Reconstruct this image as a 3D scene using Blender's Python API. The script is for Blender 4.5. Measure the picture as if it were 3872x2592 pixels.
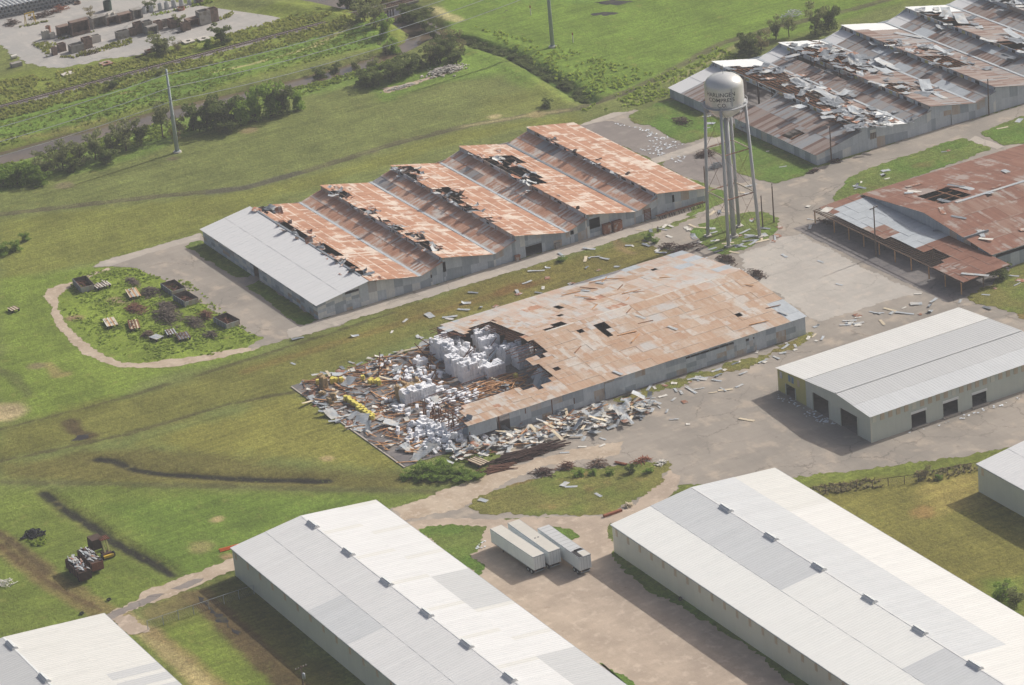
import bpy, math, random
import numpy as np
from mathutils import Vector, Matrix
random.seed(7); rng = np.random.default_rng(11)
PI = math.pi
sc = bpy.context.scene
COL = sc.collection
for o in list(bpy.data.objects): bpy.data.objects.remove(o)

# ------------------------------------------------------------------ camera
CAM = np.array([619., -327., 305.])
PITCH, ROLL, YAW, FPX = 0.410935974, -0.0953355819, 5.19865169, 12856.8
def cam_axes():
    cp, sp, cy, sy = math.cos(PITCH), math.sin(PITCH), math.cos(YAW), math.sin(YAW)
    fw = np.array([sy*cp, cy*cp, -sp]); r = np.array([cy, -sy, 0.]); u = np.cross(r, fw)
    c, s = math.cos(ROLL), math.sin(ROLL)
    return c*r+s*u, -s*r+c*u, fw
RX, UX, FW = cam_axes()
cd = bpy.data.cameras.new('aerial_camera'); cam = bpy.data.objects.new('aerial_camera', cd); COL.objects.link(cam)
cd.sensor_fit = 'HORIZONTAL'; cd.sensor_width = 36; cd.lens = FPX/3872*36; cd.clip_start = 5; cd.clip_end = 9000
cam.matrix_world = Matrix([[RX[i], UX[i], -FW[i], CAM[i]] for i in range(3)]+[[0, 0, 0, 1]])
sc.camera = cam
# ------------------------------------------------------------------ sky, sun, exposure
HAZE_D = 1.5e-4
SUN_EL, SUN_DIR = math.radians(36.5), (-0.105, 0.9945)          # horizontal direction towards the sun
w = bpy.data.worlds.new('World'); sc.world = w; w.use_nodes = True
nt = w.node_tree; bg = nt.nodes['Background']; sky = nt.nodes.new('ShaderNodeTexSky')
sky.sky_type = 'NISHITA'; sky.sun_disc = False; sky.sun_elevation = SUN_EL
sky.sun_rotation = math.atan2(SUN_DIR[0], SUN_DIR[1]); sky.air_density = .75; sky.dust_density = 6.; sky.ozone_density = 1
nt.links.new(sky.outputs[0], bg.inputs[0]); bg.inputs[1].default_value = 0.1
sl = bpy.data.lights.new('sun', 'SUN'); sl.energy = 3.6; sl.angle = math.radians(0.53); sl.color = (1, .97, .915)
so = bpy.data.objects.new('sun', sl); COL.objects.link(so); so.location = (0, 200, 400)
sd = Vector((SUN_DIR[0]*math.cos(SUN_EL), SUN_DIR[1]*math.cos(SUN_EL), math.sin(SUN_EL)))
so.rotation_euler = sd.to_track_quat('Z', 'Y').to_euler()
sc.view_settings.view_transform = 'Standard'; sc.view_settings.look = 'None'
sc.view_settings.exposure = 0.12; sc.view_settings.gamma = 1; sc.view_settings.use_curve_mapping = False

# ------------------------------------------------------------------ survey: where a sight line meets a level plane
FR = dict(o=(0, 0, 3872/2342), c1=(0, 0, 1300/2343), c2=(1200, 0, 1300/2343), c3=(2400, 0, 1472/2343), c4=(0, 800, 1300/2343),
          c5=(1000, 900, 1200/1981), c6=(2100, 850, 1100/2029), c7=(2900, 450, 972/1905), c8=(2600, 1000, 1272/2343),
          d1=(0, 1700, 1300/2285), d2=(800, 1700, 1600/2343), d3=(2200, 1650, 1672/2343), d4=(1100, 1200, 1200/2343),
          d5=(2550, 240, 400/848), d6=(1750, 1900, 600/2343), d7=(700, 600, 1200/2343), d8=(1700, 430, 1100/2343),
          e1=(0, 0, 500/2343), e2=(400, 0, 500/2343), e3=(40, 1980, 460/2343), e4=(220, 1020, 740/2343), e5=(3000, 0, 872/2343),
          e6=(1550, 1480, 1010/2343), e7=(2200, 700, 520/2343), e8=(3000, 1680, 872/2343), f1=(1560, 1200, 500/2343), f2=(1120, 1380, 580/2343))
def g(fr, x, y, z=0.):
    a, b, s = FR[fr]; X, Y = a+x*s, b+y*s
    d = RX*(X-1936)/FPX-UX*(Y-1296)/FPX+FW
    q = CAM+d*(z-CAM[2])/d[2]
    return (float(q[0]), float(q[1]), z)
def gp(fr, pts, z=0.): return [g(fr, x, y, z) for x, y in pts]

# ------------------------------------------------------------------ mesh helpers
def lin(r, g_, b):
    f = lambda v: (v/255/12.92 if v/255 <= .04045 else ((v/255+.055)/1.055)**2.4)
    return (f(r), f(g_), f(b), 1.)
MATS = {}
def M_(m): return MATS[m] if isinstance(m, str) else m
def link(o, parent=None):
    COL.objects.link(o)
    if parent is not None: o.parent = parent
    return o
def tag(o, label=None, cat=None, group=None, kind=None):
    if label: o['label'] = label
    if cat: o['category'] = cat
    if group: o['group'] = group
    if kind: o['kind'] = kind
    return o
def thing(name, label, cat, loc=(0, 0, 0), rz=0, group=None):
    o = bpy.data.objects.new(name, None); o.empty_display_size = .5
    o.location = loc; o.rotation_euler = (0, 0, rz); link(o)
    return tag(o, label, cat, group)
def copy_tree(o, parent=None):
    c = o.copy(); COL.objects.link(c)
    if parent is not None: c.parent = parent
    for ch in o.children: copy_tree(ch, c)
    return c
class MB:
    LOCAL = True
    def __init__(s): s.v = []; s.f = []; s.uv = []
    def face(s, pts, uv=None):
        n = len(s.v); s.v += [tuple(p) for p in pts]; s.f.append(tuple(range(n, n+len(pts))))
        s.uv.append(uv or [(p[0]+p[2]*.3, p[1]+p[2]*.7) for p in pts]); return s
    def box(s, c, d, rz=0., M=None):
        h = [x/2 for x in d]; P = []
        for dz in (-1, 1):
            for dx, dy in ((-1, -1), (1, -1), (1, 1), (-1, 1)): P.append(Vector((dx*h[0], dy*h[1], dz*h[2])))
        if M is None: M = Matrix.Rotation(rz, 4, 'Z')
        P = [M @ p+Vector(c) for p in P]
        for f in ((3, 2, 1, 0), (4, 5, 6, 7), (0, 1, 5, 4), (1, 2, 6, 5), (2, 3, 7, 6), (3, 0, 4, 7)):
            a, b, q, e = (P[i] for i in f); l1, l2 = (b-a).length, (e-a).length
            s.face([a, b, q, e], [(0, 0), (l1, 0), (l1, l2), (0, l2)])
        return s
    def bar(s, p, q, wd, ht=None, up=(0, 0, 1)):
        p, q = Vector(p), Vector(q); d = q-p; L = d.length
        if L < 1e-5: return s
        d = d/L; a = d.cross(Vector(up))
        if a.length < 1e-3: a = d.cross(Vector((1, 0, 0)))
        a.normalize(); b = a.cross(d)
        return s.box((p+q)/2, (L, wd, ht or wd), M=Matrix((d, a, b)).transposed().to_4x4())
    def tube(s, p, q, r0, r1=None, n=10, caps=True):
        p, q = Vector(p), Vector(q); r1 = r0 if r1 is None else r1; d = (q-p).normalized()
        a = d.cross(Vector((0, 0, 1)))
        if a.length < 1e-3: a = Vector((1, 0, 0))
        a.normalize(); b = d.cross(a)
        A = [(a*math.cos(t)+b*math.sin(t)) for t in [2*PI*i/n for i in range(n)]]
        n0 = len(s.v); s.v += [tuple(p+x*r0) for x in A]+[tuple(q+x*r1) for x in A]
        for i in range(n):
            j = (i+1) % n; s.f.append((n0+i, n0+n+i, n0+n+j, n0+j)); s.uv.append([(i, 0), (i, 1), (i+1, 1), (i+1, 0)])
        if caps:
            s.f.append(tuple(n0+i for i in range(n))); s.uv.append([(0, 0)]*n)
            s.f.append(tuple(n0+n+i for i in reversed(range(n)))); s.uv.append([(0, 0)]*n)
        return s
    def ring(s, c, r_out, r_in, h, n=20):
        c = Vector(c); k = len(s.v)
        for r, z in ((r_out, 0), (r_out, h), (r_in, h), (r_in, 0)):
            s.v += [tuple(c+Vector((r*math.cos(2*PI*i/n), r*math.sin(2*PI*i/n), z))) for i in range(n)]
        for a in range(4):
            b = (a+1) % 4
            for i in range(n):
                j = (i+1) % n; s.f.append((k+a*n+i, k+a*n+j, k+b*n+j, k+b*n+i)); s.uv.append([(i, a), (i+1, a), (i+1, b), (i, b)])
        return s
    def lathe(s, c, prof, n=32):
        c = Vector(c); k = len(s.v)
        for r, z in prof: s.v += [tuple(c+Vector((r*math.cos(2*PI*i/n), r*math.sin(2*PI*i/n), z))) for i in range(n)]
        for a in range(len(prof)-1):
            for i in range(n):
                j = (i+1) % n; s.f.append((k+a*n+i, k+a*n+j, k+(a+1)*n+j, k+(a+1)*n+i)); s.uv.append([(0, 0)]*4)
        return s
    def mesh(s, name, mat, smooth=False, org=(0, 0, 0)):
        me = bpy.data.meshes.new(name); ox, oy, oz = org
        me.from_pydata([(x-ox, y-oy, z-oz) for x, y, z in s.v], [], s.f)
        ul = me.uv_layers.new(name='UVMap'); ul.data.foreach_set('uv', [c for f in s.uv for t in f for c in t])
        me.materials.append(M_(mat))
        if smooth: me.polygons.foreach_set('use_smooth', [True]*len(me.polygons))
        return me
    def build(s, name, mat, parent=None, smooth=False, base=False):
        """one object, its origin in the middle (or at the foot) of its own geometry; vertices are in the parent's axes"""
        a = np.array(s.v); c = (a.min(0)+a.max(0))/2
        if base: c[2] = a[:, 2].min()
        o = bpy.data.objects.new(name, s.mesh(name, mat, smooth, c)); o.location = c
        q = parent
        while s.LOCAL and q is not None and q.parent is not None: o.location = o.location-q.location; q = q.parent
        return link(o, parent)
class WB(MB):
    LOCAL = False
    """like MB, but in world axes under a parent that is only moved, not turned"""
    def build(s, name, mat, parent=None, smooth=False, base=False):
        o = MB.build(s, name, mat, parent, smooth, base)
        if parent is not None:
            q = parent
            while q is not None: o.location = o.location-q.location; q = q.parent
        return o
def simple(name, me, M, parent=None):
    o = bpy.data.objects.new(name, me); o.matrix_basis = M; return link(o, parent)

# ------------------------------------------------------------------ node helpers
class NM:
    def __init__(s, name, rough=.85, spec=.25, metal=0.):
        s.m = bpy.data.materials.new(name); s.m.use_nodes = True; s.t = s.m.node_tree; s.b = s.t.nodes['Principled BSDF']
        s.b.inputs['Roughness'].default_value = rough; s.b.inputs['Specular IOR Level'].default_value = spec; s.b.inputs['Metallic'].default_value = metal
        MATS[name] = s.m
    def nd(s, typ, **k):
        n = s.t.nodes.new(typ)
        for a, b in k.items(): setattr(n, a, b)
        return n
    def put(s, sock, v):
        if hasattr(v, 'is_output'): s.t.links.new(v, sock)
        elif v is not None: sock.default_value = v[:3] if (sock.type == 'VECTOR' and len(v) == 4) else v
    def pos(s): return s.nd('ShaderNodeNewGeometry').outputs['Position']
    def uv(s): return s.nd('ShaderNodeUVMap').outputs[0]
    def rnd(s): return s.nd('ShaderNodeObjectInfo').outputs['Random']
    def attr(s, n): return s.nd('ShaderNodeAttribute', attribute_name=n).outputs['Color']
    def mul(s, v, k):
        n = s.nd('ShaderNodeVectorMath', operation='MULTIPLY'); s.put(n.inputs[0], v); n.inputs[1].default_value = k; return n.outputs[0]
    def add(s, v, k):
        n = s.nd('ShaderNodeVectorMath', operation='ADD'); s.put(n.inputs[0], v); s.put(n.inputs[1], k); return n.outputs[0]
    def comb(s, x, y, z=0.):
        n = s.nd('ShaderNodeCombineXYZ'); [s.put(n.inputs[i], q) for i, q in enumerate((x, y, z))]; return n.outputs[0]
    def sep(s, v): n = s.nd('ShaderNodeSeparateXYZ'); s.put(n.inputs[0], v); return n.outputs
    def noise(s, v, scale=1., detail=3., rough=.55):
        n = s.nd('ShaderNodeTexNoise'); s.put(n.inputs['Vector'], v); n.inputs['Scale'].default_value = scale; n.inputs['Detail'].default_value = detail; n.inputs['Roughness'].default_value = rough
        return n.outputs['Fac']
    def white(s, v): n = s.nd('ShaderNodeTexWhiteNoise', noise_dimensions='3D'); s.put(n.inputs['Vector'], v); return n.outputs['Value']
    def mt(s, op, a, b=0., c=None):
        n = s.nd('ShaderNodeMath', operation=op); s.put(n.inputs[0], a); s.put(n.inputs[1], b)
        if c is not None: s.put(n.inputs[2], c)
        return n.outputs[0]
    def ss(s, v, a, b):
        n = s.nd('ShaderNodeMapRange', interpolation_type='SMOOTHSTEP'); s.put(n.inputs[0], v); n.inputs[1].default_value = a; n.inputs[2].default_value = b; return n.outputs[0]
    def mix(s, f, a, b, mode='MIX'):
        n = s.nd('ShaderNodeMix', data_type='RGBA', blend_type=mode); s.put(n.inputs[0], f); s.put(n.inputs[6], a); s.put(n.inputs[7], b); return n.outputs[2]
    def ramp(s, f, stops):
        n = s.nd('ShaderNodeValToRGB'); s.put(n.inputs[0], f); e = n.color_ramp.elements
        while len(e) < len(stops): e.new(.5)
        for x, (p, c) in zip(e, stops): x.position = p; x.color = c
        return n.outputs[0]
    def val(s, c, f, lo, hi):
        """scale a colour's value by a factor between lo and hi"""
        m = s.nd('ShaderNodeMapRange'); s.put(m.inputs[0], f); m.inputs[3].default_value = lo; m.inputs[4].default_value = hi
        n = s.nd('ShaderNodeVectorMath', operation='SCALE'); s.put(n.inputs[0], c); s.put(n.inputs[3], m.outputs[0]); return n.outputs[0]
    def out(s, col, bump=None, bs=.3, bd=.1, rough=None):
        s.put(s.b.inputs['Base Color'], col)
        if rough is not None: s.put(s.b.inputs['Roughness'], rough)
        if bump is not None:
            n = s.nd('ShaderNodeBump'); n.inputs['Strength'].default_value = bs; n.inputs['Distance'].default_value = bd; s.put(n.inputs['Height'], bump)
            s.t.links.new(n.outputs[0], s.b.inputs['Normal'])
        return s.m
def plain(name, c, rough=.8, spec=.25, metal=0., var=.25, scale=1.5, tint=None):
    m = NM(name, rough, spec, metal); p = m.add(m.pos(), m.comb(m.mt('MULTIPLY', m.rnd(), 37.), 0., 0.))
    n = m.noise(p, scale, 4); col = m.val(lin(*c), n, 1-var*1.4, 1+var)
    if tint: col = m.mix(m.ss(m.noise(p, scale*.6, 3), .45, .65), col, lin(*tint))
    col = m.val(col, m.rnd(), 1-var*.5, 1+var*.5)
    m.out(col); return m.m
# ------------------------------------------------------------------ materials
def make_grass(name, attr=True, c=(112, 113, 72)):
    m = NM(name, .95, .1); p = m.pos(); base = m.attr('col') if attr else lin(*c)
    if not attr:
        base = m.mix(m.ss(m.noise(p, .06, 4), .42, .62), base, lin(c[0]-10, c[1]+3, c[2]-8))
        base = m.mix(m.ss(m.noise(m.add(p, (50, 9, 0)), .1, 4), .55, .72), base, lin(c[0]+14, c[1]-3, c[2]+8))
    n1 = m.ss(m.noise(p, .9, 8, .78), .3, .7); n2 = m.ss(m.noise(m.mul(p, (.8, .05, 1)), 1., 3, .6), .3, .7); n3 = m.ss(m.noise(p, 2.2, 4, .8), .3, .7); n4 = m.ss(m.noise(p, .11, 5, .6), .25, .75)
    col = m.val(base, n1, .68, 1.3); col = m.val(col, n2, .86, 1.13); col = m.val(col, n3, .74, 1.26); col = m.val(col, n4, .84, 1.16)
    tuft = m.ss(m.noise(m.add(p, (3, 91, 0)), 1.1, 4, .7), .6, .7); col = m.mix(m.mt('MULTIPLY', tuft, .45), col, lin(136, 146, 76)); wet = m.ss(m.noise(m.add(p, (63, 11, 0)), .9, 5, .7), .62, .74); col = m.mix(m.mt('MULTIPLY', wet, .4), col, lin(74, 76, 48))
    dry = m.ss(m.noise(m.add(p, (31, 7, 0)), .35, 5), .56, .75); col = m.mix(m.mt('MULTIPLY', dry, .35), col, lin(150, 140, 92))
    col = m.mul(col, (1.05, 1.1, .84)); h = m.mt('ADD', n1, m.mt('MULTIPLY', n3, .6)); m.out(col, h, .45, .35); return m.m
make_grass('grass_field'); make_grass('grass_lawn', False, (104, 115, 64)); make_grass('grass_dry', False, (118, 113, 70))
def make_ground(name, c1, c2, c3, sc1=.12, grit=.18, spots=None, sx=1., sy=1., crack=.55):
    m = NM(name, .92, .2); p = m.pos(); q = m.mul(p, (sx, sy, 1))
    a = m.noise(q, sc1, 6, .62); b = m.noise(m.add(q, (17, 3, 0)), sc1*4, 5, .6); c = m.noise(p, 3., 4, .7)
    col = m.mix(m.ss(a, .36, .64), lin(*c1), lin(*c2)); col = m.mix(m.mt('MULTIPLY', m.ss(b, .5, .7), .7), col, lin(*c3))
    if spots: col = m.mix(m.mt('MULTIPLY', m.ss(m.noise(m.add(p, (5, 77, 0)), .5, 4), .66, .74), .6), col, lin(*spots))
    if crack:
        v = m.nd('ShaderNodeTexVoronoi', feature='DISTANCE_TO_EDGE'); wob = m.noise(p, .7, 4, .7); m.put(v.inputs['Vector'], m.add(m.mul(p, (1, 1, 0)), m.comb(m.mt('MULTIPLY', wob, 3.), m.mt('MULTIPLY', m.noise(m.add(p, (9, 5, 0)), .7, 4, .7), 3.), 0.))); v.inputs['Scale'].default_value = .11
        ck = m.mt('MULTIPLY', m.ss(v.outputs['Distance'], .02, .004), m.ss(m.noise(m.add(p, (70, 2, 0)), .05, 3), .45, .6)); col = m.mix(m.mt('MULTIPLY', ck, crack), col, lin(c1[0]-48, c1[1]-46, c1[2]-44))
        tm_ = m.noise(m.mul(p, (.9, .06, 1)), 1., 4, .6); col = m.val(col, tm_, .88, 1.12); tm2 = m.noise(m.mul(m.add(p, (8, 0, 0)), (.07, .8, 1)), 1., 4, .6); col = m.val(col, tm2, .9, 1.1)
    col = m.val(col, c, 1-grit, 1+grit); m.out(col, c, .25, .08); return m.m
make_ground('asphalt', (140, 133, 124), (158, 149, 138), (182, 167, 150), .045, .1, (124, 115, 107))
make_ground('concrete', (178, 168, 156), (168, 160, 150), (190, 180, 167), .07, .1, (150, 142, 133))
make_ground('apron', (180, 174, 165), (168, 162, 154), (188, 178, 166), .08, .14, (150, 140, 130))
make_ground('dirt', (184, 167, 149), (166, 150, 134), (200, 184, 166), .1, .16, (150, 132, 116), 1., 1., .001)
make_ground('gravel', (186, 170, 150), (170, 152, 132), (200, 186, 168), .2, .2, (130, 120, 96), 1., 1., .001)
make_ground('old_asphalt', (128, 120, 115), (138, 130, 124), (150, 142, 134), .06, .1, (110, 104, 100))
make_ground('grey_yard', (158, 156, 152), (170, 166, 160), (182, 176, 168), .05, .12, (140, 136, 130))
make_ground('ballast', (150, 142, 138), (130, 124, 122), (160, 150, 140), .4, .3)
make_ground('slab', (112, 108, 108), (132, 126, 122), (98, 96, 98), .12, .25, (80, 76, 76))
m = NM('water', .07, .5); p = m.pos(); m.out(m.mix(m.ss(m.noise(p, .06, 3), .4, .6), lin(92, 82, 70), lin(108, 94, 76)), m.noise(p, 1.2, 3), .03, .05)
m = NM('ditch_water', .55, .2); p = m.pos(); m.out(m.mix(m.ss(m.noise(p, .5, 5), .48, .66), lin(44, 42, 44), lin(74, 70, 46)), m.noise(p, 2., 3), .3, .1)

def sheet_rust(name, rusts, zinc, w=.8, lap=.9, lapamt=.8, streak=.5, zpatch=.0, sw=.22, ztotal=0.):
    """weathered corrugated sheets: per-sheet colour, bare zinc at the laps, streaks down the slope"""
    m = NM(name, .8, .3); uv = m.sep(m.uv()); r = m.rnd(); u = m.mt('ADD', uv[0], m.mt('MULTIPLY', r, 53.)); v = uv[1]
    p = m.pos()
    sid = m.mt('FLOOR', m.mt('DIVIDE', u, w)); s1 = m.white(m.comb(sid, m.mt('MULTIPLY', r, 91.), 1.)); s2 = m.white(m.comb(sid, m.mt('MULTIPLY', r, 57.), 5.))
    big = m.noise(p, .22, 4, .6); fine = m.noise(p, 1.6, 5, .65)
    st = m.noise(m.comb(m.mt('MULTIPLY', u, 3.2), m.mt('MULTIPLY', v, .35), m.mt('MULTIPLY', r, 20.)), 1., 4, .6)
    k = m.mt('ADD', m.mt('MULTIPLY', s1, sw), m.mt('ADD', m.mt('MULTIPLY', big, .5), m.mt('MULTIPLY', st, .12+streak*.4)))
    col = m.ramp(k, [(.3, lin(*rusts[0])), (.58, lin(*rusts[1])), (.88, lin(*rusts[2]))])
    if zpatch:
        zp = m.ss(m.mt('ADD', m.noise(m.add(p, (9, 40, 0)), .16, 5, .62), m.mt('MULTIPLY', s2, .16)), .62-zpatch*.2, .74-zpatch*.2)
        col = m.mix(m.mt('MULTIPLY', zp, .9), col, lin(*zinc))
    if ztotal:
        col = m.mix(m.mt('GREATER_THAN', s2, 1-ztotal), col, lin(*zinc))
    band = m.ss(m.mt('ADD', v, m.mt('MULTIPLY', fine, .35)), lap+.3, lap*.6)
    band = m.mt('MULTIPLY', band, m.ss(m.mt('ADD', s2, m.mt('MULTIPLY', big, .6)), .35, .75))
    col = m.mix(m.mt('MULTIPLY', band, lapamt), col, lin(*zinc))
    edge = m.mt('ABSOLUTE', m.mt('SUBTRACT', m.mt('FRACT', m.mt('DIVIDE', u, w)), .5)); col = m.val(col, m.ss(edge, .44, .5), 1., .88)
    col = m.val(col, fine, .84, 1.16); col = m.val(col, r, .96, 1.04)
    m.out(col, st, .2, .05); return m.m
sheet_rust('rust_orange', [(152, 108, 84), (174, 130, 104), (189, 151, 126)], (208, 194, 179), .85, .5, 1., .7, .16)
sheet_rust('rust_streak', [(150, 106, 82), (182, 134, 108), (202, 170, 148)], (206, 198, 188), .7, .8, .7, 1.0, .08)
sheet_rust('rust_brown', [(92, 70, 61), (118, 92, 81), (144, 130, 122)], (142, 142, 142), .72, .5, .3, .7, .0, .75, ztotal=.12)
sheet_rust('rust_grey', [(100, 76, 66), (128, 108, 98), (148, 143, 140)], (142, 145, 148), .72, .6, .4, .7, .08, .75, ztotal=.34)
sheet_rust('rust_red', [(114, 76, 60), (132, 92, 75), (146, 110, 93)], (158, 146, 138), .8, .3, .4, .6, .06)
sheet_rust('rust_redpale', [(118, 80, 65), (136, 102, 86), (150, 126, 112)], (160, 150, 140), .8, .4, .5, .8, .2)
sheet_rust('rust_tan', [(172, 136, 108), (183, 158, 136), (188, 173, 156)], (194, 186, 176), .9, .3, .5, .5, .15)
sheet_rust('rust_zinc', [(186, 150, 126), (190, 174, 160), (190, 184, 176)], (188, 185, 180), .9, .5, .5, .6, .35)
sheet_rust('zinc_new', [(166, 172, 176), (178, 184, 188), (188, 192, 196)], (190, 194, 198), .9, .3, .3, .3, .0)
sheet_rust('wall_zinc', [(164, 173, 180), (182, 190, 196), (196, 202, 206)], (150, 150, 148), .8, .3, .2, 1.0, .0)
sheet_rust('wall_pale', [(190, 192, 190), (204, 206, 203), (216, 216, 211)], (190, 188, 182), .8, .3, .2, 1.0, .0)
sheet_rust('wall_rust', [(150, 128, 110), (174, 158, 142), (182, 176, 168)], (180, 180, 180), .8, .4, .3, 1.2, .3)
sheet_rust('wall_dark', [(134, 144, 154), (150, 160, 169), (164, 172, 178)], (150, 150, 150), .8, .4, .3, 1.2, .0)
def painted(name, c, rough=.5, ribs=.0, dirt=.06, w=.3):
    m = NM(name, max(rough, .55), .2); uv = m.sep(m.uv()); p = m.pos(); n = m.noise(p, .35, 5); n2 = m.noise(p, 2.5, 4)
    st = m.noise(m.comb(m.mt('MULTIPLY', uv[0], 2.), m.mt('MULTIPLY', uv[1], .12), m.mt('MULTIPLY', m.rnd(), 30.)), 1., 4)
    col = m.val(lin(*c), n, 1-dirt, 1+dirt*.6); col = m.val(col, n2, 1-dirt*.5, 1+dirt*.5); col = m.val(col, st, 1-dirt, 1+dirt*.6); col = m.val(col, m.rnd(), 1-dirt*.35, 1+dirt*.35)
    m.out(col); return m.m
painted('roof_white', (222, 221, 216), dirt=.05); painted('roof_cream', (231, 231, 226), dirt=.03); painted('roof_offwhite', (214, 213, 207), dirt=.05); painted('roof_grey', (219, 219, 217), .4, dirt=.05); painted('roof_galv', (204, 206, 206), .35, dirt=.06)
painted('roof_mid', (194, 195, 194), .4, dirt=.03); painted('roof_bluewhite', (217, 217, 216), dirt=.03); painted('wall_green', (192, 198, 188), .6, dirt=.08); painted('wall_cream', (206, 206, 192), .6, dirt=.08); painted('wall_yellow', (186, 182, 118), .6, dirt=.12)
painted('tan_panel', (192, 178, 154), .5, dirt=.12); painted('trim_white', (226, 228, 226), .5); painted('trim_grey', (160, 166, 170), .5, dirt=.1); painted('tank_silver', (216, 216, 213), .32, dirt=.12); MATS['tank_silver'].node_tree.nodes['Principled BSDF'].inputs['Metallic'].default_value = .3; MATS['tank_silver'].node_tree.nodes['Principled BSDF'].inputs['Roughness'].default_value = .3
painted('leg_paint', (176, 178, 180), .5, dirt=.1); painted('steel_pole', (166, 176, 180), .45, dirt=.08); painted('trailer_white', (214, 220, 222), .5, dirt=.1); painted('trailer_roof', (204, 200, 190), .6, dirt=.1)
plain('dark_void', (38, 36, 36), .9); plain('black_paint', (40, 42, 46), .6, var=.1); plain('soot', (58, 56, 58), .9); plain('lettering', (70, 76, 82), .7, var=.1)
plain('sleeper_grey', (136, 126, 118), .9, var=.25); plain('timber_old', (112, 92, 78), .9, var=.35); plain('timber_new', (196, 150, 108), .85, var=.3); plain('timber_brown', (138, 98, 72), .9, var=.35); plain('timber_dark', (82, 66, 58), .9, var=.3)
plain('steel_rust', (112, 78, 62), .85, var=.35, scale=3.); plain('steel_rust_dark', (78, 58, 52), .9, var=.35, scale=3.); plain('rust_brick', (140, 88, 66), .9, var=.35, scale=3.)
plain('bale_white', (232, 233, 236), .75, var=.07, scale=2.); plain('bale_yellow', (222, 208, 104), .7, var=.12, scale=2.); plain('bale_burlap', (172, 148, 112), .95, var=.25, scale=3.)
plain('zinc_scrap', (172, 178, 182), .5, .4, var=.16, scale=.8, tint=(186, 184, 178)); plain('zinc_dark', (122, 128, 134), .55, .4, var=.2); plain('white_scrap', (214, 210, 200), .6, var=.15); plain('pale_board', (206, 192, 166), .8, var=.18); plain('rust_scrap', (152, 106, 84), .85, var=.3, tint=(176, 168, 160))
plain('foam', (222, 226, 230), .9, var=.06); plain('precast', (156, 152, 146), .92, var=.25, scale=1.2, tint=(128, 122, 112)); plain('precast_pale', (196, 190, 180), .92, var=.15); plain('precast_brown', (136, 116, 104), .92, var=.28, tint=(110, 96, 88)); plain('pipe_concrete', (186, 188, 188), .9, var=.12)
plain('green_tank', (64, 82, 74), .7); plain('yellow_paint', (206, 172, 62), .6, var=.2); plain('orange_paint', (226, 112, 60), .6, var=.15); plain('rubber', (36, 37, 42), .85, var=.2); plain('blue_paint', (110, 136, 156), .6)
plain('wire', (160, 164, 166), .6); plain('junk', (108, 98, 88), .9, var=.4, scale=2., tint=(92, 78, 68)); plain('pole_wood', (96, 82, 72), .9, var=.2); plain('rubble', (186, 180, 172), .95, var=.3, scale=3.); plain('bark', (92, 80, 68), .95, var=.3, scale=4.)
def leafmat(name, a, b, c):
    m = NM(name, .8, .2); p = m.pos(); r = m.rnd()
    col = m.ramp(m.noise(p, .8, 4), [(.32, lin(*a)), (.5, lin(*b)), (.72, lin(*c))]); col = m.val(col, m.noise(p, 5., 2), .7, 1.3); col = m.val(col, r, .85, 1.15)
    m.out(col); tr = m.nd('ShaderNodeBsdfTranslucent'); m.put(tr.inputs[0], m.val(col, .5, 1.3, 1.3)); mx = m.nd('ShaderNodeMixShader'); mx.inputs[0].default_value = .5
    m.t.links.new(m.b.outputs[0], mx.inputs[1]); m.t.links.new(tr.outputs[0], mx.inputs[2]); m.t.links.new(mx.outputs[0], m.t.nodes['Material Output'].inputs['Surface']); return m.m
leafmat('leaf_dark', (82, 94, 54), (102, 114, 64), (122, 132, 76)); leafmat('leaf_pale', (108, 114, 76), (126, 132, 86), (144, 148, 98)); leafmat('leaf_bright', (106, 130, 56), (126, 150, 66), (144, 166, 80)); leafmat('leaf_dry', (112, 106, 78), (132, 124, 92), (148, 138, 104)); leafmat('weed', (112, 130, 56), (134, 150, 66), (152, 164, 80)); leafmat('brush_dead', (128, 114, 94), (146, 132, 110), (160, 146, 122))
leafmat('tall_grass', (120, 128, 66), (140, 144, 76), (156, 156, 90))
m = NM('glass_dark', .15, .5); m.out(lin(52, 56, 60))
# ------------------------------------------------------------------ terrain
def pip(px, py, poly):
    n = len(poly); ins = np.zeros(px.shape, bool)
    for i in range(n):
        x1, y1 = poly[i][:2]; x2, y2 = poly[(i+1) % n][:2]
        if y1 == y2: continue
        ins ^= ((y1 > py) != (y2 > py)) & (px < (x2-x1)*(py-y1)/(y2-y1)+x1)
    return ins
def dline(px, py, pts, closed=False, wid=None):
    """distance to a polyline (minus the local half width, if given)"""
    best = np.full(px.shape, 1e9); n = len(pts)
    for i in range(n if closed else n-1):
        x1, y1 = pts[i][:2]; x2, y2 = pts[(i+1) % n][:2]; dx, dy = x2-x1, y2-y1; L = dx*dx+dy*dy+1e-9
        t = np.clip(((px-x1)*dx+(py-y1)*dy)/L, 0, 1); d = np.hypot(px-x1-t*dx, py-y1-t*dy)
        if wid is not None: d = d-(wid[i]*(1-t)+wid[(i+1) % n]*t)
        best = np.minimum(best, d)
    return best
def sstep(x, a, b): t = np.clip((x-a)/(b-a), 0, 1); return t*t*(3-2*t)
_lat = rng.random((4, 97, 97))
def vnoise(x, y, scale, k=0):
    x = np.asarray(x, float)*scale+1000.; y = np.asarray(y, float)*scale+1000.; xi = np.floor(x).astype(int); yi = np.floor(y).astype(int); fx = x-xi; fy = y-yi
    fx = fx*fx*(3-2*fx); fy = fy*fy*(3-2*fy); L = _lat[k]
    a = L[xi % 97, yi % 97]; b = L[(xi+1) % 97, yi % 97]; c = L[xi % 97, (yi+1) % 97]; d = L[(xi+1) % 97, (yi+1) % 97]
    return (a*(1-fx)+b*fx)*(1-fy)+(c*(1-fx)+d*fx)*fy
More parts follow.
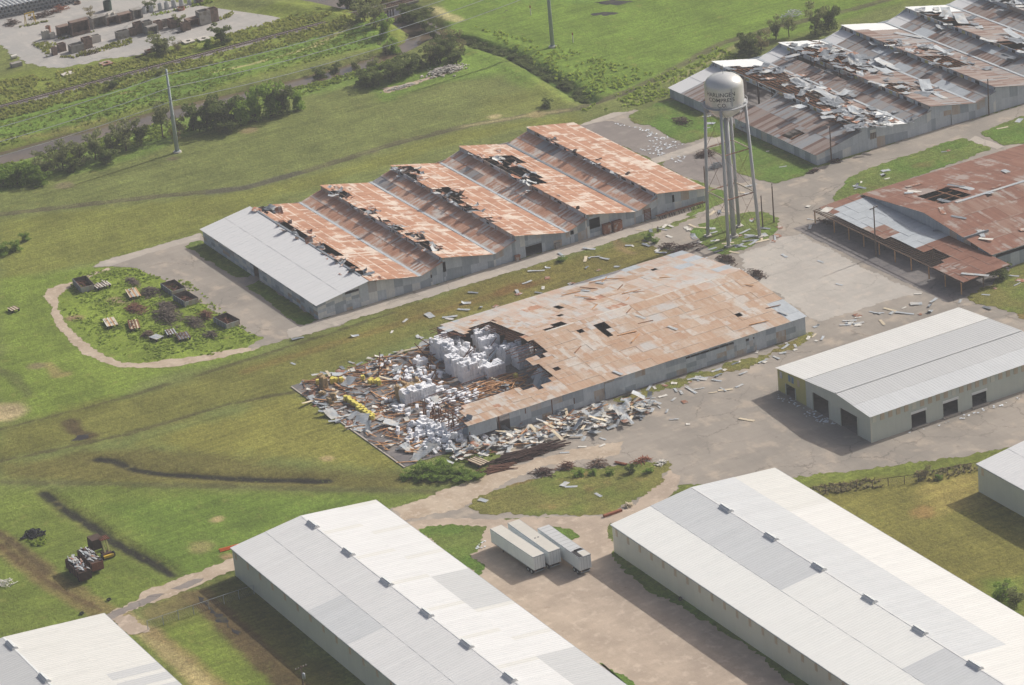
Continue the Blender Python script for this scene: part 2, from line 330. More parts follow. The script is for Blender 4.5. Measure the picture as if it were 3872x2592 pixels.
def fbm(x, y, scale, k=0): return (vnoise(x, y, scale, k)+.5*vnoise(x, y, scale*2.1, (k+1) % 4)+.25*vnoise(x, y, scale*4.3, (k+2) % 4))/1.75
CANAL = [(-199, -170, 4), (-201, -60, 4), (-201, -20, 4.2), (-201, 12, 3.8), (-198.5, 40, 2.6), (-198.7, 62, 2.4), (-200.5, 76, 2.4), (-205, 88, 2.8), (-212, 94, 3), (-224, 95.5, 3), (-240, 93.5, 3), (-262, 87, 3), (-300, 70, 3.5), (-420, 20, 4)]
DITCH = gp('c2', [(800, 265), (980, 290), (1150, 320), (1300, 362), (1450, 440), (1650, 562), (1850, 682)])
LDITCH = [gp('d1', [(640, 60), (760, 70), (900, 130), (1100, 160), (1400, 180), (1700, 195), (2000, 200), (2180, 205)]), gp('d1', [(290, 285), (420, 390), (600, 500), (720, 590), (880, 680), (1020, 750), (1140, 830)])]
def height(px, py):
    d = dline(px, py, CANAL, wid=[c[2] for c in CANAL]); z = -2.4*(1-sstep(d, 0, 5.0))
    side = px < np.interp(py, [-170, 12, 40, 76, 90], [-200, -201, -198.5, -200.5, -206])
    z = z+np.where(side & (py < 84), 1.3*np.exp(-((d-12)/4.)**2), 0.)
    e = dline(px, py, DITCH); z = z-1.5*(1-sstep(e, .6, 3.6))+.35*np.exp(-((e-6)/2.)**2)
    for L in LDITCH: z = z-.35*(1-sstep(dline(px, py, L), .8, 3.2))
    r = np.abs(px+235.5); z = z+.45*(1-sstep(r, 2., 4.5))*(1-np.exp(-((d)/6.)**2))*(d > 0)
    bw = 1-sstep(np.hypot(px+193, (py-88)*.6), 2, 14); z = z+1.2*bw*(d > 3)*(e > 3)
    return z
def hz(x, y): return float(height(np.array([x]), np.array([y]))[0])
def axis(lo, hi, step, far):
    a = list(np.arange(lo, hi+.01, step)); s = step
    while a[-1] < far: s *= 1.35; a.append(a[-1]+s)
    s = step
    while a[0] > -far: s *= 1.35; a.insert(0, a[0]-s)
    return np.array(a)
gx, gy = axis(-345, 215, .85, 1100), axis(-175, 255, .85, 1100)
X, Y = np.meshgrid(gx, gy, indexing='ij'); XF, YF = X.ravel(), Y.ravel()
ZF = height(XF, YF)
# what grows where: (frame, outline, colour, softness m)
base = np.array(lin(111, 117, 73)[:3]); CC = np.tile(base, (len(XF), 1))
NZ = fbm(XF, YF, .09, 0)-.5; NZ2 = fbm(XF, YF, .35, 1)-.5
def paint(poly, c, soft=3., amt=1., rag=7.):
    d = dline(XF, YF, poly, True); d = np.where(pip(XF, YF, poly), -d, d)+NZ*rag+NZ2*rag*.4
    k = (1-sstep(d, -soft, soft))[:, None]*amt; CC[:] = CC*(1-k)+np.array(lin(*c)[:3])*k
def stroke(pts, width, c, soft=.8, amt=1., rag=1.2):
    d = dline(XF, YF, pts)+NZ2*rag; k = (1-sstep(d, width/2-soft, width/2+soft))[:, None]*amt; CC[:] = CC*(1-k)+np.array(lin(*c)[:3])*k
O = lambda p: gp('o', p)
paint([(-700, -300), (-140, -300), (-140, -40), (-112, 40), (-112, 112), (-400, 420), (-700, 420)], (113, 117, 74), 3, .6)
paint([(-262, -260), (-206, -260), (-206, 84), (-230, 100), (-262, 100)], (118, 126, 66), 2, 1., 6)
paint([(-228, -260), (-209, -260), (-209, 60), (-206, 80), (-228, 84)], (106, 130, 62), 2, .9, 4)
paint([(-196, -260), (-183, -260), (-172, -20), (-184, 40), (-178, 75), (-192, 70)], (112, 132, 68), 2, .8, 7)
paint(O([(900, -40), (1010, 0), (1020, 80), (1060, 108), (1180, 125), (1300, 200), (1350, 232), (1450, 215), (1550, 170), (1700, 100), (1850, 70), (2000, 20), (2342, -80), (2000, -400), (900, -300)]), (108, 128, 58), 3, 1., 8)
paint(O([(1110, 5), (1330, 10), (1480, 0), (1500, -30), (1100, -40)]), (104, 130, 66), 3, .6, 9)
paint(O([(830, 190), (1060, 115), (1110, 112), (1340, 235), (1240, 240), (1160, 170), (1000, 190), (880, 230)]), (112, 134, 64), 3, .9, 5)
paint(O([(1130, 230), (1250, 180), (1330, 240), (1200, 262), (1100, 280)]), (120, 122, 72), 4, .8, 8)
paint(O([(0, 505), (500, 450), (720, 400), (1060, 300), (1320, 255), (1330, 285), (1190, 290), (1040, 330), (890, 378), (720, 430), (560, 475), (455, 530), (220, 600), (0, 650)]), (122, 122, 66), 3, .85, 7)
paint(O([(0, 640), (230, 605), (440, 545), (460, 580), (640, 740), (600, 810), (400, 850), (300, 905), (180, 960), (0, 965)]), (116, 130, 62), 3, 1., 6)
paint(O([(130, 680), (180, 620), (300, 612), (430, 640), (540, 730), (600, 775), (480, 820), (320, 832), (230, 800), (150, 730)]), (124, 138, 62), 2, .8, 6)
paint(O([(0, 975), (300, 905), (570, 825), (900, 715), (1240, 600), (1540, 540), (1565, 580), (1380, 640), (1010, 745), (680, 890), (350, 985), (0, 1050)]), (113, 110, 63), 3, .95, 6)
paint(O([(900, 720), (1240, 605), (1530, 545), (1560, 575), (1250, 680), (1000, 745)]), (122, 106, 66), 4, .55, 12)
paint(O([(330, 1010), (680, 900), (930, 1050), (900, 1070), (560, 1050)]), (132, 126, 70), 4, .9, 10)
paint(O([(0, 1060), (240, 1030), (380, 1030), (760, 1080), (940, 1085), (1030, 1100), (900, 1125), (400, 1112), (0, 1100)]), (108, 100, 62), 3, .9, 6)
paint(O([(0, 1110), (400, 1118), (880, 1128), (1020, 1130), (880, 1170), (530, 1300), (250, 1420), (-60, 1560), (-100, 1200)]), (108, 119, 60), 3, .95, 8)
paint(O([(240, 1160), (500, 1130), (860, 1140), (700, 1190), (530, 1290), (400, 1330)]), (104, 124, 58), 4, .8, 9)
paint(O([(330, 1420), (540, 1320), (800, 1568), (900, 1800), (500, 1800)]), (98, 94, 56), 3, .9, 6)
paint(O([(300, 1455), (470, 1400), (700, 1600), (600, 1700)]), (112, 124, 60), 4, .9, 6)
paint(O([(1840, 1100), (2342, 1015), (2500, 980), (2700, 1500), (2400, 1600), (1850, 1140)]), (120, 113, 66), 4, 1., 8)
paint(O([(1560, 1112), (1800, 1085), (2000, 1065), (2342, 1010), (2342, 1045), (1900, 1110), (1560, 1130)]), (116, 124, 64), 2, .9, 4)
paint(O([(2100, 1110), (2240, 1080), (2240, 1160), (2140, 1180)]), (158, 140, 92), 3, .8, 9)
paint(O([(2260, 1330), (2342, 1320), (2342, 1410), (2290, 1400)]), (108, 128, 62), 3, .8, 5)
trk = O([(-60, 500), (0, 491), (300, 456), (560, 430), (700, 392), (900, 330), (1060, 290), (1200, 266), (1320, 250), (1400, 225), (1500, 180), (1650, 100), (1760, 66), (1950, 22), (2100, -20)])
stroke(trk, 2.8, (104, 98, 82), .7, .75); stroke([(x+.9, y, z) for x, y, z in trk], .9, (84, 76, 68), .5, .8); stroke([(x-.9, y, z) for x, y, z in trk], .9, (92, 84, 72), .5, .7)
stroke(O([(480, 440), (560, 430), (680, 397)]), 3.6, (88, 84, 80), .8, .8); stroke(O([(1060, 290), (1200, 266), (1300, 252)]), 1.6, (168, 152, 128), .6, .6); stroke(O([(1490, 195), (1560, 175), (1640, 130), (1700, 95)]), 1.8, (150, 140, 112), .7, .7)
for L, wd, c, a in [(O([(0, 983), (300, 906), (570, 822), (900, 716)]), 1.2, (78, 72, 52), .8), (O([(0, 1056), (300, 991), (520, 926), (690, 893)]), 1.3, (84, 78, 58), .85), (O([(560, 850), (900, 745), (1250, 640)]), 3, (124, 92, 62), .4),
                    (O([(0, 1103), (300, 1108), (700, 1118), (1000, 1125)]), 2.2, (92, 88, 66), .7), (O([(-20, 1225), (120, 1330), (250, 1410)]), 6, (126, 106, 82), .75), (O([(-10, 1215), (60, 1265), (110, 1310)]), 1.6, (86, 70, 60), .8), (O([(-10, 1240), (60, 1295), (140, 1350), (230, 1395)]), 1.6, (92, 72, 60), .8),
                    (gp('d1', [(820, 1110), (960, 1210), (1100, 1330), (1300, 1500), (1500, 1700)]), 4, (166, 146, 120), .85), (gp('d1', [(1000, 1200), (1200, 1330), (1380, 1480), (1600, 1700)]), 2.2, (140, 118, 92), .6),
                    (gp('d1', [(1300, 970), (1450, 1090), (1600, 1240), (1760, 1400), (1950, 1580), (2200, 1800)]), 5.5, (92, 74, 60), .9), (gp('d1', [(1040, 1080), (1200, 1000), (1320, 975)]), 6, (124, 108, 82), .7),
                    (gp('c4', [(480, 1440), (520, 1500), (620, 1530)]), 4, (74, 60, 50), .9), (gp('c4', [(0, 1080), (100, 1140), (200, 1250)]), 3, (92, 94, 62), .7), (gp('c4', [(330, 1040), (390, 1120), (460, 1110)]), 2.5, (156, 134, 104), .7),
                    (gp('c1', [(1460, 505), (1700, 450), (1950, 385), (2200, 300)]), 2.6, (186, 172, 140), .85), (gp('c1', [(0, 960), (300, 905), (700, 800)]), 1.6, (160, 142, 104), .5), (gp('c2', [(0, 300), (160, 220), (230, 190)]), 2.4, (176, 160, 128), .7), (gp('c2', [(800, 60), (860, 100), (950, 135)]), 4, (186, 172, 140), .8),
                    (gp('e7', [(600, 950), (700, 1100), (860, 1170)]), 2.5, (142, 118, 94), .8), (gp('c5', [(1480, 340), (1560, 300), (1640, 290)]), 4, (116, 84, 58), .7)]:
    stroke(L, wd, c, min(.9, wd*.3), a, 1.6)
for L in LDITCH: stroke(L, 4.6, (98, 88, 60), 1.4, .45, 2); stroke(L, 2.3, (42, 40, 42), .5, .97, .8)
for fr, x, y, r, c in [('c2', 1210, 795, 2.4, (172, 154, 128)), ('c2', 1490, 780, 3, (150, 134, 106)), ('d1', 1450, 465, 1.6, (172, 150, 124)), ('d1', 2170, 60, 1.3, (168, 146, 118)), ('c1', 855, 645, 2.4, (150, 132, 104)), ('c1', 1180, 1083, 2, (112, 102, 86)), ('c1', 440, 1265, 3, (122, 112, 94)), ('c1', 1690, 890, 3, (140, 124, 100)), ('d1', 1510, 710, 1.6, (166, 140, 116)), ('c4', 250, 1055, 2.4, (130, 118, 96)), ('c4', 800, 610, 3.2, (140, 124, 104)), ('c4', 500, 725, 2.5, (140, 116, 100)), ('d1', 1340, 650, 3.2, (146, 138, 98)), ('e8', 1320, 690, 3, (146, 118, 82)), ('c4', 20, 1370, 6, (176, 156, 134))]:
    x, y, _ = g(fr, x, y); k = (1-sstep(np.hypot(XF-x, YF-y)+NZ2*2, r*.5, r*1.15))[:, None]; CC[:] = CC*(1-k)+np.array(lin(*c)[:3])*k
d = dline(XF, YF, CANAL, wid=[c[2] for c in CANAL]); k = (1-sstep(d+NZ2*3, .5, 3.2))[:, None]*.85; CC[:] = CC*(1-k)+np.array(lin(96, 88, 62)[:3])*k
e = dline(XF, YF, DITCH); k = (1-sstep(e+NZ2*2, 1.5, 4))[:, None]*.85; CC[:] = CC*(1-k)+np.array(lin(72, 92, 44)[:3])*k
CC *= (1+NZ*.35+NZ2*.3)[:, None]
me = bpy.data.meshes.new('ground'); nx, ny = len(gx), len(gy)
idx = np.arange(nx*ny).reshape(nx, ny); q = np.stack([idx[:-1, :-1], idx[1:, :-1], idx[1:, 1:], idx[:-1, 1:]], -1).reshape(-1, 4)
me.vertices.add(nx*ny); me.vertices.foreach_set('co', np.stack([XF, YF, ZF], -1).astype(np.float32).ravel())
me.loops.add(q.size); me.loops.foreach_set('vertex_index', q.ravel().astype(np.int32)); me.polygons.add(len(q))
me.polygons.foreach_set('loop_start', np.arange(0, q.size, 4, dtype=np.int32)); me.polygons.foreach_set('loop_total', np.full(len(q), 4, np.int32)); me.update()
at = me.color_attributes.new('col', 'FLOAT_COLOR', 'POINT'); at.data.foreach_set('color', np.concatenate([np.clip(CC, 0, 1), np.ones((len(XF), 1))], 1).astype(np.float32).ravel())
me.polygons.foreach_set('use_smooth', [True]*len(me.polygons)); me.materials.append(MATS['grass_field'])
tag(link(bpy.data.objects.new('ground', me)), 'flat grassy ground with mown fields, ruts and bare patches', kind='structure')

def patch(name, pts, mat, z, label, amp=.35, step=.6):
    """a level sheet with a ragged rim"""
    P = []; n = len(pts)
    for i in range(n):
        a, b = pts[i], pts[(i+1) % n]; L = math.hypot(b[0]-a[0], b[1]-a[1]); k = max(1, int(L/step))
        nx_, ny_ = (b[1]-a[1])/(L+1e-6), -(b[0]-a[0])/(L+1e-6)
        for j in range(k):
            t = j/k; x = a[0]+(b[0]-a[0])*t; y = a[1]+(b[1]-a[1])*t
            o_ = ((float(vnoise(x, y, .31, 2))-.5)*2.+(float(vnoise(x, y, 1.1, 3))-.5)*1.4+(random.random()-.5)*1.1)*amp*1.25
            P.append((x+nx_*o_, y+ny_*o_, z))
    o = WB().face(P).build(name, mat); return tag(o, label, kind='structure')
YARD = O([(895, 1168), (1000, 1130), (1060, 1107), (1110, 1083), (1180, 1060), (1060, 1005), (1540, 860), (1845, 765), (1555, 575), (1490, 562), (1470, 548), (1590, 500), (1612, 455), (1500, 350), (1330, 288), (1460, 250), (1500, 262), (1640, 318), (1870, 385), (2110, 305), (2342, 240), (2500, 190), (2500, 1000), (2342, 1018), (2200, 1045), (2000, 1068), (1850, 1090), (1760, 1100), (1560, 1112), (1500, 1150), (1440, 1175), (1390, 1185), (1250, 1185), (1060, 1195), (930, 1200)])
patch('asphalt_yard', YARD, 'asphalt', .02, 'worn taupe asphalt yard around the warehouses', .6)
patch('lot', gp('d8', [(1000, 95), (1320, 60), (1700, 190), (1920, 260), (1680, 400), (1500, 310)]), 'old_asphalt', .04, 'dark asphalt lot strewn with white scraps')
patch('lot', gp('c3', [(150, 990), (360, 920), (540, 960), (620, 1045), (700, 1085), (560, 1130), (430, 1110), (270, 1050)]), 'old_asphalt', .045, 'dark asphalt patch beside the water tower lawn')
patch('concrete_road', [(-41.3, -36, 0), (-41.3, 78, 0), (-36.5, 78, 0), (-35.7, 50, 0), (-35.7, -38, 0)], 'concrete', .04, 'pale concrete drive along the rusty sawtooth warehouse', .3)
patch('concrete_road', gp('d8', [(1030, 100), (1320, -10), (1440, -10), (1250, 55), (1100, 95)]), 'concrete', .05, 'pale concrete strip behind the far lot', .2)
patch('concrete_road', gp('c3', [(90, 960), (520, 820), (530, 850), (300, 935), (130, 985)]), 'concrete', .052, 'narrow grey concrete path crossing the lot', .2)
patch('concrete_road', gp('c3', [(2000, 850), (2050, 820), (2230, 885), (2180, 900)]), 'concrete', .07, 'short concrete walk between two lawns', .15)
patch('left_yard', gp('c4', [(625, 380), (680, 345), (1360, 150), (1420, 200), (2200, 745), (2343, 700), (2343, 770), (1800, 915), (1730, 945), (1690, 925), (1800, 870), (1640, 805), (1480, 690), (1320, 600), (1120, 475), (940, 395), (880, 378)]), 'asphalt', .03, 'pale asphalt yard beside the white roofed bay', .4)
patch('concrete_road', gp('c4', [(640, 378), (690, 343), (1362, 150), (1364, 195), (1000, 290), (860, 335), (760, 375)]), 'concrete', .045, 'pale concrete strip along the edge of the left yard', .2)
for P_ in ([(1270, 240), (1300, 212), (1366, 200), (1725, 425), (1690, 450), (1600, 452)], [(1685, 515), (1765, 470), (2172, 742), (2075, 775), (2030, 772)]):
    patch('grass_verge', gp('c4', P_), 'grass_lawn', .06, 'strip of grass along the patched metal wall', .3)
patch('gravel_path', gp('c4', [(740, 385), (600, 428), (490, 478), (400, 500), (310, 530), (310, 590), (345, 640), (350, 700), (400, 790), (480, 890), (580, 975), (690, 1030), (820, 1062), (960, 1068), (1150, 1062), (1350, 1030), (1520, 990), (1740, 945), (1720, 920), (1500, 955), (1330, 990), (1150, 1010), (960, 1038), (830, 1030), (720, 985), (620, 920), (530, 850), (450, 770), (410, 700), (385, 640), (400, 580), (450, 535), (520, 490), (620, 450), (750, 395)]), 'gravel', .025, 'tan gravel loop path round the junk patch', .35)
patch('concrete_apron', gp('c7', [(-200, 1000), (-60, 960), (60, 900), (250, 850), (800, 1150), (1150, 1290), (950, 1330), (680, 1420), (380, 1500), (280, 1450), (-180, 1130)]), 'apron', .05, 'pale broken concrete apron beside the collapsed warehouse', .5)
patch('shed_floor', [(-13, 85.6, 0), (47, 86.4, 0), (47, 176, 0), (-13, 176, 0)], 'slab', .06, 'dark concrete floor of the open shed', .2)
patch('tower_lawn', O([(1580, 530), (1600, 512), (1650, 495), (1700, 488), (1745, 485), (1780, 500), (1783, 520), (1760, 545), (1700, 572), (1660, 582), (1630, 575), (1600, 555)]), 'grass_lawn', .08, 'round lawn under the water tower', .4)
for P_, l in (([(-40, 700), (130, 622), (230, 605), (430, 690), (640, 770), (540, 810), (430, 830), (300, 870), (100, 760), (0, 745)], 'lawn behind the asphalt lot'), ([(455, 900), (600, 830), (700, 800), (1100, 1000), (1010, 1060), (850, 1105), (700, 1080), (620, 1040), (560, 960)], 'lawn below the brown striped roof'),
              ([(1200, 1190), (1260, 1100), (1300, 1070), (1420, 1010), (1600, 950), (1900, 850), (1990, 835), (2140, 900), (1950, 970), (1380, 1180), (1210, 1225)], 'lawn along the red roofed shed'), ([(2070, 800), (2343, 700), (2450, 660), (2450, 860), (2220, 880)], 'lawn beyond the short walk'), ([(260, 1050), (420, 1110), (540, 1160), (545, 1220), (330, 1310), (300, 1300), (410, 1200)], 'verge at the end of the rusty sawtooth warehouse')):
    patch('lawn', gp('c3', P_), 'grass_lawn', .09, l, .4)
patch('lawn', gp('c6', [(400, 1215), (600, 1150), (960, 1040), (1120, 1000), (1450, 900), (1560, 860), (1740, 770), (1790, 750), (1780, 790), (1600, 890), (1300, 1010), (1000, 1080), (700, 1180), (500, 1260), (410, 1240)]), 'grass_dry', .06, 'weedy strip along the collapsed warehouse wall', .8)
patch('lawn', O([(1062, 1160), (1130, 1122), (1200, 1098), (1300, 1075), (1525, 1056), (1532, 1075), (1500, 1112), (1450, 1150), (1390, 1178), (1200, 1178), (1110, 1175)]), 'grass_dry', .06, 'grass island between the two dirt roads', .6)
patch('lawn', gp('c7', [(1500, 1330), (1560, 1290), (1760, 1150), (1905, 1060), (2000, 1040), (2000, 1520), (1905, 1475), (1750, 1400), (1560, 1370)]), 'grass_dry', .07, 'dry grass beside the open shed corner', .6)
patch('dirt_yard', O([(925, 1195), (1060, 1186), (1130, 1188), (1250, 1184), (1385, 1182), (1408, 1262)])+[(215, -36.5, 0), (215, -66, 0), (64, -66, 0)], 'dirt', .03, 'pale bare dirt yard between the long white warehouses', .5)
patch('dirt_track', O([(1385, 1190), (1440, 1160), (1500, 1112), (1528, 1072), (1560, 1090), (1550, 1118), (1500, 1160), (1450, 1180), (1420, 1200)]), 'dirt', .045, 'short dirt track joining the two yards', .4)
patch('dirt_track', O([(900, 1165), (1060, 1105), (1110, 1083), (1290, 1034), (1420, 1010), (1420, 1040), (1240, 1066), (1130, 1122), (1062, 1160), (930, 1190)]), 'gravel', .04, 'pale dirt road curving past the rubble', .5)
patch('lawn', gp('d3', [(150, 640), (172, 605), (530, 840), (1300, 1330), (1400, 1400), (1200, 1400), (900, 1130), (560, 925), (330, 800), (200, 690)]), 'grass_lawn', .06, 'strip of grass at the foot of the big white warehouse', .5)
patch('lawn', gp('d2', [(1140, 440), (1230, 425), (1400, 420), (1530, 430), (1500, 480), (1500, 555), (1440, 578), (1520, 640), (1480, 700), (1300, 580)]), 'grass_lawn', .06, 'grass patch beside the parked trailers', .5)
patch('lawn', gp('d2', [(1880, 425), (1980, 440), (2025, 480), (2000, 502), (1900, 470)]), 'grass_lawn', .06, 'small grass patch behind the parked trailers', .4)
patch('lawn', gp('d2', [(2150, 1180), (2343, 1290), (2450, 1400), (2300, 1400)]), 'grass_lawn', .06, 'grass sliver at the edge of the dirt yard', .4)
patch('access_road', gp('d1', [(690, 1110), (830, 1030), (1000, 930), (1350, 800), (1550, 722), (1800, 640), (1800, 700), (1575, 790), (1350, 890), (1000, 1022), (740, 1135)]), 'gravel', .04, 'narrow gravel access road between white warehouses', .5)
patch('access_road', gp('d1', [(705, 1105), (850, 1030), (1000, 975), (1090, 960), (1060, 985), (900, 1060), (740, 1130)]), 'old_asphalt', .055, 'worn grey asphalt strip on the access road', .3)
patch('access_road', gp('d1', [(1140, 930), (1250, 880), (1360, 855), (1330, 885), (1200, 930)]), 'old_asphalt', .055, 'grey asphalt remnant on the access road', .3)
patch('dirt_track', gp('d1', [(735, 1130), (850, 1100), (960, 1170), (1010, 1215), (900, 1230), (830, 1210)]), 'dirt', .05, 'pale dirt turning beside the off white roof', .5)
patch('pipe_yard', gp('c1', [(-200, 200), (-60, 270), (0, 310), (90, 370), (200, 440), (330, 470), (460, 458), (700, 408), (1000, 365), (1250, 290), (1430, 250), (1600, 222), (1870, 160), (1990, 85), (1900, 50), (1700, 0), (1500, -60), (900, -200), (0, -200)]), 'grey_yard', .03, 'grey paved storage yard for precast concrete', .6)
# canal water, wet ditches and puddles
mb = WB(); prev = None
for i in range(len(CANAL)-1):
    (x1, y1, w1), (x2, y2, w2) = CANAL[i], CANAL[i+1]
    for j in range(6):
        t = j/6; x = x1+(x2-x1)*t; y = y1+(y2-y1)*t; dx, dy = x2-x1, y2-y1; L = math.hypot(dx, dy); ww = w1+(w2-w1)*t+2.0
        a, b = (x-dy/L*ww, y+dx/L*ww, -1.75), (x+dy/L*ww, y-dx/L*ww, -1.75)
        if prev: mb.face([prev[0], prev[1], b, a])
        prev = (a, b)
tag(mb.build('canal_water', 'water'), 'brown canal water', kind='structure')
for fr, P_, l in (('c4', [(470, 1568), (520, 1525), (620, 1510), (600, 1540), (540, 1568)], 'dark puddle on the mown field'), ('c2', [(1225, 95), (1300, 68), (1280, 88)], 'small pool in the green meadow'), ('c2', [(1880, 15), (2000, 5), (2150, 12), (2050, 35), (1920, 30)], 'wide shallow pool in the green meadow'), ('c2', [(1860, 100), (1960, 85), (2060, 90), (1960, 112)], 'narrow shallow pool in the green meadow'),
                   ('d1', [(1310, 975), (1350, 990), (1420, 1060), (1600, 1230), (1580, 1240), (1420, 1110), (1330, 1020)], 'narrow puddle in the muddy strip')):
    patch('puddle', gp(fr, P_), 'ditch_water', -.17 if ('hollow' in l or 'ditch' in l) else .03, l, .5, .8)
# ------------------------------------------------------------------ buildings: sheets of roof and wall
_pan = {}
def panel_mesh(lu, lv, th, mat, ribs=0):
    """one roof sheet: u along the building, v up the slope, lower edge at v = 0; optional standing seams"""
    k = (round(lu, 2), round(lv, 2), th, mat, ribs)
    if k not in _pan:
        m = MB(); A = [(0, 0), (lu, 0), (lu, lv), (0, lv)]
        m.face([(u, v, th) for u, v in A], A); m.face([(u, v, 0) for u, v in reversed(A)], list(reversed(A)))
        for i in range(4):
            a, b = A[i], A[(i+1) % 4]; m.face([(a[0], a[1], 0), (b[0], b[1], 0), (b[0], b[1], th), (a[0], a[1], th)], [a, b, b, a])
        for r in range(ribs):
            x = lu*(r+.5)/ribs
            m.face([(x-.05, 0, th), (x, 0, th+.03), (x, lv, th+.03), (x-.05, lv, th)], [(x, 0), (x, 0), (x, lv), (x, lv)])
            m.face([(x, 0, th+.03), (x+.05, 0, th), (x+.05, lv, th), (x, lv, th+.03)], [(x, 0), (x, 0), (x, lv), (x, lv)])
        _pan[k] = m.mesh('roof_panel', mat)
    return _pan[k]
def frame_m(o, u, v, parent):
    u, v = Vector(u).normalized(), Vector(v).normalized(); n = u.cross(v)
    if n.z < 0: u, n = u, -n
    R = Matrix((u, v, n)).transposed().to_4x4()
    return Matrix.Translation(Vector(o)-(parent.location if parent else Vector())) @ R
def roof(parent, ax, a0, a1, low, high, rows, pick, th=.04, ribs=0, lift=.05, name='roof_panel', sub=None, jit=.0):
    """sheets on one slope. ax: 'x' or 'y' is the ridge direction, low/high = (across, z). rows = [(f0, f1, n)] from the lower edge;
    pick(row, i, ca, cc) gives the material, or None for a gap; sub(...) True cuts the sheet into small ones first"""
    dv = Vector((high[0]-low[0], high[1]-low[1])); L = dv.length
    P3 = (lambda a, c, z: Vector((a, c, z))) if ax == 'x' else (lambda a, c, z: Vector((c, a, z)))
    U = P3(1, 0, 0)-P3(0, 0, 0); V = (P3(0, high[0], high[1])-P3(0, low[0], low[1])).normalized(); N = U.cross(V)
    if N.z < 0: U = -U; N = -N; flip = True
    else: flip = False
    cnt = 0
    for ri, (f0, f1, n) in enumerate(rows):
        for i in range(n):
            s0, s1 = a0+(a1-a0)*i/n, a0+(a1-a0)*(i+1)/n
            cells = [(s0, s1, f0, f1)]
            cc = low[0]+(high[0]-low[0])*(f0+f1)/2
            if sub and sub((s0+s1)/2, cc):
                ku, kv = max(2, round((s1-s0)/1.5)), max(2, round((f1-f0)*L/1.6))
                cells = [(s0+(s1-s0)*p/ku, s0+(s1-s0)*(p+1)/ku, f0+(f1-f0)*q_/kv, f0+(f1-f0)*(q_+1)/kv) for p in range(ku) for q_ in range(kv)]
            for (c0, c1, h0, h1) in cells:
                ca = (c0+c1)/2; cc = low[0]+(high[0]-low[0])*(h0+h1)/2; mat = pick(ri, i, ca, cc)
                if not mat: continue
                lu, lv = (c1-c0)+.0, (h1-h0)*L+(.12 if h0 > 0 else 0.)
                off = lift+(.006*((i+ri) % 3) if ribs else .018*((i+ri) % 3)+random.random()*.02)+.03*ri
                base = P3(c1 if flip else c0, low[0], low[1])+V*(h0*L-(.12 if h0 > 0 else 0))+N*off
                if len(cells) > 1 or jit: base = base+N*random.random()*.04
                o = simple(name, panel_mesh(lu, lv, th, mat, ribs), frame_m(base, U, V, parent), parent)
                cnt += 1
    return cnt
def wall(parent, ax, at, a0, a1, ztop, pw, pick, rows=1, holes=(), out=1, th=.1, z0=0., brk=(), name='wall_panel', hgt=None):
    """upright sheets. ax = direction of run, at = fixed coordinate, ztop(a) roof line; holes = [(a0, a1, z0, z1)] openings"""
    n = max(1, round((a1-a0)/pw)); cuts = sorted(set([round(a0+(a1-a0)*i/n, 3) for i in range(n+1)]+[h for q in holes for h in q[:2]]+list(brk)))
    cuts = [c for c in cuts if a0-.001 <= c <= a1+.001]
    for i in range(len(cuts)-1):
        s0, s1 = cuts[i], cuts[i+1]; sm = (s0+s1)/2
        if s1-s0 < .05: continue
        spans = [(z0, None)]
        for (h0, h1, hz0, hz1) in holes:
            if h0-.01 <= sm <= h1+.01:
                spans = ([(z0, hz0)] if hz0 > z0+.05 else [])+[(hz1, None)]
        t0, t1 = ztop(s0+.001), ztop(s1-.001)
        for zb, zt in spans:
            for r in range(rows):
                ta, tb = (t0, t1) if zt is None else (zt, zt)
                if ta-zb < .05 and tb-zb < .05: continue
                A0, A1 = zb+(ta-zb)*r/rows, zb+(ta-zb)*(r+1)/rows; B0, B1 = zb+(tb-zb)*r/rows, zb+(tb-zb)*(r+1)/rows
                mat = pick(i, r, sm, (A0+A1)/2)
                if not mat: continue
                j = random.random()*.03*out; f = at+j; b = at-th*out
                Q = lambda a, d, z: (a, d, z) if ax == 'x' else (d, a, z)
                m = WB(); F = [Q(s0, f, A0), Q(s1, f, B0), Q(s1, f, B1), Q(s0, f, A1)]; B = [Q(s0, b, A0), Q(s1, b, B0), Q(s1, b, B1), Q(s0, b, A1)]
                uvf = [(s0, A0), (s1, B0), (s1, B1), (s0, A1)]
                m.face(F, uvf); m.face(B[::-1], uvf[::-1])
                for k in range(4):
                    kk = (k+1) % 4; m.face([F[kk], F[k], B[k], B[kk]], [uvf[kk], uvf[k], uvf[k], uvf[kk]])
                m.build(name, mat, parent)
def prof(pts):
    xs = [p[0] for p in pts]; zs = [p[1] for p in pts]
    return lambda a: float(np.interp(a, xs, zs))
def beam(parent, p, q_, wd, mat, name='rafter', ht=None): return WB().bar(p, q_, wd, ht).build(name, mat, parent)
def wchoice(*a):
    k = random.random()*sum(w_ for _, w_ in a)
    for m_, w_ in a:
        k -= w_
        if k <= 0: return m_
    return a[-1][0]
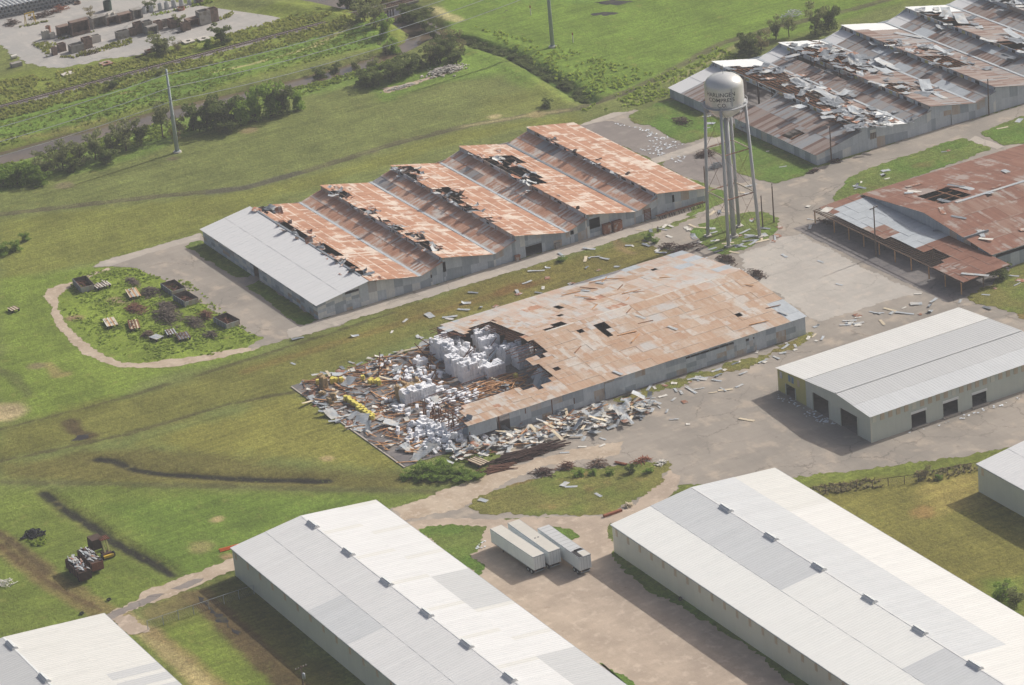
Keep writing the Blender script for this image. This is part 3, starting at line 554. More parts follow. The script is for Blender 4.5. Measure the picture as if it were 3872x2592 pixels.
def curl_mesh(name, lu, lv, mat, curl=1., wav=.1, n=6, seed=0, flat=False):
    """a torn or bent corrugated sheet"""
    r = random.Random(seed); m = MB(); rows = []
    ang = r.uniform(-.15, .15); y = z = 0.; th = r.uniform(-.2, .4)*curl
    for i in range(n+1):
        rows.append([(x*lu-lu/2, y, max(.02, z+.02+wav*math.sin(x*5+i+seed))) for x in (0, .34, .67, 1)])
        y += lv/n*math.cos(th); z = max(0, z+lv/n*math.sin(th)*.8); th = max(-.5, min(1.1, th+curl*r.uniform(.0, .45)*(1 if r.random() < .6 else -1)))
    for i in range(n):
        for j in range(3):
            a, b, c, d_ = rows[i][j], rows[i][j+1], rows[i+1][j+1], rows[i+1][j]
            m.face([a, b, c, d_], [(j*lu/3, i*lv/n), ((j+1)*lu/3, i*lv/n), ((j+1)*lu/3, (i+1)*lv/n), (j*lu/3, (i+1)*lv/n)])
    me = m.mesh(name, mat, True); return me

# ================= rusty sawtooth warehouse
W1 = thing('sawtooth_warehouse', 'long sawtooth warehouse with rusty orange corrugated roofs and one white bay', 'warehouse', (-72.5, 26, 0))
xa, xb = -103.8, -41.0; VY = [-.8, 19.3, 39.3, 59.0]; CY = [5.5, 25.4, 45.3, 65.2]; VE = [19.2, 39.2, 58.9, 79.2]
P1 = prof([(-27.6, 3.7), (-14.1, 5.75), (-.8, 3.35), (5.49, 5.1), (5.5, 6.15), (19.3, 3.3), (25.39, 5.1), (25.4, 6.15), (39.3, 3.35), (45.29, 5.1), (45.3, 6.15), (59, 3.4), (65.19, 5.1), (65.2, 6.15), (79, 3.9)])
roof(W1, 'x', xa-.3, xb+.1, (-28.1, 3.65), (-14.0, 5.85), [(0, .5, 24), (.5, 1, 24)], lambda r, i, a, c: 'roof_bluewhite', ribs=1)
HOLES1 = [(-103.5, -97, -13.9, -9.6), (-90, -75, -13.9, -11.2), (-71, -60, -13.9, -11), (-58, -50, -13.9, -11.4), (-48, -44, -13.9, -12),
          (-99, -91.5, 5, 9.5), (-84, -77, 5, 7.6), (-72, -63, 5, 7.4), (-54, -46, 5, 8.8), (-60, -57, 7.5, 9), (-103, -95, 25, 29.8), (-95.5, -89, 25, 28), (-82, -68, 25, 30.2), (-66, -61, 25, 27.5), (-57, -54, 25, 27.5),
          (-97, -85, 47.3, 55), (-92, -80, 45, 51), (-86, -67, 45, 50.2), (-80, -71, 45, 52)]
inh = lambda a, c: any(h[0] < a < h[1] and h[2] < c < h[3] for h in HOLES1)
near1 = lambda a, c: any(h[0]-1 < a < h[1]+1 and h[2]-1 < c < h[3]+1 for h in HOLES1)
def pk1(r, i, a, c):
    if inh(a, c): return None
    return 'rust_orange'
roof(W1, 'x', xa, xb+.3, (-.95, 3.4), (-13.95, 5.8), [(0, .22, 6), (.22, .44, 6), (.44, .66, 6), (.66, .82, 6), (.82, 1, 12)], pk1, sub=near1)
for k in range(4):
    roof(W1, 'x', xa, xb+.3, (VY[k]+.15, 3.35), (CY[k]+.1, 5.12), [(0, .5, 7), (.5, 1, 7)], lambda r, i, a, c: 'rust_streak' if random.random() < .9 or k < 1 else 'rust_grey')
    roof(W1, 'x', xa, xb+.4, (VE[k], 3.35 if k < 3 else 3.95), (CY[k]-.25, 6.25), [(0, .21, 6), (.21, .42, 6), (.42, .63, 6), (.63, .82, 6), (.82, 1, 12)], pk1, sub=near1)
    # upright strip under the ridge, with window lights in the last bay
    gaps = [(a_, a_+random.uniform(1.4, 2.4), 5.35, 6.0) for a_ in np.arange(-99, -46, 4.6 if k == 3 else 11)]
    wall(W1, 'x', CY[k], xa+.1, xb-.1, lambda a: 6.18, 4.2, lambda i, r, a, z: wchoice(('wall_zinc', .7), ('wall_rust', .2), ('wall_dark', .1)), holes=gaps, out=-1, th=.08, z0=5.05, name='clerestory_panel')
    for (h0, h1, z0, z1) in gaps: WB().box(((h0+h1)/2, CY[k]+.16, (z0+z1)/2), (h1-h0, .04, z1-z0)).build('clerestory_window', 'glass_dark', W1)
for k, yv in enumerate(VY): WB().box(((xa+xb)/2+.2, yv-.0, 3.56), (xb-xa+.5, .7, .1)).build('valley_gutter', 'zinc_new' if k < 3 else 'zinc_dark', W1)
WB().box(((xa+xb)/2, -14.0, 6.0), (xb-xa-8, .55, .1)).build('ridge_cap', 'zinc_dark', W1)
zone = lambda i, r, a, z: wchoice(('wall_zinc', .5), ('wall_dark', .28), ('wall_pale', .12), ('wall_rust', .1))
patchy = lambda i, r, a, z: wchoice(('wall_zinc', .4), ('wall_dark', .28), ('wall_pale', .22), ('wall_rust', .1))
wall(W1, 'y', -41.4, -27.6, -14.2, P1, 2.25, patchy, rows=5, holes=[(-20.2, -16.6, 4.1, 4.7)])
d8y = (28.1, 32.6)
wall(W1, 'y', -41.4, -14.2, 79, P1, 2.3, zone, rows=2, holes=[(d8y[0], d8y[1], 0, 2.7), (2.2, 2.7, 1.9, 2.7), (5.7, 6.5, 2.4, 5), (46, 49, 2.1, 4.7), (40.6, 41.6, 2.2, 3.2), (69.6, 70.3, 2.7, 4.6)], brk=[5.5, 25.4, 45.3, 65.2, -.8, 19.3, 39.3, 59])
wall(W1, 'x', -27.6, xa+.2, -41.5, lambda a: 3.68, 2.25, patchy, rows=4, holes=[(-75.4, -72.4, 0, 3.2)], out=-1)
wall(W1, 'y', xa+.3, -27.6, 79, P1, 4.6, zone, rows=1, out=-1)
wall(W1, 'x', 79, xa+.2, -41.5, lambda a: 3.9, 4.6, zone, rows=1, out=1)
for i in range(8):
    x = -99.5+i*8.2
    for k in range(4): beam(W1, (x, CY[k]+.3, 5.75), (x, VE[k]-.4, 3.2), .3, 'timber_dark'); beam(W1, (x, VY[k], 3.0), (x, CY[k], 4.9), .3, 'timber_dark')
    for k in range(4): beam(W1, (x, CY[k]+.15, 0), (x, CY[k]+.15, 6.), .35, 'timber_dark', 'post')
for k in range(4):
    for j in range(4):
        t = (j+.5)/4; beam(W1, (xa+.5, CY[k]+.6+13*t, 5.95-2.7*t-.25), (xb-.5, CY[k]+.6+13*t, 5.95-2.7*t-.25), .18, 'timber_old', 'purlin')
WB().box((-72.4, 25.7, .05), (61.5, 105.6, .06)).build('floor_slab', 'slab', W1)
beam(W1, (-41.3, 28.1, 2.75), (-41.3, 32.6, 2.75), .25, 'trim_grey', 'door_lintel')
beam(W1, (-75.4, -27.7, 3.3), (-72.4, -27.7, 3.3), .2, 'zinc_dark', 'door_lintel')
# torn sheets along the broken ridges
for n_, (h0, h1, c0, c1) in enumerate(HOLES1):
    for j in range(5):
        a_, c_ = random.uniform(h0-1, h1+1.5), random.uniform(c0-.3, c1+1.2); zz = P1(c_)+.15
        sl = -.195 if c_ > 0 else .18
        me_ = curl_mesh('torn_sheet', random.uniform(.9, 2.2), random.uniform(1.2, 3.), random.choice(['zinc_scrap', 'zinc_dark', 'rust_scrap', 'rust_scrap']), random.uniform(.4, 1.6), .12, 5, n_*9+j)
        simple('torn_sheet', me_, Matrix.Translation(Vector((a_, c_, zz))-W1.location) @ Matrix.Rotation(sl, 4, 'X') @ Matrix.Rotation(random.uniform(0, 6.3), 4, 'Z'), W1)
for j in range(110):
    k = random.choice([0, 0, 1, 1, 1, 2, 2, 3, 4]); c_ = ([-13.9]+CY)[k]+random.uniform(-.3, .6); a_ = random.uniform(-102, -44); zz = P1(c_+.3)+.12
    me_ = curl_mesh('torn_sheet', random.uniform(.6, 1.6), random.uniform(.8, 2.4), random.choice(['zinc_scrap', 'zinc_dark', 'rust_scrap', 'timber_dark']), random.uniform(.5, 1.6), .1, 5, 300+j)
    simple('torn_sheet', me_, Matrix.Translation(Vector((a_, c_, zz))-W1.location) @ Matrix.Rotation(random.uniform(0, 6.3), 4, 'Z'), W1)

# ================= storm-torn multi-bay warehouse
LATE3 = []; P3f_ = prof([(-10.7, 4.45), (14.4, 7.0), (39.9, 4.45)])
W2 = thing('torn_warehouse', 'huge multi-bay warehouse with brown striped roofs torn open by a storm', 'warehouse', (-78, 175, 0))
x0, x1 = -112., -43.6; V2 = [141.5, 162.8, 183.8, 205., 226.2]; C2 = [127.4, 148.9, 169.4, 190.8, 212., 233.2]
P2 = prof([(113.6, 2.75)]+[p for k in range(6) for p in ((C2[k]-.01, 5.4), (C2[k], 6.55), (C2[k]+14.2, 4.))][:17]+[(247.5, 4.)])
GAP2 = [(-96, -80.5, 112, 128), (-61, -55.5, 114.5, 119.5), (-106, -54, 126, 135.5), (-102, -66, 133, 139.5), (-58, -46, 126, 131), (-110, -96, 148, 161), (-97, -78, 148, 157.5), (-86, -80, 154, 160), (-66, -57, 149, 157), (-76, -64, 169, 177), (-92, -86, 169, 173), (-106, -88, 190, 197), (-72, -60, 190, 197), (-58, -48, 133, 139), (-100, -92, 211, 219), (-66, -58, 211, 217)]
in2 = lambda a, c: any(h[0] < a < h[1] and h[2] < c < h[3] for h in GAP2); nr2 = lambda a, c: any(h[0]-2 < a < h[1]+2 and h[2]-1.5 < c < h[3]+1.5 for h in GAP2)
def pk2(gentle, k):
    def f(r, i, a, c):
        if a < -105.5: return ('trim_white' if gentle else 'roof_bluewhite') if k < 5 else 'rust_brown'
        if in2(a, c): return None
        if gentle: return wchoice(('rust_brown', .85), ('rust_grey', .15)) if not (k == 0 and a > -55 and c > 134) else 'trim_white'
        return wchoice(('rust_grey', .35), ('rust_brown', .65)) if k in (0, 1) else wchoice(('rust_grey', .7), ('rust_brown', .2), ('zinc_new', .1))
    return f
for k in range(6):
    lo = (113.2, 2.75) if k == 0 else (V2[k-1]+.1, 4.0)
    roof(W2, 'x', x0, x1+.3, lo, (C2[k]+.1, 5.45), [(0, .5, 11), (.5, 1, 11)], pk2(False, k), sub=nr2 if k < 2 else None)
    roof(W2, 'x', x0, x1+.3, (C2[k]+14.1, 3.95), (C2[k]-.25, 6.65), [(0, .33, 9), (.33, .66, 9), (.66, 1, 11)], pk2(True, k), sub=nr2 if k < 4 else None)
    gaps = [(a_, a_+1.5, 5.6, 6.4) for a_ in np.arange(-108, -46, 3.1)] if k < 4 else []
    wall(W2, 'x', C2[k], x0+1, x1-.2, lambda a: 6.55, 4.2, lambda i, r, a, z: wchoice(('wall_zinc', .7), ('wall_rust', .3)), holes=gaps, out=-1, th=.08, z0=5.35, name='clerestory_panel')
    for j, (h0, h1, z0_, z1_) in enumerate(gaps): WB().box(((h0+h1)/2, C2[k]+.02, (z0_+z1_)/2), (h1-h0, .05, z1_-z0_)).build('clerestory_window', ['tan_panel', 'glass_dark', 'glass_dark', 'wall_yellow', 'wall_green'][(j*7+k*3) % 5], W2)
    if k < 5: WB().box(((x0+x1)/2, V2[k], 4.2), (x1-x0, .8, .1)).build('valley_gutter', 'zinc_new', W2)
    for i in range(11):
        x = -110+i*6.6
        if k < 4: beam(W2, (x, C2[k]+.2, 6.25), (x, C2[k]+14, 3.7), .32, 'timber_brown'); beam(W2, (x, C2[k]+.15, 0), (x, C2[k]+.15, 6.4), .35, 'timber_dark', 'post')
        if k == 0 and (x < -95 or x > -81): beam(W2, (x, 113.6, 2.5), (x, C2[0], 5.2), .3, 'timber_brown')
    if k < 3:
        for j in range(9):
            t = (j+.5)/9; beam(W2, (x0+.5, C2[k]+.3+13.6*t, 6.5-2.55*t-.05), (x1-.3, C2[k]+.3+13.6*t, 6.5-2.55*t-.05), .16, 'timber_brown', 'purlin')
gv = lambda i, r, a, z: wchoice(('wall_zinc', .7), ('wall_pale', .12), ('wall_dark', .12), ('wall_rust', .06))
wall(W2, 'y', x1, 113.6, 247, P2, 2.6, gv, rows=2, holes=[(151.5, 155.3, 0, 3.), (130, 132, 2.6, 4.3)], brk=C2+V2)
WB().box((x1-.25, 153.4, 1.5), (.08, 3.7, 2.9)).build('sliding_door', 'wall_zinc', W2)
for j in range(4): WB().box((x1+.04, 130.25+j*.5, 3.45), (.06, .2, 1.6)).build('louvre_slat', 'wall_rust', W2)
wall(W2, 'x', 113.6, -80.5, x1-.2, lambda a: 2.75, 2.4, lambda i, r, a, z: wchoice(('wall_zinc', .5), ('wall_dark', .4), ('wall_rust', .1)), out=-1)
wall(W2, 'x', 113.6, x0+.2, -95.5, lambda a: 2.75, 2.4, lambda i, r, a, z: wchoice(('wall_zinc', .7), ('wall_dark', .3)), out=-1)
wall(W2, 'y', -95.5, 113.6, 127.4, P2, 3.4, gv, rows=1, out=1); wall(W2, 'y', -80.5, 113.6, 127.4, P2, 3.4, gv, rows=1, out=-1)
wall(W2, 'y', x0+.3, 113.6, 247, P2, 6, gv, rows=1, out=-1, brk=C2); wall(W2, 'x', 247, x0+.2, x1-.2, lambda a: 4., 6, gv, out=1)
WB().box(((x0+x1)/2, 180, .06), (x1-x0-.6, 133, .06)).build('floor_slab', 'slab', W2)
for j in range(285):
    h = random.choice(GAP2[:1]+GAP2[2:9]*3+GAP2[9:]*2); a_, c_ = random.uniform(h[0]-3, h[1]+5), random.uniform(h[2]-.5, h[3]+4)
    inn = h is GAP2[0]; zz = random.uniform(.3, 1.6) if inn else P2(max(c_, 127.6) if h[2] < 147 and h[2] > 120 else c_)+random.uniform(.1, .5)
    me_ = curl_mesh('torn_sheet', random.uniform(.8, 2.8), random.uniform(1.5, 5.), random.choice(['zinc_scrap']*3+['zinc_dark']*6+['rust_scrap', 'zinc_scrap', 'zinc_dark']), random.uniform(.1, .6), .15, 6, 500+j)
    simple('torn_sheet', me_, Matrix.Translation(Vector((a_, c_, zz))-W2.location) @ Matrix.Rotation(random.uniform(-.25, .1), 4, 'X') @ Matrix.Rotation(random.uniform(0, 6.3), 4, 'Z'), W2)
for j, (x, y, lu, lv) in enumerate([(330, 960, 2.6, 9), (450, 990, 2.2, 7), (880, 670, 3., 10), (960, 640, 3., 8), (760, 700, 2.2, 6), (1350, 890, 3., 9), (1480, 960, 1.6, 6), (1470, 480, 3., 8), (1520, 530, 2., 6), (1170, 330, 2., 8), (680, 590, 3., 7), (1560, 150, 2.6, 8), (1700, 200, 3., 9), (400, 1080, 2., 7), (600, 1150, 2., 7), (90, 830, 3., 9), (240, 890, 2.4, 6), (2250, 360, 2.6, 8), (330, 490, 2.4, 8)]):
    p = g('e5', x, y, 5.6); zz = max(3.4, P2(p[1])-.1 if p[1] > 127.5 else 5.8)+.35
    simple('peeled_sheet', curl_mesh('peeled_sheet', lu, lv, ['zinc_scrap', 'zinc_dark', 'zinc_new'][j % 3], random.uniform(.15, .4), .1, 8, 800+j), Matrix.Translation(Vector((p[0], p[1], zz))-W2.location) @ Matrix.Rotation(-.12, 4, 'X') @ Matrix.Rotation(random.choice([1.3, 1.7, 1.5, 1.1, 2.1]), 4, 'Z') @ Matrix.Translation((0, -lv/2, 0)), W2)
for j in range(12):
    x, y = random.uniform(-8, 37), random.uniform(107, 145); zz = P3f_(x)+.3
    LATE3.append((x, y, zz, j))
for j in range(70):
    h = random.choice(GAP2[2:8]); a_, c_ = random.uniform(h[0], h[1]), random.uniform(h[2], h[3]); t = random.uniform(0, 6.3); L = random.uniform(1.5, 4.5); zz = P2(max(c_, C2[0]+.2) if h[2] < 140 else max(c_, C2[1]+.2))
    beam(W2, (a_-L*math.cos(t), c_-L*math.sin(t)*.6, zz+random.uniform(-.9, .3)), (a_+L*math.cos(t), c_+L*math.sin(t)*.6, zz+random.uniform(-.9, .4)), random.uniform(.14, .26), random.choice(['timber_brown', 'timber_dark', 'timber_old']), 'broken_timber')

# ================= red roofed shed with an open canopy
W3 = thing('open_front_shed', 'rust red roofed shed with an open canopy on posts and missing sheets', 'shed', (14.5, 130, 0))
xl, xr, xm = -10.7, 39.9, 14.4; ya, yb = 104.4, 176.
P3f = prof([(xl, 4.45), (xm, 7.0), (xr, 4.45)])
H3 = [(111, 119.5, 2, 13.4)]
in3 = lambda a, c: any(h[0] < a < h[1] and h[2] < c < h[3] for h in H3); nr3 = lambda a, c: any(h[0]-2 < a < h[1]+2 and h[2]-2 < c < h[3]+2 for h in H3)
roof(W3, 'y', ya-.4, yb, (xl-.3, 4.4), (xm, 7.05), [(0, .33, 14), (.33, .66, 14), (.66, 1, 14)], lambda r, i, a, c: None if in3(a, c) else 'rust_red', sub=nr3)
roof(W3, 'y', ya-.4, yb, (xr+.3, 4.4), (xm, 7.05), [(0, .25, 14), (.25, .5, 14), (.5, .75, 14), (.75, 1, 14)], lambda r, i, a, c: wchoice(('rust_red', .35), ('rust_redpale', .65)) if a > ya+5 else 'rust_red')
WB().box((xm, (ya+yb)/2+4, 7.3), (.9, yb-ya-10, .12)).build('ridge_cap', 'zinc_scrap', W3)
WB().box((30.5, 107, 5.7), (.3, 7, .8)).build('roof_kerb', 'zinc_dark', W3)
wall(W3, 'x', ya, xl, xr, P3f, 2.6, lambda i, r, a, z: wchoice(('wall_dark', .6), ('wall_rust', .2), ('timber_dark', .2)), out=-1, z0=3.9)
wall(W3, 'x', ya+.2, xl, xr, lambda a: 3.9, 6, lambda i, r, a, z: 'wall_dark', out=-1)
wall(W3, 'y', xr, ya, yb, lambda a: 4.4, 2.6, lambda i, r, a, z: wchoice(('wall_zinc', .6), ('wall_dark', .4)), holes=[(ya+1, ya+16, 3.3, 4.1)], out=1)
wall(W3, 'y', xl, ya, yb, lambda a: 4.4, 6, lambda i, r, a, z: 'wall_zinc', out=-1); wall(W3, 'x', yb, xl, xr, P3f, 6, lambda i, r, a, z: 'wall_zinc', out=1)
for i in range(8): beam(W3, (xl, ya+3+i*9.6, 4.2), (xm, ya+3+i*9.6, 6.8), .3, 'timber_brown'); beam(W3, (xr, ya+3+i*9.6, 4.2), (xm, ya+3+i*9.6, 6.8), .3, 'timber_brown')
for j in range(7): beam(W3, (xl+1+j*3.7, ya, 4.45+(j*3.7)*.1-.1+.05), (xl+1+j*3.7, yb, 4.45+(j*3.7)*.1-.05), .18, 'timber_brown', 'purlin')
def pk3(r, i, a, c):
    t = (c-91.3)/13
    if t < .12 and not (a > 36): return None
    if t < .24 and (14 < a < 36): return None
    if t < .5 and (26 < a < 33): return None
    if -8 < a < 22 and .2 < t < .95 and (a-(-8)) > 8*(t-.9) and not (6 < a < 13 and t < .5): return 'zinc_new'
    return 'rust_red' if a > 18 or t > .5 else wchoice(('rust_red', .5), ('rust_redpale', .5))
roof(W3, 'x', -12.6, 46.6, (91.2, 3.35), (104.3, 3.95), [(0, .14, 20), (.14, .28, 20), (.28, .5, 18), (.5, .75, 18), (.75, 1, 18)], pk3, name='canopy_panel')
for i in range(66): x = -12.4+i*.905; beam(W3, (x, 91.25, 3.28), (x, 104.2, 3.86), .09, 'timber_old', 'canopy_rafter', .16)
beam(W3, (-12.6, 91.3, 3.16), (46.6, 91.3, 3.16), .2, 'timber_old', 'canopy_beam'); beam(W3, (-12.6, 97.6, 3.4), (46.6, 97.6, 3.4), .2, 'timber_dark', 'canopy_beam')
for x in (-12.3, -4.3, 1.7, 7.7, 13.9, 20.1, 26.4, 33.2, 39.4, 45.4):
    WB().box((x, 91.4, 1.56), (.22, .22, 3.12)).build('post', 'timber_new', W3); WB().box((x, 97.6, 1.66), (.22, .22, 3.3)).build('post', 'timber_old', W3)
for j, (fr, x, y, lu, lv, rz, mm) in enumerate([('c7', 1440, 505, 1.7, 11, .1, 'zinc_scrap'), ('c7', 420, 690, 2.2, 3, 2., 'white_scrap'), ('c7', 1440, 1145, 1., 6.5, .62, 'zinc_scrap'), ('c7', 1040, 535, 1.2, 3.5, .6, 'white_scrap'), ('c7', 1230, 830, 1., 5., .7, 'zinc_dark'), ('c7', 1570, 885, 1., 3.4, .6, 'white_scrap')]):
    zz = 6.2 if j in (0, 3) else (5.6 if j == 5 else 3.8); p = g(fr, x, y, zz)
    zz = (P3f(p[0])+.3 if p[1] > 104 else 3.45+(p[1]-91.2)*.046+.25); p = g(fr, x, y, zz)
    simple('loose_sheet', curl_mesh('loose_sheet', lu, lv, mm, [.55, .6, .05, .05, .1, .05][j], .05, 8, 40+j), Matrix.Translation(Vector(p)-W3.location) @ Matrix.Rotation(rz-PI/2, 4, 'Z'), W3)

for x, y, zz, j in LATE3: simple('loose_sheet', curl_mesh('loose_sheet', random.uniform(.8, 1.4), random.uniform(2, 5), ['zinc_scrap', 'zinc_dark', 'rust_scrap'][j % 3], .12, .06, 5, 60+j), Matrix.Translation(Vector((x, y, zz))-W3.location) @ Matrix.Rotation(.1 if x > 14.4 else -.1, 4, 'Y') @ Matrix.Rotation(random.uniform(0, 3.1), 4, 'Z'), W3)
# ================= collapsed warehouse in the middle
W4 = thing('collapsed_warehouse', 'half collapsed warehouse with pale rusty roof open to stacks of white bales', 'warehouse', (15, 2, 0))
ex0, ex1, rx = -10.3, 40.35, 15.
P4 = prof([(ex0, 4.2), (rx, 7.1), (ex1, 4.2)])
HOLE4 = [(42, -33.6), (40.4, -33.4), (33.6, -31), (32.2, -25), (32.9, -18), (33.9, -13.9), (36.7, -13.4), (32.6, -8.4), (27.2, -8.2), (23.2, -8.9), (24.1, -4.3), (19, -3.3), (15.5, -4.3), (5.9, -3), (-1.1, -2.6), (-3.4, -7.6), (.5, -11.5), (-7, -13.7), (-10.1, -12), (-12, -12), (-12, -60), (42, -60)]
def roof4(x, y):
    """where a sight line meets this roof"""
    for z in np.linspace(7.1, 4.2, 30):
        p = g('d4', x, y, z)
        if abs(P4(p[0])-z) < .08: return p
    return g('d4', x, y, 5.5)
SM4 = [roof4(x, y)[:2]+(r,) for x, y, r in [(2010, 55, 1.6), (1960, 70, 1.5), (1900, 92, 1.4), (2130, 120, .9), (2190, 105, .7), (2290, 75, 1.8), (2320, 100, 1.6), (1960, 400, .8)]]
SM4 += [(g('c6', x, y, z)[:2]+(r,)) for x, y, z, r in [(695, 322, 5., .8), (1272, 628, 5.6, 1.2), (25, 1022, 4.8, .8), (40, 570, 6.0, 1.6), (85, 617, 6.2, 1.2), (15, 645, 6.2, 1.0), (320, 720, 6.9, 1.9), (365, 755, 6.7, 1.5), (210, 605, 6.2, .7), (30, 715, 6.8, 2.)]]
h4 = lambda a, c: bool(pip(np.array([c]), np.array([a]), HOLE4)[0]) or any(math.hypot(a-s[1], c-s[0]) < s[2]*.72 for s in SM4)
def n4(a, c): return float(dline(np.array([c]), np.array([a]), HOLE4, True)[0]) < 3.4 or any(math.hypot(a-s[1], c-s[0]) < s[2]+2.2 for s in SM4)
rows4 = [(i/8, (i+1)/8, 20) for i in range(8)]
def pk4(side):
    def f(r, i, a, c):
        if h4(a, c): return None
        if a > 48 and side: return 'zinc_new' if c > 30 else 'rust_tan'
        if side == 0 and (r < 1 or a > 46): return wchoice(('rust_zinc', .8), ('zinc_new', .2))
        if random.random() < .012: return 'rust_orange'
        if random.random() < .005: return 'zinc_new'
        return wchoice(('rust_tan', .9), ('rust_zinc', .1)) if side else wchoice(('rust_tan', .3), ('rust_zinc', .7))
    return f
roof(W4, 'y', -33.6, 52.8, (ex1+.25, 4.2), (rx, 7.12), rows4, pk4(1), sub=n4, jit=1)
roof(W4, 'y', -33.6, 52.8, (ex0-.25, 4.2), (rx, 7.12), rows4, pk4(0), sub=n4, jit=1)
WB().box((rx, 25, 7.42), (.6, 55, .06)).build('ridge_cap', 'white_scrap', W4)
w4 = lambda i, r, a, z: wchoice(('wall_zinc', .55), ('wall_dark', .3), ('wall_rust', .15))
wall(W4, 'y', ex1, -23.4, 52.4, lambda a: 4.2, 2.6, w4, rows=3, holes=[(21, 33.5, 3.35, 3.85), (36.6, 37.5, 2.9, 3.5), (38.5, 38.9, 3, 3.4)], out=1)
WB().box((ex1+.1, 2.7, 1.9), (.1, 5., 3.7)).build('sliding_door', 'wall_zinc', W4)
for j in range(5): WB().box((ex1+.02, 22.2+j*2.5, 3.6), (.08, .12, .5)).build('louvre_bar', 'wall_dark', W4)
wall(W4, 'y', ex1, -33.4, -26.6, lambda a: 4.15, 1.7, lambda i, r, a, z: 'wall_zinc' if z > 1.4 else None, rows=3, out=1)
wall(W4, 'x', 52.4, ex0, ex1, P4, 3.2, w4, rows=1, out=1); wall(W4, 'y', ex0, -13, 52.4, lambda a: 4.2, 3.2, w4, rows=1, out=-1)
for i in range(10):
    y = -2.4+i*6; beam(W4, (ex0, y, 4.0), (rx, y, 6.85), .28, 'steel_rust', 'truss'); beam(W4, (ex1, y, 4.0), (rx, y, 6.85), .28, 'steel_rust', 'truss')
    for x in (2, 15, 28): beam(W4, (x, y, 0), (x, y, P4(x)-.2), .28, 'steel_rust', 'column')
for y in (-33.2, -26, -19.5, -13, -7.5):
    beam(W4, (ex1, y, 3.95), (32.5 if y < -8 else 24, y, P4(32.5 if y < -8 else 24)-.25), .22, 'steel_rust', 'truss'); beam(W4, (ex1-.1, y, 0), (ex1-.1, y, 4.), .24, 'steel_rust', 'column'); beam(W4, (33.2, y, 0), (33.2, y, 4.8), .22, 'steel_rust', 'column')
for x in np.arange(17, 40.5, 1.1):                                   # bare purlins beyond the torn edge
    e_ = -32.8 if x > 32.3 else -8.5; s_ = -35.5-random.random() if x > 32.3 else e_-random.uniform(.5, 3)
    beam(W4, (x, s_-(1.2 if x > 32 else 0), P4(x)-.1-random.random()*.3), (x, e_+(3 if x < 32 else 0)+2, P4(x)-.06), .13, 'steel_rust', 'purlin')
for x in np.arange(23.5, 33, 1.2): beam(W4, (x, -33+random.uniform(-1, 2), P4(x)-.7-random.random()*.8), (x+random.uniform(-.4, .4), -17+random.uniform(-4, 3), P4(x)-.3-random.random()*.6), .13, 'steel_rust', 'purlin')
for x in np.arange(-10, 15, 1.15): beam(W4, (x, -5.5-random.random()*2-(9 if x < -1 else 0), P4(x)-.1), (x, 1, P4(x)-.05), .13, 'steel_rust', 'purlin')
for y in (-2.6, 1.2, 5.): beam(W4, (10.5, y, 6.3), (19, y, 6.4), .2, 'steel_rust', 'truss')
beam(W4, (-3, -2.6, 5.2), (19, -2.9, 6.5), .4, 'timber_brown', 'truss'); beam(W4, (-8, -14, 4.4), (1, -11.8, 5.3), .3, 'steel_rust', 'truss')
for j in range(26):                                                   # fallen members leaning over the bales
    a_, c_ = random.uniform(-8, 18), random.uniform(-32, -5); t = random.uniform(0, 6.3); L = random.uniform(2, 5.5); z_ = random.uniform(.2, 1.); z2 = random.uniform(2.5, 5.2)
    beam(W4, (a_, c_, z_), (a_+L*math.cos(t), c_+L*math.sin(t), z2), .16, 'steel_rust', 'bent_member')
for j in range(26):
    x, y = random.uniform(22, 33), random.uniform(-35.5, -33); beam(W4, (x, y, random.uniform(0, .5)), (x+random.uniform(-1.8, 1.8), y+random.uniform(-.5, 1.5), random.uniform(2, 5)), .14, 'steel_rust', 'bent_member')
for j in range(14):                                                   # sheets hanging from the torn edge
    x, y = [(27.5, -8.6), (29, -9.4), (31, -9.8), (25, -8.2), (33, -10.5), (8, -10.8), (17, -4.8), (22, -7.6), (31, -12), (28, -11), (35, -33.6), (38, -33.8), (-4, -13.5), (30, -7.8)][j]
    simple('hanging_sheet', panel_mesh(1.6, random.uniform(3, 5), .04, 'wall_dark' if j % 3 else 'zinc_new'), Matrix.Translation(Vector((x, y, random.uniform(1.2, 2.)))-W4.location) @ Matrix.Rotation(random.uniform(-.5, .5), 4, 'Z') @ Matrix.Rotation(random.uniform(.7, 1.15), 4, 'X'), W4)
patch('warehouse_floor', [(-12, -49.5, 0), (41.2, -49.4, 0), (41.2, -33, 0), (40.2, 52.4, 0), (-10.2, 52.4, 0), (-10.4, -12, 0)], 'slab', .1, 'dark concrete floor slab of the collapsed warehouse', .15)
WB().box((15, -49.7, .08), (53, .35, .2)).build('slab_kerb', 'concrete', W4)
FL = .11
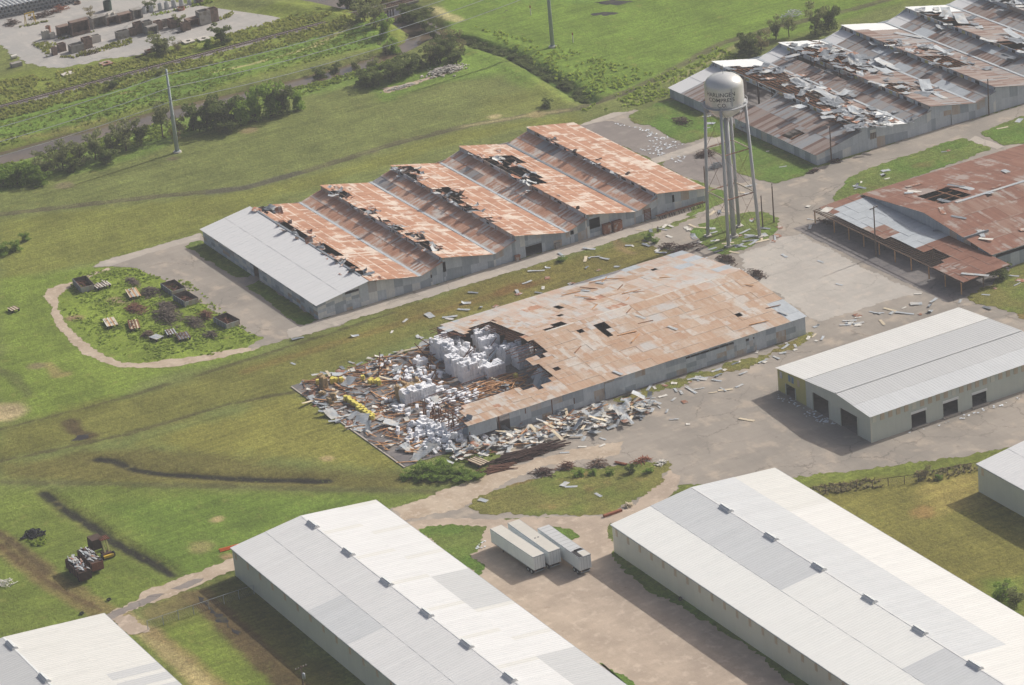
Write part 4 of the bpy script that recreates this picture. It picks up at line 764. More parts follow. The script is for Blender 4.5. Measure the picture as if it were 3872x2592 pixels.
# --------- bales
def bale_mesh(name, mat, d=(.68, .65, 1.4), bulge=.05, seed=0):
    r = random.Random(seed); m = MB(); nz = 4; hx, hy = d[0]/2, d[1]/2; rings = []
    sec = [(-1, -.8), (-.8, -1), (.8, -1), (1, -.8), (1, .8), (.8, 1), (-.8, 1), (-1, .8)]
    for i in range(nz+1):
        t = i/nz; k = (.9 if i in (0, nz) else 1.)+bulge*(1 if i % 2 else -.3)
        rings.append([(x*hx*k+r.uniform(-.015, .015), y*hy*k+r.uniform(-.015, .015), t*d[2]) for x, y in sec])
    for i in range(nz):
        for j in range(8): a, b = rings[i][j], rings[i][(j+1) % 8]; m.face([a, b, rings[i+1][(j+1) % 8], rings[i+1][j]])
    m.face(rings[-1]); m.face(rings[0][::-1]); return m.mesh(name, mat)
BM = {k: [bale_mesh(k, mt_, seed=s) for s in range(3)] for k, mt_ in (('cotton_bale', 'bale_white'), ('yellow_bale', 'bale_yellow'), ('burlap_bale', 'bale_burlap'))}
NB = [0]; REST = {k: [] for k in BM}
def bale(kind, x, y, z, label, group, rz=0., lie=None, lim=200):
    M = Matrix.Translation((x, y, z)) @ Matrix.Rotation(rz, 4, 'Z')
    if lie is not None: M = M @ Matrix.Translation((0, 0, .31)) @ Matrix.Rotation(PI/2+lie, 4, 'X') @ Matrix.Translation((0, 0, -.7))
    if kind == 'cotton_bale':
        if NB[0] >= lim: REST[kind].append(M); return
        NB[0] += 1
    if kind == 'yellow_bale': M = M @ Matrix.Diagonal((1.3, 1.3, .9, 1))
    o = simple(kind, random.choice(BM[kind]), M); tag(o, label, 'bale', group)
def stack(kind, x0, x1, y0, y1, tiers, label, group, miss=.08):
    nx_, ny_ = round((x1-x0)/.68), round((y1-y0)/.65)
    for i in range(nx_):
        for j in range(ny_):
            top = tiers-(1 if random.random() < miss else 0)
            for t in range(tiers):
                inner = 0 < i < nx_-1 and 0 < j < ny_-1
                if t < tiers-1 and (inner or (i < nx_-1 and j not in (0,))): continue   # only faces one can see
                if t >= top: continue
                bale(kind, x0+.34+i*.68+random.uniform(-.04, .04)*(1+t), y0+.33+j*.65+random.uniform(-.04, .04)*(1+t), FL+t*1.41, label, group, random.uniform(-.09, .09))
            if random.random() < .09: bale(kind, x0+.34+i*.68, y0+.33+j*.65, FL+top*1.41, label, group, random.uniform(0, 6.3), random.uniform(-.1, .1))
GW = 'white wrapped cotton bales in the wreck'
stack('cotton_bale', 12.0, 14.4, -35, -27.4, 2, 'white bale in the long block beside brown burlap bales', GW)
stack('cotton_bale', 10.4, 13.4, -19.6, -14.6, 3, 'white bale in the big block beside the orange boards', GW, .15)
stack('cotton_bale', 11.2, 14.6, -14.2, -9.4, 2, 'white bale in the big block beside the orange boards', GW)
stack('cotton_bale', 6.2, 8.4, -16., -10.2, 2, 'white bale in the low row behind the big block', GW, .3)
stack('cotton_bale', -6., -1., -17.6, -14, 3, 'white bale in the tall stack near the open field side', GW, .25)
stack('cotton_bale', -1., 4.6, -17.4, -15.4, 3, 'white bale in the tall stack near the open field side', GW, .2)
stack('cotton_bale', -2.4, -.6, -8.5, -3.6, 3, 'white bale under the edge of the torn far roof', GW, .3)
stack('cotton_bale', 1.4, 3.4, -9, -4.5, 3, 'white bale under the edge of the torn far roof', GW, .3)
stack('cotton_bale', 6.4, 8.2, -7.4, -3.2, 2, 'white bale at the foot of the dark roof opening', GW)
stack('cotton_bale', 11.4, 14.6, -6.4, -1.6, 3, 'white bale at the foot of the dark roof opening', GW, .3)
stack('cotton_bale', -5.6, -2.4, -13.8, -10.4, 2, 'white bale in the tall stack near the open field side', GW, .3)
stack('cotton_bale', -1.2, 4.2, -13.6, -10.8, 2, 'white bale in the middle of the wreck', GW, .3)
stack('cotton_bale', 3.8, 5.8, -9.2, -3.6, 2, 'white bale under the edge of the torn far roof', GW, .3)
stack('cotton_bale', 8.6, 10.8, -7.6, -3, 3, 'white bale at the foot of the dark roof opening', GW, .3)
stack('cotton_bale', 4.8, 8.6, -19.6, -17, 3, 'white bale in the tall stack near the open field side', GW, .3)
stack('cotton_bale', -3.6, -1.6, -23.6, -20.4, 1, 'white bale in the small stack among boards', GW)
stack('burlap_bale', 9.6, 11.9, -34.8, -29.2, 2, 'brown burlap bale behind the long white block', 'brown burlap bales')
stack('burlap_bale', -6.6, -4.4, -45.2, -43.9, 2, 'brown burlap bale in the tall narrow stack', 'brown burlap bales')
stack('burlap_bale', -2.2, -.8, -47.6, -46.6, 1, 'brown burlap bale at the slab edge', 'brown burlap bales'); stack('burlap_bale', 1.6, 3.2, -47.6, -45.6, 1, 'brown burlap bale at the slab edge', 'brown burlap bales')
for x, y in [(-3.7, -35.8), (-.6, -35.6), (.3, -34.6), (-.1, -33.9), (.9, -34.2), (-1.2, -35)]: bale('yellow_bale', x, y, FL, 'yellow bale in the small cluster beside loose white bales', 'yellow bales', random.uniform(-.3, .3))
for x, y in [(-6.9, -41.8), (-6.7, -41), (-7.4, -41.4), (-6, -40), (-8.4, -44.6), (-8.3, -43.9)]: bale('yellow_bale', x, y, FL, 'yellow bale beside the tall brown burlap stack', 'yellow bales', random.uniform(-.3, .3))
for i in range(9): bale('yellow_bale', 3.4+i*.78, -43.8+random.uniform(-.1, .5), FL+(1.41 if i in (0, 1, 2) else 0)*0, 'yellow bale in the long yellow row', 'yellow bales', random.uniform(-.15, .15))
for i in range(9): bale('yellow_bale', 10.2+i*.76, -44.2+(i % 2)*.7+random.uniform(-.1, .1), FL, 'yellow bale in the long yellow row', 'yellow bales', random.uniform(-.2, .2))
bale('yellow_bale', 18.3, -9.3, FL, 'torn yellow bale beside the hanging sheets', 'yellow bales', .3)
for j in range(210):                                                  # the slumped heap at the corner, and loose ones
    t = random.random(); x = 26+13.5*t+random.gauss(0, 1.5); y = -37.2+random.gauss(0, 2.9)+1.4*(1-t); hgt_ = max(0, 1.9-abs(y+36)*.5)*random.random()
    bale('cotton_bale', x, y, FL+hgt_, 'white bale tumbled in the heap at the broken corner', GW, random.uniform(0, 6.3), random.uniform(-.5, .5) if random.random() < .8 else None, 270)
for x, y, s_, n_ in [(17, -36.5, 1.6, 9), (18.5, -31.5, 1.6, 8), (19, -23.2, 2.4, 34), (-1, -27.5, 2.6, 22), (4, -24, 2.2, 18), (13, -24, 1.6, 8), (2, -13, 2, 14), (9.5, -37, .7, 3), (23, -28, 3, 8), (28, -28, 2.2, 10)]:
    for j in range(n_): bale('cotton_bale', x+random.gauss(0, s_), y+random.gauss(0, s_*.8), FL+random.choice([0, 0, .5]), 'loose white bale lying among the broken boards', GW, random.uniform(0, 6.3), random.uniform(-.25, .25), 300)
if REST['cotton_bale']:
    V_, F_ = [], []
    for M in REST['cotton_bale']:
        me_ = random.choice(BM['cotton_bale']); n0 = len(V_); V_ += [tuple(M @ v.co) for v in me_.vertices]; F_ += [tuple(n0+i for i in p.vertices) for p in me_.polygons]
    me_ = bpy.data.meshes.new('cotton_bales'); me_.from_pydata(V_, [], F_); me_.materials.append(MATS['bale_white']); tag(link(bpy.data.objects.new('cotton_bales', me_)), 'tumbled white cotton bales too many to count in the heap', 'bales', kind='stuff')
# --------- loose debris
def board_mesh(L, wd, th, mat): return MB().box((0, 0, th/2), (L, wd, th)).mesh('board', mat)
BO = [board_mesh(L, wd, th, m_) for L, wd, th in ((2.4, .2, .08), (3.6, .22, .1), (4.6, .26, .12), (1.6, .18, .07)) for m_ in ('timber_new', 'timber_brown', 'timber_new', 'timber_brown')]
BN = [0]; BREST = []
def board(x, y, z, label, rz=None, tilt=None, mesh=None, lim=300):
    M = Matrix.Translation((x, y, z)) @ Matrix.Rotation(random.uniform(0, 6.3) if rz is None else rz, 4, 'Z') @ Matrix.Rotation(random.uniform(-.08, .08) if tilt is None else tilt, 4, 'Y'); me_ = mesh or random.choice(BO)
    if BN[0] >= lim: BREST.append((me_, M)); return
    L_ = max(v.co.x for v in me_.vertices)*2; label = ('long ' if L_ > 3 else 'short ')+{'timber_new': 'orange ', 'timber_brown': 'brown ', 'timber_old': 'grey '}[me_.materials[0].name]+label.replace('fresh orange ', '').replace('orange ', '')
    BN[0] += 1; tag(simple('board', me_, M), label, 'board', 'broken boards from the collapsed roof')
SH = [curl_mesh('metal_sheet', lu, lv, m_, cu, .05, 6, 900+i) for i, (lu, lv, m_, cu) in enumerate([(.8, 2.6, 'zinc_scrap', .12), (.85, 3.4, 'zinc_scrap', .25), (.8, 2.2, 'white_scrap', .1), (1.6, 2.8, 'zinc_scrap', .2), (.9, 3., 'zinc_dark', .3), (1.2, 2.4, 'zinc_scrap', .9), (2.4, 3.2, 'zinc_scrap', .15), (.8, 3.6, 'pale_board', .05), (1.4, 2., 'rust_scrap', .3), (.7, 4.2, 'zinc_scrap', .08), (1.2, 1.6, 'white_scrap', .5)])]
SHN = ['narrow zinc', 'bent zinc', 'short white', 'wide zinc', 'dark grey', 'curled zinc', 'broad zinc', 'long cream', 'rusty', 'very long zinc', 'crumpled white']
SN = [0]; SREST = []
def msheet(x, y, z, label, rz=None, k=None, tilt=0., lim=110, s=1.):
    k = random.randrange(len(SH)) if k is None else k; me_ = SH[k]
    for w_ in ('bent metal ', 'loose ', 'scrap ', 'metal ', 'large flat zinc '): label = label.replace(w_+'sheet', 'sheet')
    label = SHN[k]+' '+label
    M = Matrix.Translation((x, y, z)) @ Matrix.Rotation(random.uniform(0, 6.3) if rz is None else rz, 4, 'Z') @ Matrix.Rotation(tilt, 4, 'X') @ Matrix.Diagonal((s, s, s, 1))
    if SN[0] >= lim: SREST.append((me_, M)); return
    SN[0] += 1; tag(simple('metal_sheet', me_, M), label, 'sheet', 'storm torn metal sheets on the ground and roofs')
# boards and sheets in the wreck, thrown roughly along one direction by the wind
occ = [(9.4, 14.6, -35.3, -27.2), (10.2, 14.8, -20, -9.2), (6, 8.6, -16.2, -10), (-6.2, 4.8, -17.8, -10.2), (4.6, 8.8, -19.8, -16.8), (-2.6, 8.4, -9.2, -3), (11.2, 13.6, -6.2, -2.4)]
def wreckpt():
    while True:
        x = random.uniform(-11.5, 33 if random.random() < .75 else 40.5); y = random.uniform(-49, -9)
        if x > 30 and y > -38: continue
        if x < -3 and y > -14: continue
        if not any(a < x < b and c < y < d_ for a, b, c, d_ in occ): return x, y
for j in range(520):
    x, y = wreckpt(); board(x, y, FL+random.random()*.5, 'broken board lying in the wreckage on the warehouse slab', random.gauss(.75, .55) if random.random() < .7 else None)
for j in range(60): board(17+random.gauss(2.5, 2.2), random.uniform(-22, -9), FL+random.random()*.9, 'orange board in the drift along the big bale block', random.gauss(1.5, .35), None, BO[random.choice([4, 6, 8, 10])])
for j in range(16): board(36.5+random.gauss(0, .8), -44.2+random.gauss(0, .7), FL+random.random()*.5, 'fresh orange board in the small heap at the slab corner', random.gauss(.5, .3), None, BO[random.choice([4, 6])])
for j in range(170):
    x, y = wreckpt(); msheet(x, y, FL+random.random()*.4, 'bent metal sheet in the wreckage on the warehouse slab', k=None if random.random() < .5 else random.choice([1, 3, 4, 4, 6]), tilt=random.uniform(-.25, .25), s=random.uniform(.6, 1.1))
for j in range(120):
    x, y = wreckpt(); msheet(x, y, FL+random.random()*.5, 'bent metal sheet in the wreckage on the warehouse slab', k=random.choice([2, 10, 10, 7, 2]), tilt=random.uniform(-.35, .35), s=random.uniform(.4, .9))
for j in range(46): msheet(random.uniform(-12.5, -8), random.uniform(-40, -13), random.random()*.5, 'metal sheet piled along the far edge of the slab', s=random.uniform(.7, 1.2), tilt=random.uniform(-.3, .3))
for j in range(40): board(random.uniform(-12.8, -8), random.uniform(-46, -14), random.random()*.5, 'broken board along the far edge of the slab', random.gauss(1.3, .4))
for j in range(40): msheet(-6+23*random.random(), -48.6+random.gauss(0, .7), FL+random.random()*.25, 'metal sheet along the slab edge facing the grass', s=random.uniform(.6, 1.1), tilt=random.uniform(-.3, .3))
for fr, x, y, k, rz, s in [('d4', 395, 505, 6, .4, 1.0), ('d4', 505, 800, 6, .8, 1.2), ('d4', 560, 845, 4, .9, 1.2), ('d4', 1510, 265, 6, 1.1, 1.1), ('d4', 1540, 290, 3, .8, 1.2), ('d4', 940, 1020, 6, .2, 1.3), ('d4', 900, 1060, 3, .3, 1.3), ('d4', 1000, 985, 6, .1, 1.), ('d4', 900, 990, 3, 1.8, 1.2)]:
    p = g(fr, x, y, .4); msheet(p[0], p[1], .25, 'large flat zinc sheet lying across the wreckage', rz, k, .25, s=s)
# scrap bank along the near side of the collapsed warehouse
for j in range(430):
    t = random.random(); p = g('e6', 380+1750*t, 570-430*t+random.gauss(0, 62)*(1.15-abs(t-.55)), 0); hgt_ = max(0, random.gauss(.35, .4))
    msheet(p[0], p[1], .05+hgt_, 'scrap sheet in the long heap below the collapsed warehouse wall', k=random.choice([0, 1, 2, 3, 4, 5, 7, 8, 10, 10, 2]), tilt=random.uniform(-.45, .45), s=random.uniform(.6, 1.15))
for j in range(70):
    t = random.random(); p = g('e6', 380+1700*t, 560-430*t+random.gauss(0, 45), 0); board(p[0], p[1], .2+random.random()*.8, 'board in the long heap below the collapsed warehouse wall', random.gauss(1.2, .7))
# sheets blown over the grass, yards and roofs
def lay(fr, pts, label, z=.06, ks=(0, 1, 2, 9, 7, 3, 5, 8, 10, 4, 1)):
    for x, y in pts: p = g(fr, x, y); msheet(p[0], p[1], z+.05, label, random.uniform(0, 6.3), random.choice(ks), 0., 900, random.uniform(.5, 1.05))
lay('c5', [(893, 508), (1050, 500), (1110, 500), (1130, 505), (1205, 447), (1290, 408), (1355, 430), (1455, 422), (1335, 347), (1590, 360), (1605, 345), (1740, 305), (1765, 245), (1750, 205), (1785, 190), (1735, 348), (1610, 290), (525, 775), (590, 610), (165, 782), (790, 598), (990, 630), (245, 622), (1870, 120), (1900, 285)], 'loose sheet on the grass between the two rusty warehouses')
lay('c6', [(245, 228), (230, 292), (410, 295), (290, 325), (530, 147), (700, 190), (655, 155), (310, 232), (280, 175), (205, 262), (60, 228), (100, 410)], 'loose sheet on the grass between the two rusty warehouses')
lay('e7', [(1060, 780), (1170, 760), (1440, 680), (1560, 725), (1460, 775), (1820, 750), (1960, 730), (1920, 920), (1540, 905), (850, 1030), (1250, 1150), (120, 1240), (1160, 1055)], 'loose sheet on the drive near the water tower')
lay('d5', [(170, 1410), (290, 1330), (330, 1325), (345, 1350), (290, 1430), (380, 1450), (240, 1470), (340, 1480), (440, 1440), (470, 1460), (545, 1430), (520, 1370), (560, 1400), (640, 1385), (665, 1340), (740, 1390), (810, 1375), (770, 1330), (610, 1265), (640, 1260), (440, 1510), (490, 1480), (600, 1460), (220, 1440), (320, 1425), (800, 1420), (830, 1310), (175, 1320), (330, 1185), (360, 1180), (565, 1040), (660, 970), (100, 1330), (390, 1500), (540, 1380), (620, 1430), (700, 1400), (580, 1475), (760, 1415)], 'loose sheet on the lawn under the water tower')
lay('c6', [(600, 1180), (640, 1160), (700, 1150), (750, 1120), (780, 1190), (830, 1145), (850, 1110), (870, 1160), (920, 1085), (930, 1110), (650, 1090+160), (840, 1210), (890, 1230), (1000, 1095), (1040, 1140), (1060, 1080), (1090, 1030), (1160, 1040), (1190, 1010), (1230, 980), (1290, 955), (1150, 1140), (1160, 1095), (735, 1285), (785, 1290), (940, 1395), (795, 1362), (1280, 1355), (985, 1180), (1480, 940), (1520, 920), (1470, 955), (1560, 900), (1580, 870), (1400, 900), (1660, 880), (1680, 860), (1610, 825), (1790, 790), (1770, 780), (1810, 810), (1870, 780), (1800, 720), (1340, 1020+5), (660, 1230), (620, 1270), (700, 1210)], 'loose sheet along the front of the collapsed warehouse')
lay('c7', [(60, 905), (420, 1070), (510, 1225), (110, 1005), (560, 1500), (600, 1520), (650, 1450), (700, 1470), (760, 1430), (650, 1530), (870, 1440), (910, 1450), (960, 1430), (1000, 1410), (1090, 1450), (1220, 1420), (1215, 1375), (1150, 1370), (1260, 1330), (870, 1530), (1090, 1300), (1440, 1340), (1590, 1305), (1700, 1265), (1600, 1395), (1830, 1240), (1850, 1195), (1870, 1170), (350, 750), (325, 790), (850, 410), (910, 380), (870, 450), (680, 510), (735, 520), (700, 465), (1335, 245), (640, 505), (580, 1515), (720, 1510), (1000, 1440), (1130, 1445)], 'loose sheet beside the concrete apron and open shed')
lay('c6', [(1130, 1170), (1240, 1150)], 'loose sheet along the front of the collapsed warehouse', .06, (7,))
lay('o', [(1920, 745), (1260, 985), (1480, 935), (1700, 880)], 'loose sheet along the front of the collapsed warehouse')
lay('e6', [(1660, 490), (1550, 490), (1400, 540), (1720, 430), (1680, 970-40), (1470, 840), (680, 970), (1380, 800)], 'loose sheet on the dirt road and grass island', ks=(2, 3, 0))
lay('c3', [(790, 915), (455, 770), (870, 1010), (1050, 1240), (690, 1165), (500, 1275), (650, 1365), (1880, 915), (2300, 740), (2180, 780), (430, 745), (460, 700), (690, 1330)], 'loose sheet on the lawns by the torn warehouse')
for x, y in [(235, 455), (340, 395), (420, 385), (110, 490), (200, 515), (250, 528), (495, 540), (520, 605), (780, 380), (530, 480), (560, 800), (500, 770), (160, 880), (630, 690), (1420, 700), (300, 400), (265, 590), (450, 450), (1330, 430), (1520, 580), (600, 480)]:
    for _ in range(12):
        z = 7.1-_*.25; p = g('c6', x, y, z)
        if P4(p[0]) > z-.1: break
    board(p[0], p[1], P4(p[0])+.32, 'board thrown onto the roof of the collapsed warehouse', random.choice([.6, 1.4, 2.2, .9]), 0., BO[random.choice([5, 8, 4, 9])], 900)
for x, y in [(240, 455), (630, 680), (850, 730), (465, 1010), (340, 395), (1620, 600)]:
    p = g('c6', x, y, 5.8); msheet(p[0], p[1], P4(p[0])+.35, 'sheet lying on the roof of the collapsed warehouse', 1.9, 0, (.115 if p[0] > 15 else -.115), 900)
for nm, R_, lb in (('boards', BREST, 'splintered boards too many to count in the wreckage'), ('metal_sheets', SREST, 'torn sheets too many to count in the scrap heap')):
    by = {}
    for me_, M in R_: by.setdefault(me_.materials[0].name, []).append((me_, M))
    for mn, L_ in by.items():
        V_, F_ = [], []
        for me_, M in L_: n0 = len(V_); V_ += [tuple(M @ v.co) for v in me_.vertices]; F_ += [tuple(n0+i for i in p.vertices) for p in me_.polygons]
        me2 = bpy.data.meshes.new(nm); me2.from_pydata(V_, [], F_); me2.materials.append(MATS[mn]); tag(link(bpy.data.objects.new(nm, me2)), lb, 'debris', kind='stuff')

# ================= white metal warehouses
def longhall(name, label, x0, x1, y0, y1, ridge, he, hr, lower, upper, n, wallm, tan, vents, trim='trim_white'):
    W = thing(name, label, 'warehouse', ((x0+x1)/2, (y0+y1)/2, 0))
    roof(W, 'x', x0-.2, x1, (y0-.25, he), (ridge, hr), [(0, .5, n), (.5, 1, n)], lower, ribs=2)
    roof(W, 'x', x0-.2, x1, (y1+.25, he), (ridge, hr), [(0, .5, n), (.5, 1, n)], upper, ribs=2)
    pf = prof([(y0, he-.05), (ridge, hr-.05), (y1, he-.05)])
    wall(W, 'x', y0, x0, x1, lambda a: he-.05, 6, lambda i, r, a, z: wallm, out=-1); wall(W, 'x', y1, x0, x1, lambda a: he-.05, 6, lambda i, r, a, z: wallm, out=1)
    wall(W, 'y', x0, y0, y1, pf, 6, lambda i, r, a, z: wallm, out=-1, brk=[ridge]); wall(W, 'y', x1-.3, y0, y1, pf, 6, lambda i, r, a, z: wallm, out=1, brk=[ridge])
    for a in np.arange(x0+1.6, x1-2, tan): WB().box((a, y0-.06, he-1.1), (.75, .06, 1.7)).build('light_panel', 'tan_panel', W)
    WB().box(((x0+x1)/2, ridge, hr+.13), (x1-x0, .34, .05)).build('ridge_cap', trim, W)
    for e_ in (y0-.3, y1+.3): WB().box(((x0+x1)/2, e_, he-.02), (x1-x0+.3, .12, .2)).build('eave_trim', 'trim_grey', W)
    for vx in vents:
        v = WB()
        v.face([(vx-1.7, ridge-.75, hr+.05), (vx+1.7, ridge-.75, hr+.05), (vx+1.7, ridge-.45, hr+.55), (vx-1.7, ridge-.45, hr+.55)]); v.face([(vx-1.7, ridge-.45, hr+.55), (vx+1.7, ridge-.45, hr+.55), (vx+1.7, ridge+.45, hr+.55), (vx-1.7, ridge+.45, hr+.55)])
        v.face([(vx-1.7, ridge+.45, hr+.55), (vx+1.7, ridge+.45, hr+.55), (vx+1.7, ridge+.75, hr+.05), (vx-1.7, ridge+.75, hr+.05)])
        for s in (-1.7, 1.7): v.face([(vx+s, ridge-.75, hr+.05), (vx+s, ridge-.45, hr+.55), (vx+s, ridge+.45, hr+.55), (vx+s, ridge+.75, hr+.05)])
        vo = v.build('ridge_vent', 'roof_grey', W)
        WB().box((vx, ridge, hr+.66), (3.5, .4, .16)).build('vent_cap', 'trim_white', vo)
    return W
V6 = [114.6, 130.2, 146.1, 162.3, 177.7, 193.9]; V7 = [67.8, 83., 98.8, 114.7, 129.9, 145.6]
def l6(r, i, a, c):
    if r == 0: return 'roof_cream'
    return 'roof_galv' if a < 147 or (a < 168 and c > -20) or a > 185 else 'roof_cream'
def u6(r, i, a, c):  # sun-facing slope: highlight roll-off put into the colour as a darker white
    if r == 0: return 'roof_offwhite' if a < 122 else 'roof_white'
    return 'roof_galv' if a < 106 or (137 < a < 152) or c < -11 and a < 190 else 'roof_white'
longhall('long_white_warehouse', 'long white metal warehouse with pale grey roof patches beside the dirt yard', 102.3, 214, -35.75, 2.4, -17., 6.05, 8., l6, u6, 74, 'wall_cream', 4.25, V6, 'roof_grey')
longhall('long_white_warehouse', 'long white metal warehouse with bluish grey roof slope beside the parked trailers', 62.6, 172, -99.2, -67.2, -83.6, 6.15, 8., lambda r, i, a, c: 'roof_galv' if 96 < a < 112 and r == 0 else 'roof_grey', lambda r, i, a, c: ('roof_mid' if r == 0 and (100 < a < 117 or a > 140) else ('roof_grey' if (i*7+r*3) % 9 else 'roof_offwhite')), 72, 'wall_green', 5.4, V7, 'roof_grey')
longhall('long_white_warehouse', 'off white roofed warehouse beside the access road and tyre ruts', 71.6, 150, -171, -130.8, -151., 6.1, 8., lambda r, i, a, c: 'roof_mid', lambda r, i, a, c: 'roof_offwhite' if r else 'roof_mid' if a > 95 and i % 3 else 'roof_offwhite', 52, 'wall_cream', 6., [75.7, 91.5, 107.])
longhall('long_white_warehouse', 'pale roofed warehouse at the end of the wire fence', 126.8, 190, 34.4, 66, 50., 6.1, 7.8, lambda r, i, a, c: 'roof_bluewhite', lambda r, i, a, c: 'roof_offwhite', 42, 'wall_green', 40., [])
W5 = thing('dock_warehouse', 'white metal warehouse with a bright white lean-to roof and open dock doors', 'warehouse', (78, 55, 0))
p5 = prof([(60.8, 5.15), (71.4, 6.15), (82.9, 7.0), (94.9, 5.95)])
roof(W5, 'y', 30.9, 79.5, (60.5, 5.2), (71.5, 6.2), [(0, 1, 32)], lambda r, i, a, c: 'roof_white', ribs=2)
roof(W5, 'y', 30.9, 79.5, (71.5, 6.12), (82.9, 7.02), [(0, .5, 32), (.5, 1, 32)], lambda r, i, a, c: 'roof_mid', ribs=2)
roof(W5, 'y', 30.9, 79.5, (95.2, 5.95), (82.9, 7.02), [(0, .5, 32), (.5, 1, 32)], lambda r, i, a, c: 'roof_mid' if r else 'roof_galv', ribs=2)
WB().box((82.9, 55.2, 7.25), (.5, 48.4, .08)).build('ridge_cap', 'roof_mid', W5)
D5 = [(63.9, 67.5, 0, 2.7), (74, 80, 0, 4.2), (84.1, 90.3, 0, 4.2)]; S5 = [(41.4, 45.1, .1, 3.35), (49.5, 53.3, .1, 3.35), (57, 60.7, .1, 3.0)]
wall(W5, 'x', 31.2, 60.8, 94.9, p5, 5.3, lambda i, r, a, z: 'wall_yellow' if a < 71.4 else 'wall_green', holes=D5, out=-1, brk=[71.4, 82.9])
wall(W5, 'y', 94.9, 31.2, 79.3, lambda a: 5.95, 6, lambda i, r, a, z: 'wall_green', holes=S5, out=1); wall(W5, 'y', 60.8, 31.2, 79.3, lambda a: 5.1, 6, lambda i, r, a, z: 'wall_green', out=-1); wall(W5, 'x', 79.3, 60.8, 94.9, p5, 6, lambda i, r, a, z: 'wall_green', out=1, brk=[71.4, 82.9])
for i in range(24): WB().box((94.97, 32.1+i*2.02, 5.2), (.08, 1.0, 1.5)).build('light_panel', 'tan_panel' if i % 5 else 'wall_cream', W5)
for h in D5:
    for e_ in h[:2]: WB().box((e_, 31.1, h[3]/2), (.18, .16, h[3])).build('door_jamb', 'wall_green', W5)
for h in S5: WB().box((95., (h[0]+h[1])/2, h[3]+.25), (.16, h[1]-h[0]+.3, .5)).build('roller_door', 'trim_white', W5); WB().box((95.3, (h[0]+h[1])/2, .12), (.8, h[1]-h[0]+.6, .2)).build('dock_kerb', 'concrete', W5)
for a, m_ in ((62.2, 'zinc_scrap'), (65.4, 'blue_paint'), (66.6, 'blue_paint'), (68.8, 'tan_panel')): WB().box((a, 31.12, 4.1 if a < 64 else 4.4), (.8, .06, 1.5)).build('patch_panel', m_, W5)
WB().box((94.95, 31.15, 3), (.22, .22, 5.9)).build('corner_trim', 'wall_cream', W5)
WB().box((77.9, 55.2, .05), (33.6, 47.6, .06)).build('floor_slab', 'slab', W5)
# ================= water tower
TX, TY = -18.4, 72.1
T = thing('water_tower', 'tall silver water tower on four legs with black lettering on its tank', 'water tower', (TX, TY, 0))
RT = 4.6
pr = [(.9, 30.6), (2.0, 30.9), (3.2, 31.7), (4.1, 32.7), (4.55, 33.9), (RT, 34.3), (RT, 38.6), (4.45, 39.2), (4.0, 39.9), (3.2, 40.5), (2.1, 40.95), (1., 41.15), (0.02, 41.2)]
WB().lathe((TX, TY, 0), pr, 48).build('tank', 'tank_silver', T, True)
WB().ring((TX, TY, 33.75), 5.35, 4.6, .14, 48).build('balcony', 'leg_paint', T)
WB().ring((TX, TY, 34.6), 5.35, 5.27, .08, 48).build('balcony_rail', 'leg_paint', T)
for i in range(16): a = 2*PI*i/16; WB().tube((TX+5.3*math.cos(a), TY+5.3*math.sin(a), 33.8), (TX+5.3*math.cos(a), TY+5.3*math.sin(a), 34.65), .03, n=5).build('rail_post', 'leg_paint', T)
WB().tube((TX, TY, 41.1), (TX, TY, 43.4), .07, .03, 6).build('finial', 'leg_paint', T)
WB().tube((TX, TY, 0), (TX, TY, 30.8), .62, n=20).build('riser_pipe', 'leg_paint', T, True); WB().tube((TX, TY, 0), (TX, TY, .5), 1.2, 1.1, 20).build('footing', 'precast_pale', T)
cn = [(-1, -1), (1, -1), (1, 1), (-1, 1)]; at_ = lambda c, z: (TX+c[0]*(4.45-1.05*z/34), TY+c[1]*(4.45-1.05*z/34), z)
for c in cn:
    l_ = WB().tube(at_(c, 0), at_(c, 34.2), .42, .36, 14).build('leg', 'leg_paint', T, True); WB().box((at_(c, 0)[0], at_(c, 0)[1], .2), (1.5, 1.5, .4)).build('footing', 'precast_pale', T)
for z in (11.6, 22.6):
    for i in range(4): WB().tube(at_(cn[i], z), at_(cn[(i+1) % 4], z), .16, n=8).build('strut', 'rust_scrap' if i % 2 else 'tan_panel', T)
for z0_, z1_ in ((.4, 11.6), (11.6, 22.6), (22.6, 33.5)):
    for i in range(4):
        for a_, b_ in ((i, (i+1) % 4), ((i+1) % 4, i)): WB().tube(at_(cn[a_], z0_), at_(cn[b_], z1_), .028, n=4, caps=False).build('tie_rod', 'steel_rust', T)
WB().bar((TX+4.8*math.cos(-.2), TY+4.8*math.sin(-.2), 34.4), (TX+4.7*math.cos(-.2), TY+4.7*math.sin(-.2), 38.8), .35, .08).build('ladder', 'leg_paint', T)
